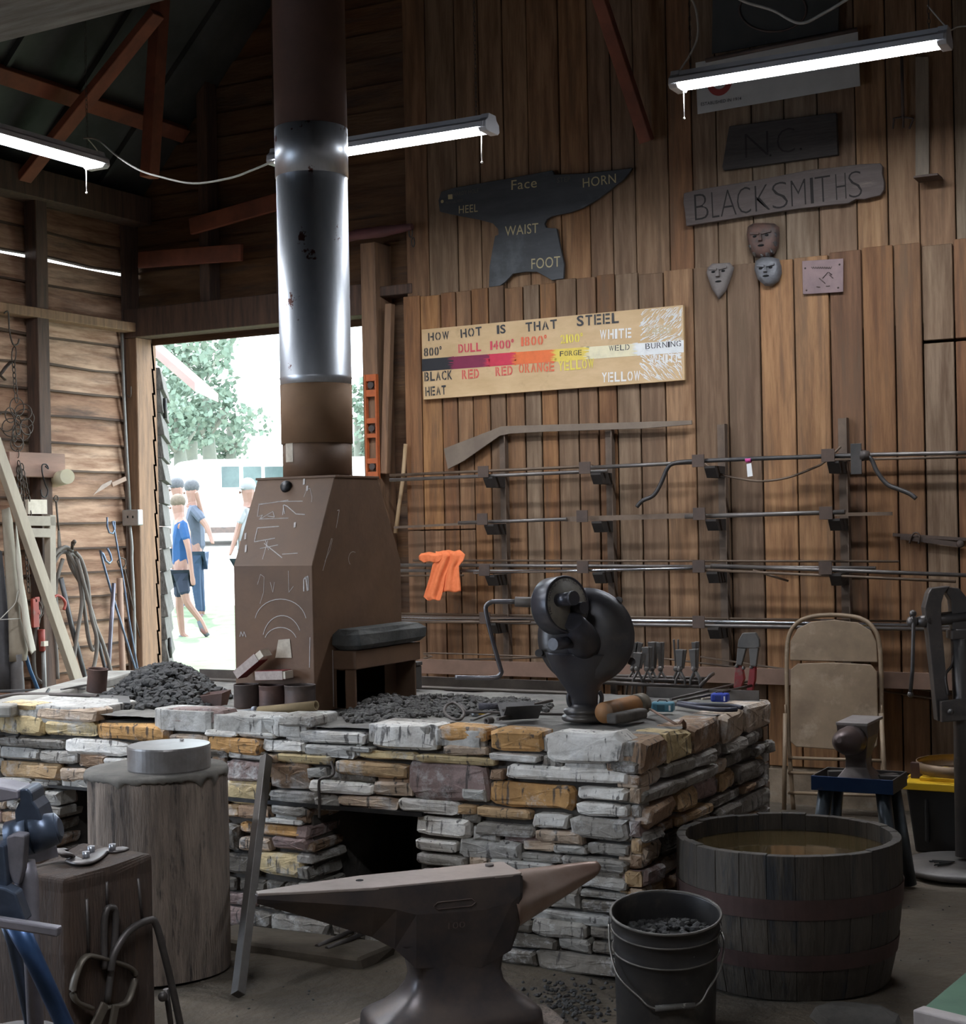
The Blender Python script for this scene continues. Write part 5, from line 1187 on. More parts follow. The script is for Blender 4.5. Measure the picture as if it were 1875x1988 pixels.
# tape measures
def tape(px,py,w_,d_,h_,rz,c1,c2,label):
    p=T(px,py); t=thing('tape_measure',label,'tape measure',(p.x,p.y,ZT)); M=Matrix.Translation(Vector((p.x,p.y,ZT)))@Matrix.Rotation(rz,4,'Z')
    q=MB(); q.box((-w_/2,-d_/2,0),(w_/2,d_/2,h_),M=M); q.build('case',mat('tape_'+label.split()[0],c1,c2,rough=.4,scale=8),t,bevel=.008,seg=3)
    q=MB(); q.box((-w_*.22,-d_/2-.0015,h_*.2),(w_*.12,-d_/2+.001,h_*.75),M=M); q.build('side_label',mat('tape_label_'+label.split()[0],tuple(x*.35 for x in c1),rough=.5),t)
    q=MB(); q.tube([M@Vector((-w_*.25,0,h_)),M@Vector((-w_*.15,0,h_+.008)),M@Vector((w_*.15,0,h_+.006)),M@Vector((w_*.2,0,h_))],.003,6); q.build('belt_clip',M_CAND,t)
    q=MB(); q.box((w_*.30,-d_/2-.0015,h_*.15),(w_*.38,-d_/2+.001,h_*.7),M=M); q.build('white_mark',mat('label_white',(.75,.75,.75),rough=.6),t); return t
tape(1287,1381,.085,.05,.036,.22,(.10,.28,.36),(.07,.19,.26),'teal dusty tape measure lying on the forge edge beside the rusty strip')
tape(1398,1362,.068,.05,.034,.10,(.02,.06,.42),(.015,.03,.25),'blue tape measure lying at the far right corner of the forge')
# long tongs lying across, plier handles
t=thing('forging_tongs','long two-rod tongs lying diagonally toward the far forge corner','tongs',T(1380,1350))
for (x0,y0,x1,y1) in ((1302,1358,1454,1322),(1316,1362,1468,1329)):
    q=MB(); q.tube([T(x0,y0,ZT+.012),T(x1,y1,ZT+.034)],.006,8); q.build('rein',M_ROD,t)
t=thing('fencing_pliers','long blue-grey handled pliers lying near the teal tape measure','pliers',T(1390,1374))
M_PL=mat('plier_blue',(.07,.07,.10),(.05,.05,.065),rough=.4,metal=.4,scale=8); zq=ZT+.012
q=MB(); q.tube(spline([T(1316,1367,zq),T(1350,1373,zq),T(1400,1378,zq),T(1430,1377,zq)],5),.009,8); q.build('handle',M_PL,t)
q=MB(); q.tube(spline([T(1318,1364,zq+.006),T(1360,1368,zq+.006),T(1415,1370,zq+.006),T(1441,1374,zq+.002)],5),.008,8); q.build('handle',M_PL,t)
q=MB(); q.bar(T(1308,1366,zq),T(1326,1367,zq),.03,.014); q.build('plier_head',M_ROD,t,bevel=.003)
q=MB(); q.bar(T(1362,1357,ZT+.004),T(1380,1355,ZT+.004),.007,.007); tag(q.build('wood_splinter',M_MW),'pale wooden splinter beside the blue tape measure','splinter')
# left end: shovel, rods, poker over the edge
t=thing('slice_shovel','flat coal shovel with long handle at the left end of the forge','shovel',T(100,1365))
q=MB(); q.tube(spline([T(-40,1362,ZT+.02),T(20,1350,ZT+.022),T(60,1348,ZT+.020),T(150,1350,ZT+.016),T(190,1352,ZT+.015)],4),.009,8); q.build('handle',M_ROD,t)
q=MB(); a=[T(185,1350,ZT+.010),T(250,1352,ZT+.014),T(254,1366,ZT+.014),T(160,1362,ZT+.010)]; q.add(a+[v+Vector((0,0,.003)) for v in a],[(0,1,2,3),(7,6,5,4),(0,4,5,1),(1,5,6,2),(2,6,7,3),(3,7,4,0)]); q.build('blade',M_SHEET,t)
for i,(x0,y0,x1,y1,l) in enumerate(((-30,1342,166,1337,'long flat bar lying at the left end of the forge behind the coal shovel'),(120,1339,166,1330,'short thin strip lying against the leaning rusty can'))):
    q=MB(); q.bar(T(x0,y0,ZT+.010+.01*i),T(x1,y1,ZT+.010+.01*i),.016,.008); tag(q.build('steel_strip',M_SHEET),l,'steel strip')
a=T(95,1338,ZT+.035); b=atY(33,1432,FY-.035); q=MB(); q.tube([a,b],.006,8); tag(q.build('iron_rod',M_IRON),'thin black iron rod leaning over the left front edge of the forge','rod')
# hanging hook on the forge face
q=MB(); q.tube(spline([atY(x,y,FY-o) for x,y,o in ((643,1478,.01),(648,1500,.02),(640,1508,.03),(625,1511,.035),(619,1520,.035),(620,1560,.035),(620,1588,.035))],5),.0055,8); tag(q.build('iron_hook',M_ROD),'bent iron hook hanging on the forge face above its dark opening','hook')
# tong rack behind the forge
t=thing('tong_rack','horizontal rod rack for tongs behind the right end of the forge','tong rack',(atY(1290,1315,FB+.12).x,FB+.12,0))
B=lambda px,py,o=.12: atY(px,py,FB+o)
for (x0,y0,x1,y1,o) in ((1150,1324,1358,1334,.05),(1150,1316,1360,1324,.12),(1150,1311,1372,1318,.19)):
    q=MB(); q.tube([B(x0,y0,o),B(x1,y1,o)],.0085,10); q.build('rack_rod',M_ROD,t)
q=MB(); q.tube(spline([B(1358,1334,.05),B(1368,1322,.06),B(1378,1312,.12),B(1384,1308,.19)],4),.0085,8); q.tube([B(1358,1334,.05),B(1340,1336,.05),B(1334,1345,.05),B(1334,1360,.05)],.0085,8); q.build('end_loop',M_ROD,t)
for x in (1190,1350):
    q=MB(); v=B(x,1322,.16); q.box((v.x-.012,v.y,0),(v.x+.012,v.y+.02,v.z+.0)); q.build('rack_leg',M_ROD,t)
tl_=[(1238,1247,1222,.16,'splayed grey tongs head nearest the blower'),(1241,1267,1236,.07,'square flat-jawed tongs just right of the blower'),(1256,1256,1258,.09,'dark flat-bit tongs, second group from the blower'),(1268,1246,1266,.17,'tall brown square-bit tongs behind the dark flat-bit pair'),(1282,1247,1285,.15,'slim twisted tongs in the middle of the rack'),(1312,1241,1316,.16,'thin needle-jawed tongs standing highest in the rack'),(1322,1261,1320,.07,'wide grey block-jawed tongs right of the rack middle'),(1347,1260,1350,.08,'hooked-bit tongs at the right end of the rack'),(1350,1246,1352,.17,'small-bit tongs behind the hooked pair at the rack end')]
M_TG=mat('tong_steel',(.20,.18,.165),(.13,.12,.11),rough=.55,metal=.2,scale=12,bump=.1)
for i,(px,yt,pb,o,l) in enumerate(tl_):
    top=B(px,yt,o); mid=B((px+pb)/2,1298,o); bot=B(pb,1352,o); t=thing('tongs',l+', in the tong rack','tongs',bot,'tongs standing in the rack')
    wj=(.030,.038,.034,.034,.020,.008,.036,.030,.020)[i]
    for s in (-1,1):
        q=MB(); off=Vector((.010*s,0,0)) if i in (0,5) else Vector((.003*s,.012*s,0))
        q.bar(top+off,mid+off*.6,wj,.010,up=(0,1,0),w2=wj*.6); 
        q.build('jaw',M_TG,t,bevel=.002)
        q=MB(); q.tube([mid+off*.6,mid*.6+bot*.4+Vector((-.02*s,0,0)),bot+Vector((-.03*s,0,-.12))],.0055,8); q.build('rein',M_TG,t)
    q=MB(); q.ball(mid-Vector((0,.012,0)),.012,10,6); q.build('rivet',M_TG,t)
# bolt cutters leaning behind the far corner
t=thing('bolt_cutters','large bolt cutters with worn red handles leaning behind the far right forge corner','bolt cutters',(B(1450,1400,.1).x,FB+.12,0))
M_BC=mat('cutter_grey',(.20,.18,.16),(.13,.12,.11),rough=.55,metal=.5,scale=8); M_RH=mat('red_handle',(.42,.03,.04),(.24,.05,.04),rough=.5,scale=7,c3=(.22,.17,.13),s3=9)
def fl(name,poly,o,th,m,par,bev=.003):
    q=MB(); a=[B(x,y,o) for x,y in poly]; b=[v+Vector((0,th,0)) for v in a]; n=len(a)
    q.add(a+b,[tuple(range(n)),tuple(range(n,2*n))[::-1]]+[(i,(i+1)%n,n+(i+1)%n,n+i) for i in range(n)]); return q.build(name,m,par,bevel=bev)
fl('blade_head',[(1431,1256),(1433,1242),(1441,1229),(1466,1228),(1473,1241),(1474,1256),(1466,1259),(1436,1258)],.10,.02,M_BC,t)
fl('jaw_arm',[(1431,1258),(1448,1259),(1439,1292),(1428,1292)],.10,.018,M_BC,t); fl('jaw_arm',[(1453,1259),(1472,1258),(1467,1296),(1456,1296)],.10,.018,M_BC,t)
for i,P4 in enumerate(([(1427,1291),(1440,1295),(1444,1318),(1436,1340),(1430,1450),(1418,1450),(1424,1330)],[(1455,1295),(1466,1294),(1465,1320),(1458,1350),(1457,1450),(1445,1450),(1449,1340)])):
    fl('handle',P4,.095,.025,M_RH,t)
for x,y in ((1430,1293),(1443,1297),(1458,1295)):
    q=MB(); q.ball(B(x,y,.09),.008,10,6); q.build('bolt',M_BC,t)
# ================================================================ BACK WALL: RACK AND SIGNS
Y=lambda px,py,y=-.03: atY(px,py,y)
M_RACK=mat('rack_rust',(.11,.075,.058),(.07,.05,.042),rough=.7,metal=.3,scale=9,bump=.15)
M_RACKG=mat('rack_grey',(.18,.125,.088),(.11,.08,.06),rough=.7,metal=.2,scale=7,bump=.15)
M_IRONM=mat('rack_arm_black',(.022,.019,.017),(.04,.032,.028),rough=.8,scale=12)
UP=((978,842,1340,'leftmost'),(1184,835,1340,'second from the left'),(1402,824,1340,'third from the left'),(1637,812,1330,'rightmost'))
ARM=((906,935,1130,1357,1612),(0,))
rows=[[(938,906),(1135,898),(1355,884),(1607,873)],[(936,998),(1130,992),(1357,987),(1603,985)],[(940,1097),(1131,1091),(1356,1089),(1602,1092)],[(941,1190),(1140,1193),(1356,1197),(1606,1203)]]
for i,(px,y0,y1,w_) in enumerate(UP):
    a=Y(px,y0,-.03); b=Y(px+6,y1,-.03); t=thing('bar_rack_upright','rusty %s wall upright of the steel bar rack'%(w_+' ' if ' ' not in w_ else w_.replace('from the left','from left')),'rack',(a.x,-.04,b.z),'uprights of the steel bar rack')
    q=MB(); q.box((a.x-.028,-.036,b.z),(a.x+.028,-.030,a.z)); q.box((a.x+.022,-.075,b.z),(a.x+.028,-.036,a.z)); q.build('angle_upright',M_RACKG,t,bevel=.001)
    for r in range(4):
        p=atY(*rows[r][i],-.235); z=p.z-.058
        q=MB(); q.add([(xx,yy,zz) for xx in (a.x-.034,a.x+.026) for yy,zz in ((-.232,z),(-.232,z-.012),(-.195,z-.062),(-.036,z-.062),(-.036,z))],[(0,1,2,3,4),(9,8,7,6,5),(0,5,6,1),(1,6,7,2),(2,7,8,3),(3,8,9,4),(4,9,5,0)]); q.build('arm',M_IRONM,t)
        q=MB(); q.box((p.x-.034,-.240,z-.004),(p.x+.034,-.232,z+.062)); q.build('arm_lip',M_RACK,t,bevel=.001)
# bars on the rack
M_BAR=mat('bar_grey',(.15,.135,.13),(.21,.19,.175),rough=.45,metal=.6,scale=12); M_BARB=mat('bar_bright',(.50,.50,.52),(.34,.34,.36),rough=.25,metal=.95,scale=6,stretch=(.5,5,5))
M_BARR=mat('bar_brown',(.19,.135,.095),(.13,.09,.065),rough=.6,metal=.4,scale=10)
def zrow(r,px): # resting height interpolation
    pass
def bar_(pts,r,y,m,label,name='steel_bar',flat=None,group='stock bars on the wall rack'):
    q=MB(); P_=[atY(x,yy,y) for x,yy in pts]
    if flat: q.bar(P_[0],P_[-1],.008,flat,up=(0,0,1)) if len(P_)==2 else q.tube(P_,r,8)
    else: q.tube(P_ if len(P_)<3 else spline(P_,5),r,10)
    return tag(q.build(name,m),label,'steel bar',group)
bar_([(757,923),(1150,905)],.009,-.10,M_BARR,'upper brown bar of the top row, its left end behind the hood side')
bar_([(757,932),(1180,914)],.0105,-.19,M_BAR,'lower grey bar of the top row, starting at its left end')
bar_([(1140,908),(1360,897)],.011,-.14,M_BAR,'short grey bar of the top row between the second and third uprights')
bar_([(1540,888),(1640,884),(1880,879)],.011,-.14,M_BAR,'thick grey bar of the top row running out at the right edge')
bar_([(1620,893),(1880,887)],.007,-.08,M_BARR,'thin brown bar under the thick one at top right of the rack')
sw=thing('sway_bar','long dark bent stabiliser bar with down-curved ends on the top rack row','bent bar',atY(1500,890,-.21),'stock bars on the wall rack')
q=MB(); q.tube(spline([atY(x,y,-.21) for x,y in ((1236,984),(1247,972),(1268,962),(1282,940),(1296,908),(1310,899),(1335,896),(1357,895),(1450,891),(1600,886),(1655,885),(1680,885),(1692,893),(1702,915),(1722,940),(1745,950),(1765,958),(1778,968))],4),.0115,12); q.build('bent_rod',mat('bar_dark',(.05,.05,.052),(.09,.08,.075),rough=.5,metal=.5,scale=9),sw)
q=MB(); a=atY(1662,891,-.235); q.box((a.x-.028,-.240,a.z-.078),(a.x+.028,-.232,a.z+.078)); q.build('end_plate',mat('plate_dark',(.06,.058,.055),(.09,.08,.075),rough=.6,metal=.5,scale=12),sw,bevel=.002)
q=MB(); q.lathe([(.0,.02),(.022,.02),(.03,-.02),(0,-.02)],(0,0,0),16,frame(atY(1679,884,-.22),(0,0,1),(1,0,0))); q.build('rubber_bush',M_CAND,sw)
q=MB(); a=atY(1453,893,-.21); q.lathe([(.0125,0),(.0135,0),(.0135,.03),(.0125,.03)],(0,0,0),16,frame(a-Vector((.015,0,0)),(0,0,1),(1,0,0))); q.build('pink_tape',mat('pink_tape',(.65,.08,.32),rough=.6),sw)
q=MB(); b_=[atY(x,y,-.225) for x,y in ((1449,901),(1458,899),(1461,924),(1451,926))]; q.add(b_,[(0,1,2,3)]); q.build('paper_tag',mat('label_white',(.75,.75,.75),rough=.6),sw,solid=.001)
q=MB(); q.tube(spline([atY(x,y,-.16) for x,y in ((1368,900),(1395,919),(1440,930),(1480,934),(1530,927),(1580,908),(1600,897),(1632,867))],5),.006,8); tag(q.build('curved_rod',M_BARR),'thin brown rod sagging in an arc below the top rack row','rod')
bar_([(765,1024),(1000,1012)],.01,-.12,M_BARR,'thin flat brown bar at the left end of the second row',flat=.014)
bar_([(890,1015),(1100,1008)],.0105,-.18,M_BAR,'round grey bar on the left two uprights of the second row')
bar_([(1098,1008),(1370,1000)],.01,-.16,M_BARR,'flat brown bar in the middle of the second row',flat=.028)
bar_([(1330,1003),(1640,994)],.0125,-.19,M_BAR,'thick round grey bar at the right of the second row')
bar_([(1620,999),(1732,997)],.01,-.12,M_BARR,'flat bar end sticking out right of the second row',flat=.018)
bar_([(802,1089),(1250,1093),(1880,1092-10)],.006,-.07,M_BARR,'thin brown rod, uppermost of the third row') if 0 else None
bar_([(802,1088),(1745,1090)],.0065,-.07,M_BARR,'thin brown rod, uppermost of the third row')
bar_([(778,1097),(1330,1100)],.0105,-.13,M_BAR,'grey bar under the orange shirt, second down in the third row')
bar_([(778,1108),(1100,1109)],.009,-.17,M_BAR,'short grey bar under the orange shirt, third down in that row')
bar_([(920,1112),(1370,1103)],.0085,-.205,M_BARB,'bright round bar of the third row behind the blower')
bar_([(1320,1100),(1700,1103)],.010,-.15,M_BAR,'grey bar right of centre in the third row')
bar_([(1380,1098),(1880,1117)],.0105,-.19,M_BAR,'long grey bar reaching the right edge in the third row')
bar_([(1360,1106),(1855,1129)],.0075,-.22,M_BARR,'thin brown rod with a headed end below the third row at right')
bar_([(1462,1107),(1530,1128)],.006,-.20,M_BARR,'short thin rod dipping below the third row')
bar_([(778,1118),(900,1117)],.006,-.12,M_BARR,'thin short rod lowest under the orange shirt')
bar_([(778,1191),(1880,1208)],.006,-.06,M_BARR,'thin brown bar uppermost of the fourth row')
bar_([(778,1197),(1880,1216)],.0115,-.12,M_BARB,'bright steel bar, upper of the fourth row')
bar_([(778,1205),(1880,1223)],.010,-.19,M_BAR,'grey steel bar, lower of the fourth row')
bar_([(778,1208),(1030,1207)],.007,-.22,M_BARR,'short brown bar below the fourth row at left')
# lower shelf channel
a=atY(812,1292,-.20); b=atY(1900,1330,-.20)
q=MB(); zc=atY(1100,1301,-.20).z; q.box((a.x,-.20,zc-.04),(b.x,-.192,zc+.04)); q.box((a.x,-.20,zc-.045),(b.x,-.03,zc-.038)); tag(q.build('shelf_channel',mat('shelf_rust',(.24,.145,.105),(.17,.105,.075),rough=.65,metal=.2,scale=5),bevel=.002),'long rusty steel shelf channel low along the plank wall','shelf')
random.seed(3)
for i,(x0,y0,x1,y1,l) in enumerate(((845,1268,1180,1280,'doubled thin rod with a loop end lying on the low shelf'),(850,1282,1200,1272,'straight thin rod crossing the looped one on the low shelf'),(1200,1268,1470,1300,'thin rod on the low shelf behind the tong rack'),(1360,1275,1880,1352,'long thin flat strip dropping behind the folding chair'),(1716,1342,1880,1366,'thin flat strip below the shelf right of the chair'))):
    q=MB(); P_=[atY(x0,y0,-.15+.02*i),atY(x1,y1,-.15+.02*i)]
    if i==0: q.tube(spline([P_[1],P_[0],P_[0]+Vector((-.02,0,-.02)),P_[0]+Vector((.0,0,-.04)),P_[1]-Vector((0,0,.04))],4),.005,6)
    else: q.tube(P_,.006,6)
    tag(q.build('thin_rod',M_RACKG),l,'rod')
# bent trim strip over the rack
M_TRIM=mat('trim_brown',(.22,.17,.125),(.16,.12,.09),rough=.75,scale=5)
def flatY(name,poly,y,th,m,par=None,bev=.002,**k):
    q=MB(); a=[atY(x,yy,y) for x,yy in poly]; b=[v+Vector((0,th,0)) for v in a]; n=len(a)
    q.add(a+b,[tuple(range(n)),tuple(range(n,2*n))[::-1]]+[(i,(i+1)%n,n+(i+1)%n,n+i) for i in range(n)]); return q.build(name,m,par,bevel=bev,**k)
tag(flatY('bent_strip',[(861,871),(972,828),(985,827),(1342,816),(1343,824),(1250,832),(1060,838),(990,842),(970,846),(900,895),(869,911)],-.085,.012,M_TRIM),'brown bent flat strip widening at its left end above the bar rack','strip')
# ---- HOW HOT IS THAT STEEL board
Yb=-.062
bd=thing('steel_heat_board','plywood board lettered HOW HOT IS THAT STEEL with a colour band','sign',atY(1075,690,Yb))
M_PLY=mat('plywood_sign',(.66,.46,.25),(.56,.375,.19),rough=.6,scale=4,stretch=(1,6,3),detail=6,c3=(.46,.30,.15),s3=9,lo3=.58,hi3=.75)
flatY('board',[(818,640),(1326,592),(1329,738),(822,776)],Yb,.024,M_PLY,bd)
def q4(name,P,m,par,y): 
    q=MB(); q.add([atY(a,b,y) for a,b in P],[(0,1,2,3)]); return q.build(name,m,par,fix=False)
def bandy(x,k): return (697+(660-697)*(x-820)/506)+(24*k)
segs=[(819,880,(.018,.018,.022),'band_black'),(880,950,(.22,.015,.06),'band_dull_red'),(950,1001,(.62,.03,.07),'band_red'),(1001,1079,(.80,.17,.04),'band_orange'),(1079,1143,(.80,.60,.10),'band_yellow'),(1143,1237,(.82,.74,.50),'band_pale_yellow'),(1237,1327,(.84,.84,.82),'band_white')]
for i,(x0,x1,c_,nm) in enumerate(segs):
    q4(nm,[(x0,bandy(x0,0)),(x1,bandy(x1,0)),(x1,bandy(x1,1)),(x0,bandy(x0,1))],mat('paint_'+nm,c_,tuple(v*.8 for v in c_),rough=.6,scale=20,lo=.4,hi=.8),bd,Yb-.0012-.0001*i)
    if i:
        q=MB(); random.seed(i)
        for k in range(14):
            yy=bandy(x0,random.random()); L_=random.uniform(4,14); q.add([atY(x0+1,yy-1.5,Yb-.0014-.0001*i),atY(x0-L_,yy,Yb-.0014-.0001*i),atY(x0+1,yy+1.5,Yb-.0014-.0001*i)],[(0,1,2)])
        q.build('brushed_edge',MC['paint_'+nm],bd,fix=False)
bst=MB(); random.seed(22)
for k in range(330):
    ang=random.uniform(-1.6,1.6); x=1300+random.gauss(0,14); y=665+random.choice([-1,1])*random.uniform(2,68)
    ex=1262; ey=672; dx,dy=x-ex,(y-ey)*1.3+ (8 if y>ey else -8); n_=math.hypot(dx,dy)+.1; L_=random.uniform(8,26); dx,dy=dx/n_,dy/n_
    x0,y0=1240+random.random()*82,y; x1,y1=x0+dx*L_*.6+6,y0+dy*L_*.8
    tb_=lambda x:592+(1326-x)*.0945+2; bb2=lambda x:738+(1326-x)*.075-2
    x1=min(x1,1325); 
    if not(tb_(x0)<y0<bb2(x0)): continue
    y1=max(min(y1,bb2(x1)),tb_(x1)); wv=random.uniform(.5,1.3)
    bst.add([atY(x0-dy*wv,y0+dx*wv,Yb-.0022),atY(x0+dy*wv,y0-dx*wv,Yb-.0022),atY(x1,y1,Yb-.0022)],[(0,1,2)])
bst.build('white_burst',mat('paint_white',(.82,.82,.80),rough=.6),bd,fix=False)
inks={'k':('ink_dark',(.035,.033,.035)),'c':('ink_crimson',(.62,.06,.09)),'r':('ink_red',(.66,.10,.08)),'o':('ink_orange',(.72,.14,.06)),'y':('ink_yellow',(.80,.66,.10)),'w':('ink_white',(.82,.80,.76)),'t':('ink_tan',(.60,.50,.32))}
STEN=MB()
def sign_text(par,txt,x0,y0,x1,y1,hp,ink,y,bold=.012,sten=True,name='lettering'):
    q=MB(); a=atY(x0,y0,y); b=atY(x1,y1,y); h=hp*dep(a)/F
    (stencil_text(q,txt,a,b,h,(0,-1,0),bold=bold) if sten else fit_text(q,txt,a,b,h,(0,-1,0),bold=bold,spacing=1.05,off=.0004))
    nm,c_=inks[ink]; return q.build(name,mat(nm,c_,rough=.6),par,fix=False)
L_=[('HOW',830,662,873,658,15,'k'),('HOT',893,656,937,650,16,'k'),('IS',964,648,983,646,16,'k'),('THAT',1019,644,1083,637,17,'k'),('STEEL',1118,633,1203,626,19,'k'),
('800°',822,692,858,689,16,'k'),('DULL',889,685,935,681,16,'c'),('1400°',951,679,998,675,16,'c'),('1800°',1011,672,1062,668,17,'o'),('2100°',1087,667,1132,663,16,'y'),('WHITE',1163,659,1227,655,18,'w'),('2400',1251,652,1304,648,18,'t'),
('FORGE',1086,692,1130,689,10,'k'),('WELD',1181,682,1223,679,11,'k'),('BURNING',1252,678,1323,672,11,'k'),('BLACK',823,740,879,736,17,'k'),('RED',896,736,931,733,17,'r'),('RED',961,730,996,727,17,'r'),('ORANGE',1006,724,1077,720,18,'o'),('YELLOW',1083,720,1154,714,18,'y'),('WHITE',1262,706,1324,702,16,'w'),('YELLOW',1167,742,1244,738,18,'w'),('HEAT',825,769,867,765,17,'k')]
for (t_,x0,y0,x1,y1,h_,i_) in L_: sign_text(bd,t_,x0,y0,x1,y1,h_,i_,Yb-.0026,bold=.022 if h_>12 else .0)
# ---- anvil-shaped sign
Ya=-.035
av=thing('anvil_sign','black anvil-shaped wooden sign naming the parts of an anvil','sign',atY(1020,440,Ya))
M_ASN=mat('sign_black_grain',(.030,.032,.036),(.055,.058,.062),rough=.55,scale=3,stretch=(1,5,5),detail=8,c3=(.10,.11,.115),s3=2.2,lo3=.56,hi3=.70)
zp_=lambda P:[(650+a/2.679,200+b/2.679) for a,b in P]
flatY('sign_panel',zp_([(538,508),(552,462),(620,440),(900,392),(1130,350),(1140,372),(1300,366),(1420,352),(1548,338),(1505,392),(1440,445),(1370,498),(1290,545),(1220,570),(1130,588),(1102,604),(1090,628),(1098,648),(1152,652),(1168,730),(1192,840),(1188,912),(1128,922),(1090,900),(1050,878),(990,878),(925,888),(885,930),(858,950),(800,957),(804,850),(820,755),(832,692),(850,684),(848,655),(820,625),(740,604),(620,582),(545,565)]),Ya,.02,M_ASN,av)
inks['g']=('engraved_gold',(.46,.38,.20)); inks['d']=('engraved_dim',(.10,.095,.07))
for (t_,x0,y0,x1,y1,h_,i_) in (('Face',918,452,1050,438,50,'g'),('STEP',1155,415,1225,407,26,'d'),('HORN',1290,440,1462,415,48,'g'),('HARDY HOLE',616,486,748,464,20,'d'),('PRITCHEL HOLE',578,526,665,512,13,'d'),('HEEL',645,575,743,565,40,'g'),('WAIST',885,692,1058,674,50,'g'),('FOOT',1022,864,1172,850,54,'g')):
    sign_text(av,t_,650+x0/2.679,200+y0/2.679,650+x1/2.679,200+y1/2.679,h_/2.679,i_,Ya-.001,bold=.0,sten=False)
q4('hardy_square',zp_([(588,477),(611,474),(612,499),(589,501)]),mat('engraved_gold',(.46,.38,.20),rough=.6),av,Ya-.001)
q=MB(); p=atY(650+558/2.679,200+512/2.679,Ya-.001); q.add([p+Vector((.010*math.cos(a),0,.010*math.sin(a))) for a in [2*PI*k/14 for k in range(14)]],[tuple(range(14))]); q.build('pritchel_dot',MC['engraved_gold'],av,fix=False)
# ---- BLACKSMITHS plank, N.C. board
z3=lambda P:[(1250+a/3,b/3) for a,b in P]
M_OLDB=mat('wood_old_sign',(.135,.105,.095),(.085,.068,.062),rough=.8,scale=3,stretch=(1.2,8,8),detail=8,bump=.3,c3=(.18,.14,.12),s3=3)
bs_=thing('blacksmiths_plank','weathered grey plank carved BLACKSMITHS with broken right end','sign',atY(1520,380,-.04))
flatY('plank',z3([(230,1125),(300,1106),(700,1040),(970,987),(1100,975),(1260,955),(1375,950),(1388,968),(1386,1010),(1398,1060),(1397,1105),(1375,1137),(1310,1152),(1285,1160),(1235,1158),(1190,1184),(1100,1192),(900,1215),(600,1260),(400,1292),(245,1316),(238,1240),(228,1180)]),-.045,.035,M_OLDB,bs_,bev=.004)
inks['b']=('carved_dark',(.022,.018,.017))
ltr='BLACKSMITHS'; xs_=[(298,378),(398,440),(448,540),(545,625),(650,735),(750,840),(860,945),(972,990),(1000,1090),(1120,1180),(1195,1272)]
for chh,(xa,xb) in zip(ltr,xs_):
    yb0=1288-(xa-305)*.145; hh=175-(xa-300)*.0+0
    q=MB(); a=atY(1250+xa/3,yb0/3,-.0462); b=atY(1250+xb/3,(yb0-(xb-xa)*.145)/3,-.0462); fit_text(q,chh,a,b,54*dep(a)/F,(0,-1,0),bold=-.022,off=.0003); q.build('carved_letter',mat('carved_dark',(.022,.018,.017),rough=.9),bs_,fix=False)
nc=thing('carved_board','dark carved board lettered N.C. above the BLACKSMITHS plank','sign',atY(1512,275,-.03))
flatY('board',z3([(495,735),(1118,655),(1128,900),(462,992),(455,970)]),-.03,.03,mat('wood_dark_sign',(.060,.050,.046),(.04,.034,.032),rough=.8,scale=3,stretch=(1.2,8,8),bump=.3),nc,bev=.003)
for chh,x0,x1,yb in (('N',590,725,925),('.',735,748,905),('C',775,880,900),('.',912,924,868)):
    q=MB(); a=atY(1250+x0/3,yb/3,-.0312); b=atY(1250+x1/3,(yb-(x1-x0)*.14)/3,-.0312)
    if chh=='.': q.ball(a,.006,8,6)
    else: fit_text(q,chh,a,b,50*dep(a)/F,(0,-1,0),bold=-.022,off=.0003)
    q.build('carved_letter',MC['carved_dark'],nc,fix=False)
# ---- banner and the dark board above
M_BAN=mat('banner_white',(.55,.55,.54),(.48,.48,.47),rough=.6,scale=5)
bn=thing('white_banner','dusty white banner with a red emblem and small lettering behind the strip light','banner',atY(1510,140,-.06))
flatY('banner_sheet',z3([(300,365),(1245,185),(1258,500),(312,665)]),-.06,.003,M_BAN,bn,bev=0)
q=MB(); p=atY(1250+440/3,470/3,-.0612); r0=78/3*dep(p)/F
M_EMB=mat('emblem_red',(.33,.05,.045),rough=.6)
for k in range(40):
    a=2*PI*k/40; b=2*PI*(k+1)/40; q.add([p+Vector((r0*.58*math.cos(a),0,r0*.62*math.sin(a))),p+Vector((r0*math.cos(a),0,r0*1.12*math.sin(a))),p+Vector((r0*math.cos(b),0,r0*1.12*math.sin(b))),p+Vector((r0*.58*math.cos(b),0,r0*.62*math.sin(b)))],[(0,1,2,3)])
q.add([p+Vector((x*r0,-.0004,z*r0)) for x,z in ((-.5,-.25),(.1,-.35),(.45,.1),(.1,-.1))],[(0,1,2,3)]); q.build('emblem',M_EMB,bn,fix=False)
sign_text(bn,'ESTABLISHED IN 1914',1250+332/3,617/3,1250+567/3,582/3,6.2,'k',-.0612,bold=.004,sten=False)
q=MB(); q.tube([atY(*z3([(360,352)])[0],-.07),atY(*z3([(1240,172)])[0],-.07)],.012,10); q.build('hanging_rod',M_CAND,bn)
ub=thing('dark_poster','dark framed board with an oval emblem hung above the white banner','sign',atY(1500,50,-.04))
flatY('board',z3([(400,-60),(1138,-60),(1130,178),(760,248),(395,312)]),-.04,.01,mat('poster_dark',(.060,.062,.06),(.04,.042,.04),rough=.7,scale=3,c3=(.16,.16,.155),s3=2.5,lo3=.62,hi3=.8),ub,bev=0)
q=MB(); q.tube([atY(*z3([(750+195*math.cos(a),55-130*math.sin(a)-0*math.cos(a))])[0],-.043) for a in [2*PI*k/40 for k in range(40)]],.006,6,closed=True); q.build('oval_emblem',M_CAND,ub)
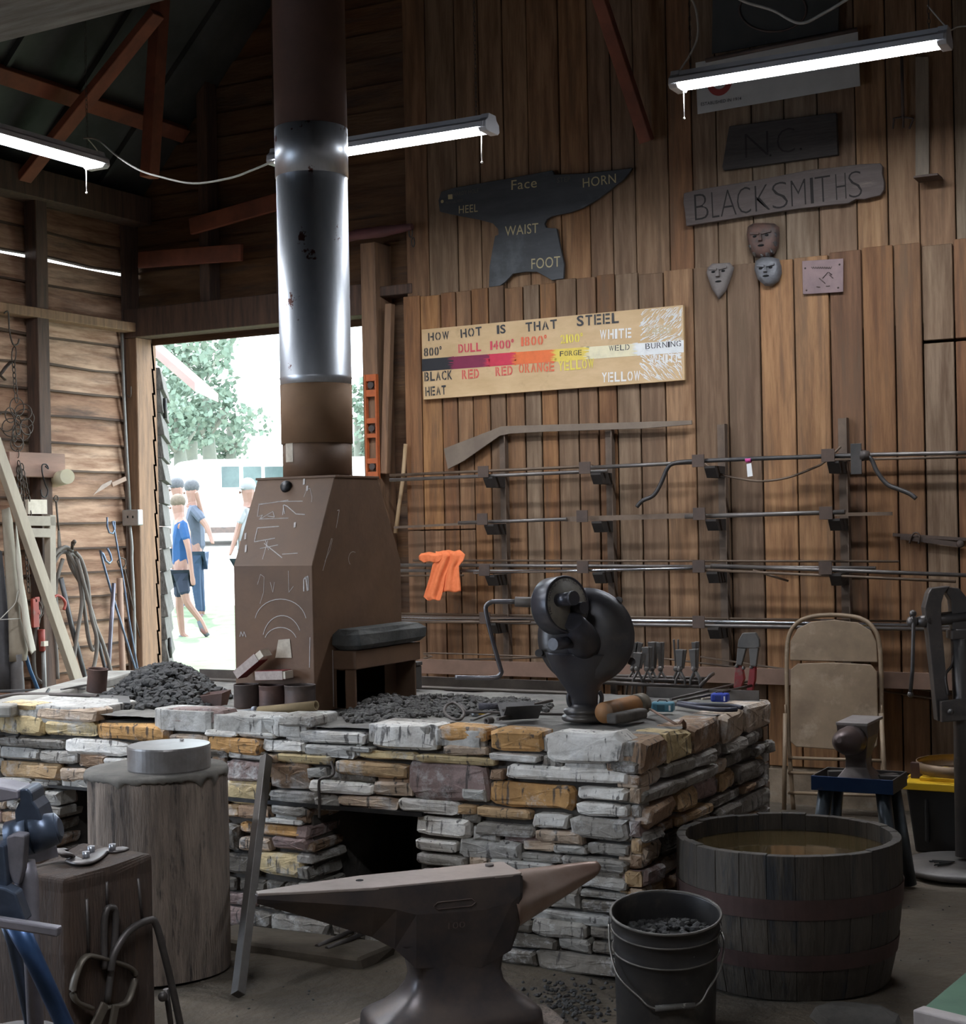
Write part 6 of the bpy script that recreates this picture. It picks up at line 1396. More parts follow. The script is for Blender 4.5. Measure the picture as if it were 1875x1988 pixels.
# ---- masks and plaque
def mask(cx,cy,outline,label,m,me,y=-.03,depth=.035,beard=False):
    P_=z3(outline); t=thing('iron_mask',label,'mask',atY(*z3([(cx,cy)])[0],y),'forged face masks on the plank wall')
    C0=atY(*z3([(cx,cy)])[0],y); q=MB(); n=len(P_); E=[atY(a,b,y) for a,b in P_]; vs=[]
    K_=[(1.0,0),(.97,.35),(.80,.75),(.5,.95)]
    for s_,d_ in K_:
        for e in E: v=C0+(e-C0)*s_; vs.append(Vector((v.x,y-depth*d_,v.z)))
    vs.append(Vector((C0.x,y-depth,C0.z))); fs=[]
    for i in range(3):
        for k in range(n): fs.append((i*n+k,i*n+(k+1)%n,(i+1)*n+(k+1)%n,(i+1)*n+k))
    for k in range(n): fs.append((3*n+k,3*n+(k+1)%n,4*n))
    q.add(vs,fs,True); q.build('face_plate',m,t)
    W=max(p[0] for p in P_)-min(p[0] for p in P_); H_=max(p[1] for p in P_)-min(p[1] for p in P_); X0=sum(p[0] for p in P_)/n; s=dep(C0)/F
    px=1250+cx/3; py=cy/3
    def at(dx,dz,dy=0): return Vector((C0.x+dx*W*s,y-depth-dy,C0.z+dz*H_*s))
    q=MB(); q.bar(at(-.34,.17,.002),at(-.04,.13,.004),.012,.010,up=(0,1,0)); q.bar(at(.04,.13,.004),at(.34,.17,.002),.012,.010,up=(0,1,0)); q.build('brow',m,t,bevel=.003)
    q=MB(); q.bar(at(0,.12,.0),at(0,-.08,.010),.010,.012,up=(0,1,0),w2=.022,h2=.02); q.build('nose',m,t,bevel=.003)
    for sx in (-1,1):
        q=MB(); q.ball(at(sx*.19,.07,.001),.011,10,6,(1,.35,.55)); q.build('eye',me,t)
    q=MB(); q.ball(at(0,-.20,.001),.014,10,6,(1.3,.3,.4)); q.build('mouth',me,t)
    if beard:
        q=MB(); random.seed(3)
        for k in range(n):
            e=E[k]
            if e.z<C0.z+.03: v=C0+(e-C0)*.86; q.rock((v.x,y-depth*.5,v.z),.016,(1,.5,1.1),1,.3)
        q.build('beard',MC['cast_iron_blower'],t)
    else:
        pass
M_MK1=mat('mask_rust',(.16,.085,.065),(.07,.055,.05),rough=.6,metal=.3,scale=14,bump=.2); M_MK2=mat('mask_grey',(.20,.20,.21),(.13,.13,.14),rough=.5,metal=.4,scale=16,bump=.4); M_MK3=mat('mask_tan',(.22,.19,.175),(.15,.13,.12),rough=.65,metal=.2,scale=12,bump=.2)
mask(695,1395,[(600,1370),(608,1320),(640,1300),(700,1298),(760,1302),(788,1325),(790,1370),(785,1430),(765,1475),(735,1500),(690,1505),(645,1500),(615,1450)],'rusty bearded iron mask, uppermost of the three wall masks',M_MK1,M_BLACK,-.02,.045,True)
mask(722,1578,[(645,1570),(652,1520),(690,1498),(740,1496),(785,1508),(800,1550),(803,1590),(785,1640),(745,1668),(705,1665),(665,1630)],'grey hammered round iron mask below the bearded one',M_MK2,M_BLACK,-.045,.04)
mask(443,1600,[(365,1590),(372,1560),(400,1535),(500,1530),(525,1560),(510,1610),(480,1690),(437,1745),(400,1690),(378,1630)],'pointed-chin tan iron mask, leftmost of the three wall masks',M_MK3,M_BLACK,-.045,.03)
pq=thing('iron_plaque','purplish square iron plaque nailed to the planks right of the masks','plaque',atY(1597,537,-.045))
flatY('plate',z3([(920,1520),(1160,1505),(1160,1700),(1120,1703),(925,1715)]),-.045,.006,mat('plaque_purple',(.25,.17,.165),(.18,.125,.125),rough=.55,metal=.3,scale=9),pq)
q=MB()
for (a,b,c_,d_) in ((1040,1620,1070,1585),(1020,1620,1055,1650),(1005,1670,1025,1672),(1060,1667,1082,1665),(1075,1585,1095,1600),(1080,1600,1100,1620)): q.tube([atY(*z3([(a,b)])[0],-.048),atY(*z3([(c_,d_)])[0],-.048)],.002,5)
for k in range(9): q.tube([atY(*z3([(975+k*13,1555)])[0],-.048),atY(*z3([(982+k*13,1565)])[0],-.048),atY(*z3([(988+k*13,1553)])[0],-.048)],.0016,5)
q.build('stamped_marks',M_CAND,pq)
for x,y in ((938,1562),(1138,1540),(945,1690),(1130,1675)):
    q=MB(); q.ball(atY(*z3([(x,y)])[0],-.046),.005,8,6); q.build('nail_head',M_CAND,pq)
# fork head, small bracket shelf, batten, old board
q=MB()
for a,b in (((1455,700),(1450,750)),((1510,690),(1510,745)),((1565,700),(1545,750))): q.tube(spline([atY(*z3([(1510,682)])[0],-.02),atY(*z3([(a[0],a[1]-10)])[0],-.03),atY(*z3([a])[0],-.03),atY(*z3([b])[0],-.02)],4),.005,6)
q.tube([atY(*z3([(1500,300)])[0],-.02),atY(*z3([(1508,685)])[0],-.02)],.008,8); tag(q.build('hay_fork',M_CAND),'dim three-tined fork hanging high on the wall right of the dark board','fork')
t=thing('bracket_shelf','small dark iron bracket shelf with a pale backing board at upper right','shelf',atY(1800,348,-.05))
flatY('backing_board',z3([(1580,330),(1655,330),(1660,1032),(1580,1035)]),-.02,.018,mat('wood_pale_board',(.30,.24,.18),(.20,.16,.12),rough=.8,scale=3,stretch=(8,8,1)),t)
q=MB(); a=atY(1776,346,-.10); b=atY(1824,344,-.10); q.box((a.x,-.14,a.z-.008),(b.x,-.02,a.z+.004),jit=.003); q.build('shelf_plate',M_RACK,t,bevel=.002)
# shirt
q=MB()
def cloth(rows,y0,amp,ph,n=16):
    vs=[]; R_=[]
    for (ya,xa_,xb_),(yb_,xc,xd) in zip(rows,rows[1:]):
        for k in range(4): t=k/4; R_.append((ya+(yb_-ya)*t,xa_+(xc-xa_)*t,xb_+(xd-xb_)*t))
    R_.append(rows[-1])
    for j,(yy,xa_,xb_) in enumerate(R_):
        for i in range(n+1):
            s_=i/n; dep_=y0-amp*math.sin(s_*11+ph+j*.12)*min(1,.3+j/6)-.012*math.sin(PI*s_)
            if j<3: dep_+=.02*(3-j)/3
            vs.append(atY(xa_+(xb_-xa_)*s_,yy+1.2*math.sin(s_*9+ph),dep_))
    fs=[(j*(n+1)+i,j*(n+1)+i+1,(j+1)*(n+1)+i+1,(j+1)*(n+1)+i) for j in range(len(R_)-1) for i in range(n)]
    q.add(vs,fs,True)
cloth([(1070,846,880),(1080,846,878),(1095,840,874),(1120,834,864),(1145,826,860),(1158,822,857),(1165,830,855)],-.245,.008,.4)
cloth([(1069,860,893),(1078,862,903),(1090,866,899),(1100,866,891),(1120,860,892),(1135,860,894),(1149,858,895)],-.240,.007,2.0)
cloth([(1073,818,856),(1079,813,858),(1086,814,857),(1091,822,852)],-.252,.006,1.1,10)
tag(q.build('orange_shirt',mat('orange_cloth',(.90,.24,.09),(.82,.19,.06),rough=.85,scale=40,bump=.1),solid=.004,weld=False),'bright orange shirt draped over the third row of rack bars','shirt')
# iron latch piece on the wall, far right
t=thing('gate_latch','long rusty iron gate latch hung on the planks at far right','latch',atY(1800,1045,-.05))
q=MB(); q.bar(atY(1733,1038,-.04),atY(1875,1047,-.04),.016,.008,up=(0,1,0)); q.build('long_bar',M_RACK,t)
q=MB(); q.bar(atY(1748,1043,-.05),atY(1868,1058,-.05),.022,.01,up=(0,1,0),w2=.026); q.ball(atY(1864,1056,-.055),.020,10,6,(1,.4,1)); q.build('latch_arm',M_RACK,t)
q=MB(); q.tube(spline([atY(x,y,-.06) for x,y in ((1765,1055),(1770,1040),(1778,1034),(1785,1040),(1783,1056))],4),.005,6); q.build('staple',M_RACK,t)
# spirit level, handle, singletree beside the door jamb
lv_=thing('spirit_level','orange spirit level standing against the door post','level',atY(719,915,-.08))
q=MB(); a=atY(708,728,-.08); b=atY(731,728,-.08); 
zs_=[727,735,760,788,812,838,865,880,900,916]; zz=lambda y:atY(719,y,-.08).z; x0,x1=a.x,b.x
for (ya,yb) in ((727,740),(757,770),(812,822),(842,850),(890,900),(916,930)): q.box((x0+.004,-.085,zz(yb)),(x1-.004,-.065,zz(ya)))
q.box((x0,-.09,zz(930)),(x0+.010,-.06,zz(727))); q.box((x1-.010,-.09,zz(930)),(x1,-.06,zz(727))); q.build('level_frame',mat('level_orange',(.62,.15,.04),(.42,.11,.04),rough=.5,scale=9),lv_)
for y in (748,832,906):
    q=MB(); p=Vector(((x0+x1)/2,-.084,zz(y))); q.cyl(p-Vector((0,.004,0)),p+Vector((0,.014,0)),.020,seg=20); q.build('vial_ring',M_CAND,lv_)
q=MB(); q.tube([atY(787,862,-.06),atY(782,930,-.08),atY(775,980,-.09),atY(768,1035,-.11)],[.012,.013,.012,.014],10); tag(q.build('wooden_pole',mat('ash_handle',(.42,.29,.16),(.33,.22,.12),rough=.6,scale=4)),'slim wooden tool handle leaning at the left end of the lining boards','handle')
st2=thing('singletree','dull red wooden singletree with iron ring high by the door post','singletree',atY(750,450,-.10))
q=MB(); q.tube([atY(650,470,-.10),atY(690,456,-.10),atY(740,450,-.10),atY(800,440,-.10)],[.020,.032,.034,.020],14); q.build('beam',mat('faded_red_wood',(.16,.055,.06),(.11,.045,.045),rough=.7,scale=5),st2)
q=MB(); p=atY(797,448,-.10); q.tube([p+Vector((.012*math.cos(a),0,.03*math.sin(a)-.01)) for a in [2*PI*k/14 for k in range(14)]],.004,6,closed=True); p=atY(801,470,-.10); q.tube([p+Vector((.010*math.cos(a),.004,.028*math.sin(a))) for a in [2*PI*k/14 for k in range(14)]],.004,6,closed=True); q.build('chain_links',M_CHAIN,st2)
# ================================================================ LEFT WALL
X=lambda px,py,d=.05: atX(px,py,XL+d)
M_WIRE=mat('wire_dark',(.07,.055,.045),(.11,.09,.075),rough=.55,metal=.6,scale=20)
def ringpts(c,r,n=18,ax='x',tilt=0):
    out=[]
    for k in range(n):
        a=2*PI*k/n; v=Vector((0,r*math.cos(a),r*math.sin(a)))
        v=Matrix.Rotation(tilt,3,'Z')@v; out.append(Vector(c)+v)
    return out
def chain(mb,P,Q,ln=.042,w=.011,r=.0035):
    P=Vector(P); Q=Vector(Q); d=(Q-P); n=max(1,int(d.length/(ln*.78))); u=d.normalized(); s=u.cross(Vector((1,0,0))).normalized(); t=u.cross(s)
    for i in range(n):
        c=P+d*((i+.5)/n); a=s if i%2 else t
        mb.tube([c+u*(ln/2*math.cos(b))+a*(w*math.sin(b)) for b in [2*PI*k/10 for k in range(10)]],r,5,closed=True)
q=MB(); q.tube(spline([X(8,608,.12),X(16,606,.12),X(18,640,.12),X(25,668,.12),X(34,668,.12),X(37,658,.12)],4),.005,6); tag(q.build('iron_hook',M_WIRE),'twisted iron hook hanging from the wood rail at the left edge','hook')
t=thing('ring_cluster','cluster of linked iron rings hanging on the left wall','ring cluster',X(30,820,.12))
random.seed(9)
for i,(x,y,r) in enumerate(((33,790,.055),(12,818,.06),(22,830,.055),(35,825,.06),(48,812,.055),(52,828,.05),(28,842,.05),(42,840,.05),(20,806,.045),(34,850,.055),(45,800,.05),(33,862,.045))):
    q=MB(); q.tube(ringpts(X(x,y,.10+.01*(i%4)),r,18,tilt=random.uniform(-.7,.7)),.0036,6,closed=True); q.build('ring',M_WIRE,t)
q=MB(); chain(q,X(28,672,.12),X(26,705,.12),.10,.018,.004); chain(q,X(26,702,.12),X(29,745,.12)); chain(q,X(29,745,.12),X(33,782,.12),.06,.014,.003); q.build('upper_links',M_WIRE,t)
q=MB(); q.tube([X(10,738,.12),X(0,728,.13),X(12,712,.13),X(22,702,.12)],.012,6,flat=.3); q.build('twisted_strap',M_WIRE,t)
q=MB(); chain(q,X(34,868,.12),X(35,892,.14),.06,.010,.003); chain(q,X(36,895,.15),X(44,950,.15)); chain(q,X(42,900,.15),X(54,960,.15)); chain(q,X(54,960,.15),X(60,1020,.15),.05,.013,.004); chain(q,X(44,950,.15),X(56,1150,.15)); chain(q,X(36,905,.16),X(38,960,.16),.05,.015,.005); tag(q.build('steel_chain',M_WIRE),'rusty steel chain hanging down over the wooden crosspiece on the left wall','chain')
a=X(10,902,.10); b=X(119,904,.10); zc=(a.z+b.z)/2; trim(MB().box((XL+.10,a.y,zc-.075),(XL+.135,b.y,zc+.075)),mat('wood_pinkish',(.36,.21,.155),(.26,.16,.12),rough=.75,scale=3,stretch=(6,1,6)))
q=MB(); q.tube(spline([X(88,905,.16),X(94,910,.16),X(90,902,.16),X(82,903,.16),X(82,918,.16),X(88,940,.16),X(93,953,.16),X(89,965,.16),X(81,962,.16),X(79,950,.16)],4),.0045,6); tag(q.build('s_hook',M_IRON),'black iron S-hook on the wooden crosspiece of the left wall','hook')
q=MB(); p0=X(105,932,.06); p1=X(131,925,.26); q.cyl(p0,p1,.046,.046,seg=24); tag(q.build('plastic_tube_end',mat('cream_plastic',(.72,.66,.45),(.60,.55,.40),rough=.5,scale=6)),'short cream plastic pipe end jutting from the left wall by the crosspiece','pipe end')
t=thing('old_knife','old rusty knife stuck flat to the siding left of the corner post','knife',X(212,945))
q=MB(); q.prism([(0,0),(.10,.004),(.20,.012),(.20,.034),(.10,.034)],0,.004,M=frame(X(180,961,.04),(X(217,942,.04)-X(180,961,.04)),(1,0,0))); q.build('blade',mat('rust_pale_blade',(.40,.30,.24),(.26,.20,.17),rough=.7,scale=14),t)
q=MB(); q.bar(X(217,941,.045),X(244,929,.045),.030,.012,up=(1,0,0)); q.build('handle',mat('worn_handle',(.38,.25,.18),(.28,.19,.14),rough=.7,scale=9),t,bevel=.003)
# conduit and outlet box
t=thing('outlet_box','grey steel outlet box with conduit on the corner post','outlet box',X(259,1004,.06))
a=atY(243,990,-.05); b=atY(275,1020,-.05); q=MB(); q.box((a.x-.0,-.085,b.z),(b.x,-.032,a.z)); q.build('box_body',mat('box_galv',(.42,.41,.39),(.30,.29,.28),rough=.45,metal=.4,scale=8),t,bevel=.008,seg=3)
for x in (248,258):
    q=MB(); p=atY(x,1003,-.086); q.box((p.x-.006,-.0875,p.z-.010),(p.x+.004,-.085,p.z+.006)); q.build('socket_slot',M_BLACK,t)
q=MB(); q.tube([atY(x,y,-.05) for x,y in ((236,640),(240,760),(246,880),(252,990))],.011,10); q.tube(spline([atY(x,y,-.05) for x,y in ((252,1020),(256,1060),(256,1090),(260,1170),(262,1300))],4),.011,10); q.build('conduit',mat('conduit_grey',(.30,.29,.27),(.20,.19,.18),rough=.5,metal=.4,scale=9),t)
q=MB(); q.tube(spline([atY(x,y,-.045) for x,y in ((254,750),(254,768),(250,771),(247,766))],4),.003,6); tag(q.build('wire_hook',M_WIRE),'thin wire J-hook on the dark corner post','hook')
# long spatula rod
t=thing('long_spoon','long-handled flat iron tool hanging beside the left wall stud','tool',X(112,1060,.12))
q=MB(); q.tube(ringpts(X(109,968,.12),.018,12),.004,6,closed=True); q.tube([X(109,974,.12),X(112,1010,.12),X(114,1030,.12)],.006,8); q.build('shank',M_WIRE,t)
q=MB(); q.bar(X(114,1030,.12),X(116,1072,.12),.014,.006,up=(1,0,0),w2=.035); q.build('blade',M_WIRE,t)
# pale wooden frame
t=thing('wall_shelf','pale old wooden frame shelf fixed on the left wall behind the leaning plank','shelf',X(80,1170,.12))
M_PALE=mat('wood_pale_frame',(.48,.42,.34),(.36,.31,.25),rough=.8,scale=4)
for i,(x0,y0,x1,y1,w_) in enumerate(((45,1011,103,1012,.06),(55,1034,95,1035,.055),(97,1000,98,1175,.045))):
    q=MB(); q.bar(X(x0,y0,.16),X(x1,y1,.16),w_ if i<2 else .05,.05,up=(1,0,0)); q.build('frame_rail' if i<2 else 'frame_post',M_PALE,t,bevel=.003)
q=MB(); q.box(X(62,998,.14)-Vector((.02,.05,0)),X(75,970,.14)+Vector((.02,.05,0))); q.build('small_carton',M_MW,t)
# hose coil
t=thing('hose_coil','grey rubber hose coiled over a bent iron hook on the left wall','hose',X(140,1060,.12))
M_HOSE=mat('hose_grey',(.20,.175,.15),(.14,.12,.105),rough=.6,scale=8)
q=MB(); loops=[[(146,1078),(120,1072),(104,1095),(95,1125),(100,1180),(108,1250),(112,1318)],[(140,1070),(126,1062),(104,1080),(92,1130),(75,1200),(66,1260),(68,1310),(80,1325)],[(146,1072),(158,1088),(170,1130),(176,1190),(188,1240),(186,1275),(180,1300),(165,1330)],[(130,1068),(138,1100),(160,1140),(182,1200),(187,1245),(180,1262),(172,1240),(165,1190),(158,1140),(152,1100),(144,1075)],[(134,1075),(150,1110),(158,1150),(158,1180),(150,1230),(142,1290)],[(150,1085),(170,1160),(184,1210),(200,1250),(212,1290),(216,1310)],[(122,1085),(112,1120),(108,1160),(118,1220),(128,1280)]]
for i,L_ in enumerate(loops):
    q=MB(); q.tube(spline([X(x,y,.10+.03*(i%3)) for x,y in L_],5),.0125,8); q.build('hose_loop',M_HOSE,t)
q=MB(); q.tube([X(143,1058,.22),X(141,1052,.20),X(140,1066,.14),X(142,1075,.08)],.010,6,flat=.5); q.ball(X(144,1052,.22),.014,8,6); q.build('wall_hook',M_WIRE,t)
# hooked rods leaning in the corner
M_BLR=mat('blued_rod',(.10,.14,.22),(.20,.24,.30),rough=.3,metal=.7,scale=12)
def lean(name,pts,r,m,label,cat='rod',group='long rods leaning in the corner'):
    q=MB(); P_=[X(x,y,d) for x,y,d in pts]; lo_=P_[-1]; v=(P_[-1]-P_[-2]).normalized(); k=(lo_.z-.01)/max(.05,-v.z)
    P_.append(lo_+v*k); q.tube(P_,r,8); return tag(q.build(name,m),label,cat,group)
lean('hooked_rod',[(x,y,.08) for x,y in ((208,1004),(208,1022),(212,1034),(219,1036),(223,1026),(222,1012),(218,1012),(222,1028),(230,1075),(240,1130),(250,1200),(266,1292))],.0065,M_BLR,'long blue-tinted rod with a crook, reaching highest in the corner')
lean('hooked_rod',[(x,y,.09) for x,y in ((208,1064),(214,1076),(217,1088),(212,1094),(205,1088),(200,1075),(194,1068),(200,1092),(215,1145),(235,1210),(260,1290))],.008,M_BLR,'thick crook-ended rod leaning lower in the corner')
lean('ringed_rod',[(x,y,.07) for x,y in ((238,1103),(244,1096),(243,1086),(234,1082),(228,1090),(232,1100),(242,1106),(258,1180),(284,1290))],.005,M_WIRE,'thin dark rod with a ring end leaning by the corner post')
lean('steel_pipe',[(221,1132,.10),(216,1210,.10),(211,1298,.10)],.014,mat('pipe_violet',(.24,.23,.28),(.16,.15,.18),rough=.35,metal=.7,scale=8),'plain steel pipe standing left of the crooked rods')
lean('wooden_pole',[(232,1122,.07),(238,1297,.07)],.020,mat('pole_wood',(.38,.24,.17),(.28,.18,.13),rough=.7,scale=4),'short round wooden pole standing in the corner','pole')
lean('steel_angle',[(118,1122,.12),(140,1220,.10),(160,1295,.10)],.016,mat('angle_grey',(.17,.165,.16),(.10,.10,.11),rough=.45,metal=.6,scale=8),'dark square steel tube leaning inside the hose loops')
lean('steel_angle',[(186,1215,.09),(196,1265,.09),(204,1298,.09)],.012,MC['angle_grey'],'short pale steel rod standing right of the hose loops')
# long pale board
a=X(-12,852,.30); b=X(146,1312,.42); v=(b-a).normalized(); k=(b.z-.02)/-v.z; q=MB(); q.bar(a,b+v*k,.075,.04,up=(.8,.0,.3)); tag(q.build('leaning_plank',mat('wood_pale_plank',(.50,.43,.33),(.40,.34,.26),rough=.75,scale=3,stretch=(4,4,1)),bevel=.003),'long pale plank leaning diagonally against the left wall','plank')
# leather apron
t=thing('leather_apron','tan leather apron hanging at the left edge beside the leaning plank','apron',X(40,1290,.2))
def sheetX(name,poly,d,m,par,th=.006,wav=.02):
    bm=bmesh.new(); V_=[bm.verts.new(X(a,b,d)) for a,b in poly]; fce=bm.faces.new(V_); bmesh.ops.triangulate(bm,faces=[fce]); bmesh.ops.subdivide_edges(bm,edges=bm.edges,cuts=3,use_grid_fill=True)
    for v in bm.verts: v.co.x+=wav*math.sin(v.co.y*26+v.co.z*3)
    bm.verts.index_update(); vs=[v.co.copy() for v in bm.verts]; fs=[[v.index for v in f_.verts] for f_ in bm.faces]; bm.free()
    q=MB(); q.add(vs,fs,True); return q.build(name,m,par,solid=th)
M_LEA=mat('leather_tan',(.34,.29,.22),(.26,.21,.155),rough=.75,scale=5,bump=.15); M_LEP=mat('leather_pale',(.50,.45,.37),(.42,.37,.30),rough=.75,scale=5)
sheetX('apron_panel',[(0,990),(14,985),(22,1010),(30,1100),(36,1200),(44,1230),(56,1262),(48,1282),(20,1285),(16,1200),(8,1100)],.22,M_LEA,t)
sheetX('apron_flap',[(26,1010),(38,1080),(42,1130),(52,1165),(60,1210),(74,1262),(60,1270),(52,1262),(42,1232),(38,1195),(36,1180),(30,1168),(33,1150),(26,1090)],.26,M_LEP,t)
q=MB(); q.tube(spline([X(44,1130,.27),X(34,1150,.27),X(30,1170,.27),X(14,1188,.26),X(0,1202,.26)],4),.003,6); q.tube([X(0,1203,.27),X(39,1201,.27)],.003,6); q.build('apron_string',M_CORD,t)
t=sheetX('dark_cloth',[(-20,1060),(0,1070),(6,1150),(14,1210),(20,1300),(28,1345),(-20,1345)],.18,mat('cloth_dark',(.10,.095,.10),(.07,.065,.07),rough=.9,scale=9),None); tag(t,'dark heavy cloth hanging behind the leather apron at the left edge','cloth')
q=MB(); P_=[X(30,1270,.2),X(32,1300,.2),X(34,1330,.2)]; v=Vector((0,0,-1)); P_.append(P_[-1]+v*(P_[-1].z-.02)); q.tube(P_,[.045,.04,.042,.042],12); tag(q.build('leather_boot',mat('boot_dark',(.09,.08,.08),(.14,.125,.12),rough=.6,scale=7)),'dark leather leg guard hanging under the apron','leg guard')
# red clamps
M_REDC=mat('clamp_red',(.42,.07,.045),(.30,.05,.035),rough=.5,scale=9,c3=(.2,.15,.12),s3=12)
t=thing('bar_clamp','red and grey bar clamp standing behind the leaning plank','clamp',X(82,1320,.16))
q=MB(); P_=[X(84,1262,.16),X(86,1325,.16)]; P_.append(P_[-1]-Vector((0,0,P_[-1].z-.01))); q.tube(P_,.014,10); q.build('pipe',MC['conduit_grey'],t)
q=MB(); q.cyl(X(80,1222,.16),X(82,1264,.16),.022,.018,seg=14); q.build('clamp_head',M_REDC,t)
q=MB(); q.bar(X(82,1250,.18),X(90,1249,.18),.03,.03); q.build('clamp_pad',M_MW,t)
t=thing('c_clamp','red C-clamp hanging between the apron and the leaning plank','clamp',X(70,1190,.2))
q=MB(); q.bar(X(67,1162,.2),X(69,1218,.2),.05,.02,up=(1,0,0)); q.bar(X(66,1165,.2),X(75,1163,.2),.03,.02,up=(1,0,0)); q.bar(X(68,1190,.2),X(76,1188,.2),.03,.02,up=(1,0,0)); q.build('clamp_frame',M_REDC,t,bevel=.003)
q=MB(); q.tube([X(72,1160,.19),X(80,1175,.19),X(84,1190,.19),X(78,1200,.19),X(70,1205,.19)],.004,6); q.build('wire_loop',M_WIRE,t)
q=MB(); q.tube(spline([X(105,1160,.2),X(112,1156,.2),X(122,1162,.2),X(127,1172,.2),X(124,1184,.2)],4),.009,8); tag(q.build('clamp_bar',M_REDC),'red bent handle poking out right of the leaning plank','bent handle')
q=MB(); P_=[X(50,1272,.2),X(58,1300,.2),X(68,1325,.2)]; q.tube([P_[0],P_[1],P_[2],P_[2]+(P_[2]-P_[1])*1.5],.012,10); tag(q.build('blue_air_hose',mat('blue_hose',(.02,.07,.16),(.03,.10,.2),rough=.4,scale=9)),'short blue hose end below the leather apron','hose')
# ================================================================ CORDS
def cord(pts,label,r=.004):
    q=MB(); q.tube(spline(pts,6),r,6); tag(q.build('power_cord',M_CORD),label,'cord')
g=lambda px,py,y: atY(px,py,y)
cord([X(168,268,.9)+Vector((0,0,0)),X(178,278,.9),X(192,298,.9),X(193,318,.9)],'loose white cord at the end of the left strip light',.0035)
yq=-2.2
cord([g(162,268,yq),g(190,272,yq),g(230,305,yq),g(270,330,yq),g(310,343,yq),g(375,356,yq),g(445,346,yq),g(490,330,yq),g(533,312,yq)],'white cord swagged from the left strip light to the flue pipe',.005)
y1=L1[3]
cord([g(1318,-20,y1),g(1340,-5,y1),g(1352,25,y1),g(1354,70,y1),g(1340,105,y1),g(1312,148,y1)],'white cord dropping to the left end of the upper right strip light',.005)
cord([g(1420,-10,y1),g(1450,5,y1),g(1500,20,y1),g(1552,45,y1),g(1600,25,y1),g(1650,-5,y1)],'thick white cord sagging above the upper right strip light',.007)
cord([g(1800,10,y1),g(1830,45,y1),g(1845,58,y1),g(1860,52,y1),g(1900,50,y1)],'thin cord leading off the right end of the upper right strip light',.0035)
# ================================================================ OUTSIDE
random.seed(50)
M_LEAF=mat('leaf_green',(.085,.13,.09),(.15,.20,.155),rough=.8,scale=.6); M_BARK=mat('bark',(.10,.11,.09),(.12,.13,.10),rough=.9,scale=5)
def tree(px,py,d,rx,rz,label,base=None,n=1500,ls=.30):
    c=atD(px,py,d); gz_=.27+(d-19)*.075 if d>19 else .27; t=thing('leafy_tree',label,'tree',(c.x,c.y,gz_),'trees beyond the doorway')
    q=MB(); q.tube([(c.x,c.y,gz_-.3),(c.x+.1,c.y,(gz_+c.z)/2),(c.x,c.y,c.z+rz*.4)],[.28,.2,.08],8)
    for k in range(5):
        a=k*1.26; q.tube([(c.x,c.y,c.z-rz*.5),(c.x+rx*.6*math.cos(a),c.y+rx*.6*math.sin(a),c.z+rz*.3*math.sin(k))],[.1,.03],6)
    q.build('trunk',M_BARK,t)
    q=MB(); cl=[(random.gauss(0,.42)*rx,random.gauss(0,.42)*rx,random.uniform(-.75,.8)*rz,random.uniform(.25,.45)*rx) for _ in range(16)]
    for i in range(n):
        a,b,e,r=random.choice(cl); v=Vector([random.gauss(0,1) for _ in range(3)]).normalized()*r*random.uniform(.6,1)
        P=Vector((c.x+a,c.y+b,c.z+e))+v; u=Vector([random.gauss(0,1) for _ in range(3)]).normalized(); w_=u.orthogonal().normalized(); s=ls*random.uniform(.5,1.1)
        q.add([P-u*s*.5,P+w_*s*.3,P+u*s*.5,P-w_*s*.3],[(0,1,2,3)])
    q.build('foliage',M_LEAF,t,fix=False)
tree(362,735,44,1.7,2.4,'tall pale green tree beyond the doorway above the van')
tree(400,800,40,1.2,1.3,'rounded bush-like tree just above the van roof',n=900,ls=.25)
tree(445,850,46,1.0,.8,'low shrub tree right of the others above the van roof',n=700,ls=.25)
tree(345,840,38,.9,1.0,'small tree close to the door edge above the van',n=700,ls=.25)
tree(694,870,40,1.0,2.0,'narrow tree glimpsed right of the flue pipe',n=700,ls=.25)
# van
vd=31.0; vn_l=atD(322,1040,vd); gzv=.27+(vd-19)*.075
M_VAN=mat('van_white',(.85,.86,.88),(.80,.81,.83),rough=.35,scale=3); M_GLS=mat('van_glass',(.035,.06,.06),(.07,.11,.105),rough=.1,scale=1.5)
van=thing('white_van','white van parked on the gravel beyond the doorway','van',(vn_l.x+2,vn_l.y,gzv))
o0=Vector((vn_l.x,vn_l.y,0)); VM=Matrix((CR,CF,Vector((0,0,1)))).transposed().to_4x4(); VM.translation=o0
zr0=atD(400,892,vd).z
q=MB(); q.prism([(0,gzv+.35),(0,zr0-.35),(.25,zr0-.05),(.6,zr0),(4.0,zr0),(4.25,zr0-.15),(4.9,gzv+1.25),(5.6,gzv+1.05),(5.7,gzv+.35)],0,1.8,M=VM@Matrix(((1,0,0,0),(0,0,1,0),(0,1,0,0),(0,0,0,1)))); q.build('van_body',M_VAN,van,bevel=.06)
for (a,b) in ((430,465),(472,508),(514,560)):
    q=MB(); P0=atD(a,906,vd); P1=atD(b,946,vd); xx0=(P0-CAM).dot(CR)-(o0-CAM).dot(CR); xx1=(P1-CAM).dot(CR)-(o0-CAM).dot(CR); q.box((xx0,-.02,P1.z),(xx1,.02,P0.z),M=VM); q.build('window',M_GLS,van)
for xx in (2.35,4.75):
    q=MB(); q.cyl(VM@Vector((xx,-.03,gzv+.34)),VM@Vector((xx,.2,gzv+.34)),.34,seg=20); q.build('wheel',M_CAND,van)
q=MB(); q.box((-.0,-.02,gzv+.28),(5.7,1.6,gzv+.40),M=VM); q.build('sill',M_CAND,van)
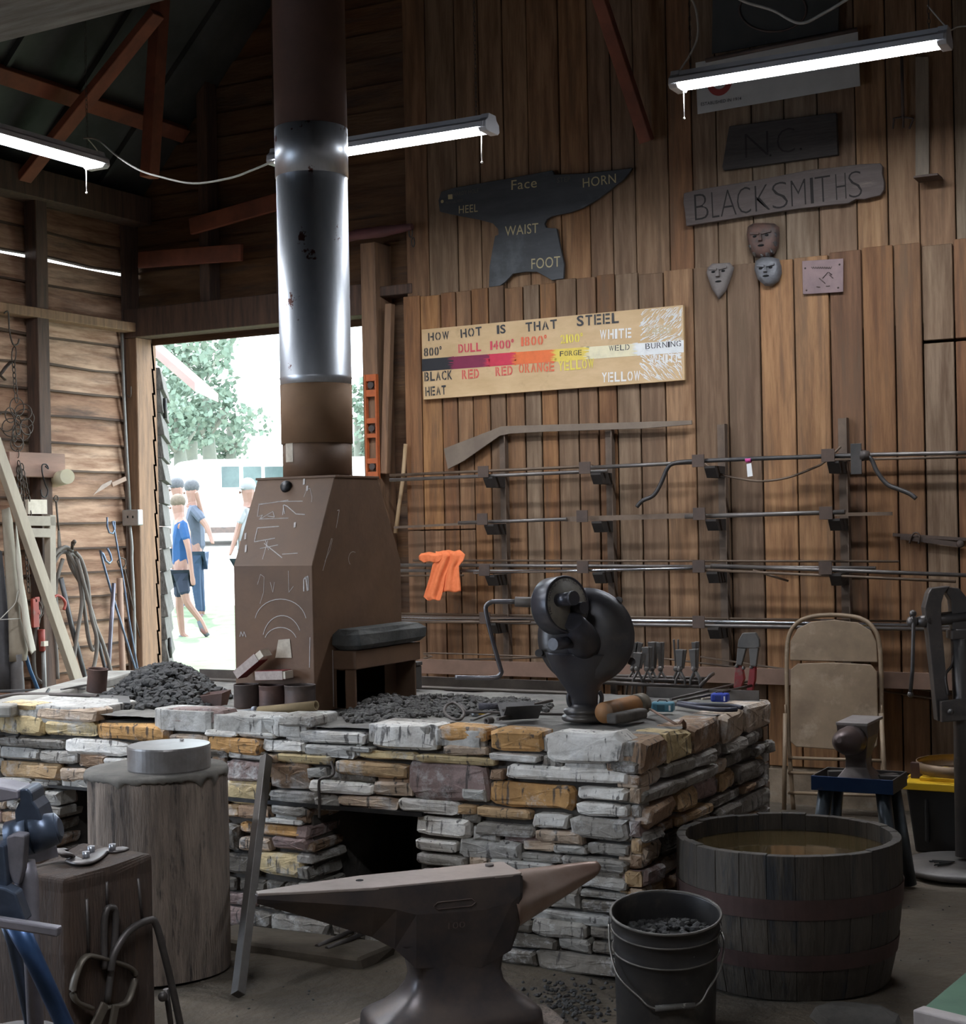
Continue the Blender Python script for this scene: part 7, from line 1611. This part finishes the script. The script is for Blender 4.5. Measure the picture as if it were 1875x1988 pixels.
# shed with reddish roof
sd0=13.5; a=atD(300,745,sd0); q=MB(); shd=thing('garden_shed','corner of a pinkish red-roofed shed just beyond the open door','shed',(atD(250,745,sd0).x,atD(250,745,sd0).y,.2))
RM=Matrix((CR,CF,Vector((0,0,1)))).transposed().to_4x4(); A_=atD(378,742,sd0); B_=atD(318,690,sd0); 
sl=(A_-B_); e3=CF*1.2; q.add([A_,B_,B_+B_*0+(-sl)*1.5,A_-Vector((0,0,.07)),B_-Vector((0,0,.07)),B_-sl*1.5-Vector((0,0,.07))]+[],[(0,1,4,3),(1,2,5,4)])
q=MB(); q.add([A_,B_-sl*1.5,B_-sl*1.5+e3,A_+e3,A_-Vector((0,0,.08)),B_-sl*1.5-Vector((0,0,.08)),B_-sl*1.5+e3-Vector((0,0,.08)),A_+e3-Vector((0,0,.08))],[(0,1,2,3),(7,6,5,4),(0,4,5,1),(1,5,6,2),(2,6,7,3),(3,7,4,0)])
q.build('roof',mat('roof_red',(.40,.24,.22),(.34,.20,.19),rough=.7,scale=4),shd)
q=MB(); wA=atD(268,745,sd0)+CF*.1; wB=atD(150,745,sd0)+CF*.1; q.add([Vector((wA.x,wA.y,.1)),Vector((wB.x,wB.y,.1)),wB+Vector((0,0,.5)),wA+Vector((0,0,.1))]+[v+CF*.9 for v in (Vector((wA.x,wA.y,.1)),Vector((wB.x,wB.y,.1)),wB+Vector((0,0,.5)),wA+Vector((0,0,.1)))],[(0,1,2,3),(7,6,5,4),(0,4,5,1),(1,5,6,2),(2,6,7,3),(3,7,4,0)]); q.build('shed_wall',mat('shed_wall_paint',(.42,.30,.27),(.36,.25,.23),rough=.8,scale=3),shd)
# people
M_SKIN=mat('skin',(.24,.135,.105),(.20,.11,.085),rough=.6,scale=6)
def skin(name,J,E,m,parent,root=0,sub=1):
    me=bpy.data.meshes.new(name); O=WL[parent.name]; me.from_pydata([tuple(p-O) for p,_ in J],E,[]); me.materials.append(m)
    o=bpy.data.objects.new(name,me); C.objects.link(o); o.parent=parent; WL[o.name]=O.copy()
    o.modifiers.new('k','SKIN')
    sv=me.skin_vertices[0].data if me.skin_vertices else None
    if sv is None:
        bpy.context.view_layer.objects.active=o; 
    for i,(p,r) in enumerate(J):
        r=r if isinstance(r,tuple) else (r,r)
        if sv: sv[i].radius=r; sv[i].use_root=(i==root)
    s=o.modifiers.new('s','SUBSURF'); s.levels=sub; s.render_levels=sub; return o
def person(d,label,P,shirt,trouser,hair,tl=False,cap=None,shorts=False,sc=1.0):
    """P: joint name -> (px,py,depth offset)"""
    G={k:atD(v[0],v[1],d+(v[2] if len(v)>2 else 0)) for k,v in P.items()}
    base=Vector((G['hip'].x,G['hip'].y,min(G['footl'].z,G['footr'].z))); t=thing('person',label,'person',base,'people walking past the doorway')
    names=['hip','waist','chest','neck','head','sl','el','hl','sr','er','hr','tl','kl','al','footl','tr','kr','ar','footr','fl1','fl2','fr1','fr2']
    G['hcrown']=G['head']+Vector((0,0,.09*sc))
    for s_ in 'lr':
        h=G['h'+s_]; e=G['e'+s_]; u=(h-e).normalized(); G['f'+s_+'1']=h+u*.06*sc; G['f'+s_+'2']=h+u*.13*sc
    order=['hip','waist','chest','neck','head','hcrown','sl','el','hl','fl1','fl2','sr','er','hr','fr1','fr2','tl','kl','al','footl','tr','kr','ar','footr']
    R=dict(hip=.13,waist=.125,chest=.145,neck=.055,head=(.085,.10),hcrown=(.07,.085),sl=.065,el=.043,hl=.030,fl1=(.04,.02),fl2=(.03,.014),sr=.065,er=.043,hr=.030,fr1=(.04,.02),fr2=(.03,.014),tl=.085,kl=.058,al=.040,footl=.038,tr=.085,kr=.058,ar=.040,footr=.038)
    J=[(G[k],tuple(x*sc for x in R[k]) if isinstance(R[k],tuple) else R[k]*sc) for k in order]; ix={k:i for i,k in enumerate(order)}
    E=[(ix[a],ix[b]) for a,b in (('hip','waist'),('waist','chest'),('chest','neck'),('neck','head'),('head','hcrown'),('chest','sl'),('sl','el'),('el','hl'),('hl','fl1'),('fl1','fl2'),('chest','sr'),('sr','er'),('er','hr'),('hr','fr1'),('fr1','fr2'),('hip','tl'),('tl','kl'),('kl','al'),('al','footl'),('hip','tr'),('tr','kr'),('kr','ar'),('ar','footr'))]
    b=skin('body',J,E,M_SKIN,t)
    k=1.16
    def sub_(name,keys,edges,m,extra={}):
        J2=[]; 
        for q_ in keys:
            if q_ in extra: J2.append(extra[q_])
            else: J2.append((G[q_],R[q_]*sc*k if not isinstance(R[q_],tuple) else tuple(x*sc*k for x in R[q_])))
        skin(name,J2,edges,m,t)
    ml=(G['sl']+(G['el']-G['sl'])*.75,.062*sc); mr2=(G['sr']+(G['er']-G['sr'])*.75,.062*sc); nk=(G['chest']+(G['neck']-G['chest'])*.7,.085*sc)
    lowh=(G['hip']+Vector((0,0,-.03)),.155*sc)
    sub_('shirt',['lh','waist','chest','nk','sl','ml','sr','mr'],[(0,1),(1,2),(2,3),(2,4),(4,5),(2,6),(6,7)],shirt,{'ml':ml,'mr':mr2,'nk':nk,'lh':lowh})
    if shorts:
        ql=(G['tl']+(G['kl']-G['tl'])*.8,.085*sc); qr=(G['tr']+(G['kr']-G['tr'])*.8,.085*sc); sub_('shorts',['hip','tl','ql','tr','qr'],[(0,1),(1,2),(0,3),(3,4)],trouser,{'ql':ql,'qr':qr})
    else: sub_('trousers',['hip','tl','kl','al','tr','kr','ar'],[(0,1),(1,2),(2,3),(0,4),(4,5),(5,6)],trouser)
    q=MB(); hd=G['head']+Vector((0,0,.06*sc)); q.ball(hd+Vector((0,0,.02*sc))+CF*.02,.108*sc,14,8,(.95,1.0,.95)); q.build('hair' if not cap else 'cap',hair,t)
    if cap:
        q=MB(); q.lathe([(0,0),(.09*sc,-.01*sc),(.10*sc,-.02*sc),(0,-.012*sc)],hd-CR*.09*sc+Vector((0,0,.0)),14); q.build('cap_brim',hair,t)
    q=MB(); q.ball(G['head']-CR*.10*sc+Vector((0,0,-.005)),.018*sc,8,6); q.build('nose',M_SKIN,t)
    for s_ in 'lr':
        f_=G['foot'+s_]; a_=G['a'+s_]; q=MB(); v=(f_-a_); v.z=0 if abs(v.z)<.12 else v.z; v=v.normalized() if v.length>1e-3 else -CR
        q.tube([a_-Vector((0,0,.035))-v*.04,a_-Vector((0,0,.05))+v*.06,f_+v*.02],[.045*sc,.05*sc,.035*sc],10,flat=.8); q.build('shoe',mat('shoe_grey',(.06,.07,.085),(.14,.06,.055),rough=.7,scale=9,lo=.55,hi=.6),t)
M_BS=mat('shirt_blue',(.006,.055,.17),(.005,.045,.14),rough=.8,scale=9); M_GS=mat('shirt_grey_blue',(.075,.09,.13),(.06,.075,.11),rough=.8,scale=9)
M_NS=mat('shorts_navy',(.015,.022,.045),(.012,.018,.038),rough=.85,scale=9); M_JN=mat('jeans',(.025,.05,.10),(.018,.038,.08),rough=.85,scale=12); M_HB=mat('hair_blond',(.13,.10,.075),(.09,.07,.05),rough=.8,scale=30); M_HG=mat('hair_grey',(.09,.095,.105),(.06,.06,.07),rough=.8,scale=30); M_WS=mat('shirt_white',(.26,.27,.29),(.22,.23,.25),rough=.8,scale=9)
person(18.0,'boy in a bright blue T-shirt and navy shorts walking past the doorway',dict(hip=(353,1108),waist=(354,1075),chest=(354,1032),neck=(349,1006),head=(345,985),sl=(354,1018,-.14),el=(366,1065,-.18),hl=(373,1118,-.2),sr=(352,1018,.16),er=(345,1060,.2),hr=(338,1100,.2),tl=(352,1120,-.08),kl=(362,1168,-.08),al=(390,1205,-.05),footl=(402,1232,-.05),tr=(350,1120,.08),kr=(348,1176,.08),ar=(354,1232,.08),footr=(366,1240,.08)),M_BS,M_NS,M_HB,shorts=True,sc=.88)
person(20.5,'adult in a grey-blue T-shirt and jeans behind the boy, hand raised to the face',dict(hip=(380,1075),waist=(378,1045),chest=(374,1005),neck=(374,975),head=(372,956),sl=(378,990,-.18),el=(402,1022,-.25),hl=(408,1040,-.3),sr=(380,990,.1),er=(394,1010,-.1),hr=(385,972,-.2),tl=(378,1085,-.09),kl=(382,1145,-.09),al=(388,1192,-.09),footl=(380,1200,-.09),tr=(382,1085,.09),kr=(388,1145,.09),ar=(393,1192,.09),footr=(386,1200,.09)),M_GS,M_JN,M_HG,sc=1.0)
person(21.5,'adult in a cap walking ahead, mostly hidden behind the boy and the door leaf',dict(hip=(352,1068),waist=(351,1040),chest=(349,1000),neck=(346,972),head=(343,951),sl=(350,985,-.17),el=(356,1028,-.2),hl=(352,1062,-.2),sr=(346,985,.17),er=(340,1025,.2),hr=(336,1060,.2),tl=(352,1078,-.09),kl=(350,1135,-.09),al=(352,1182,-.09),footl=(344,1190,-.09),tr=(352,1078,.09),kr=(356,1135,.09),ar=(362,1182,.09),footr=(354,1190,.09)),M_WS,M_JN,M_HG,cap=True)
person(19.5,'person in a pale cap and white shirt half hidden behind the forge hood',dict(hip=(480,1080),waist=(480,1050),chest=(481,1010),neck=(482,976),head=(481,955),sl=(474,992,-.1),el=(462,1030,-.1),hl=(452,1060,-.15),sr=(492,992,.1),er=(500,1035,.1),hr=(500,1075,.1),tl=(476,1092,-.06),kl=(474,1150,-.06),al=(474,1205,-.06),footl=(464,1213,-.06),tr=(486,1092,.06),kr=(490,1150,.06),ar=(492,1205,.06),footr=(482,1213,.06)),M_WS,M_NS,M_WS,cap=True)
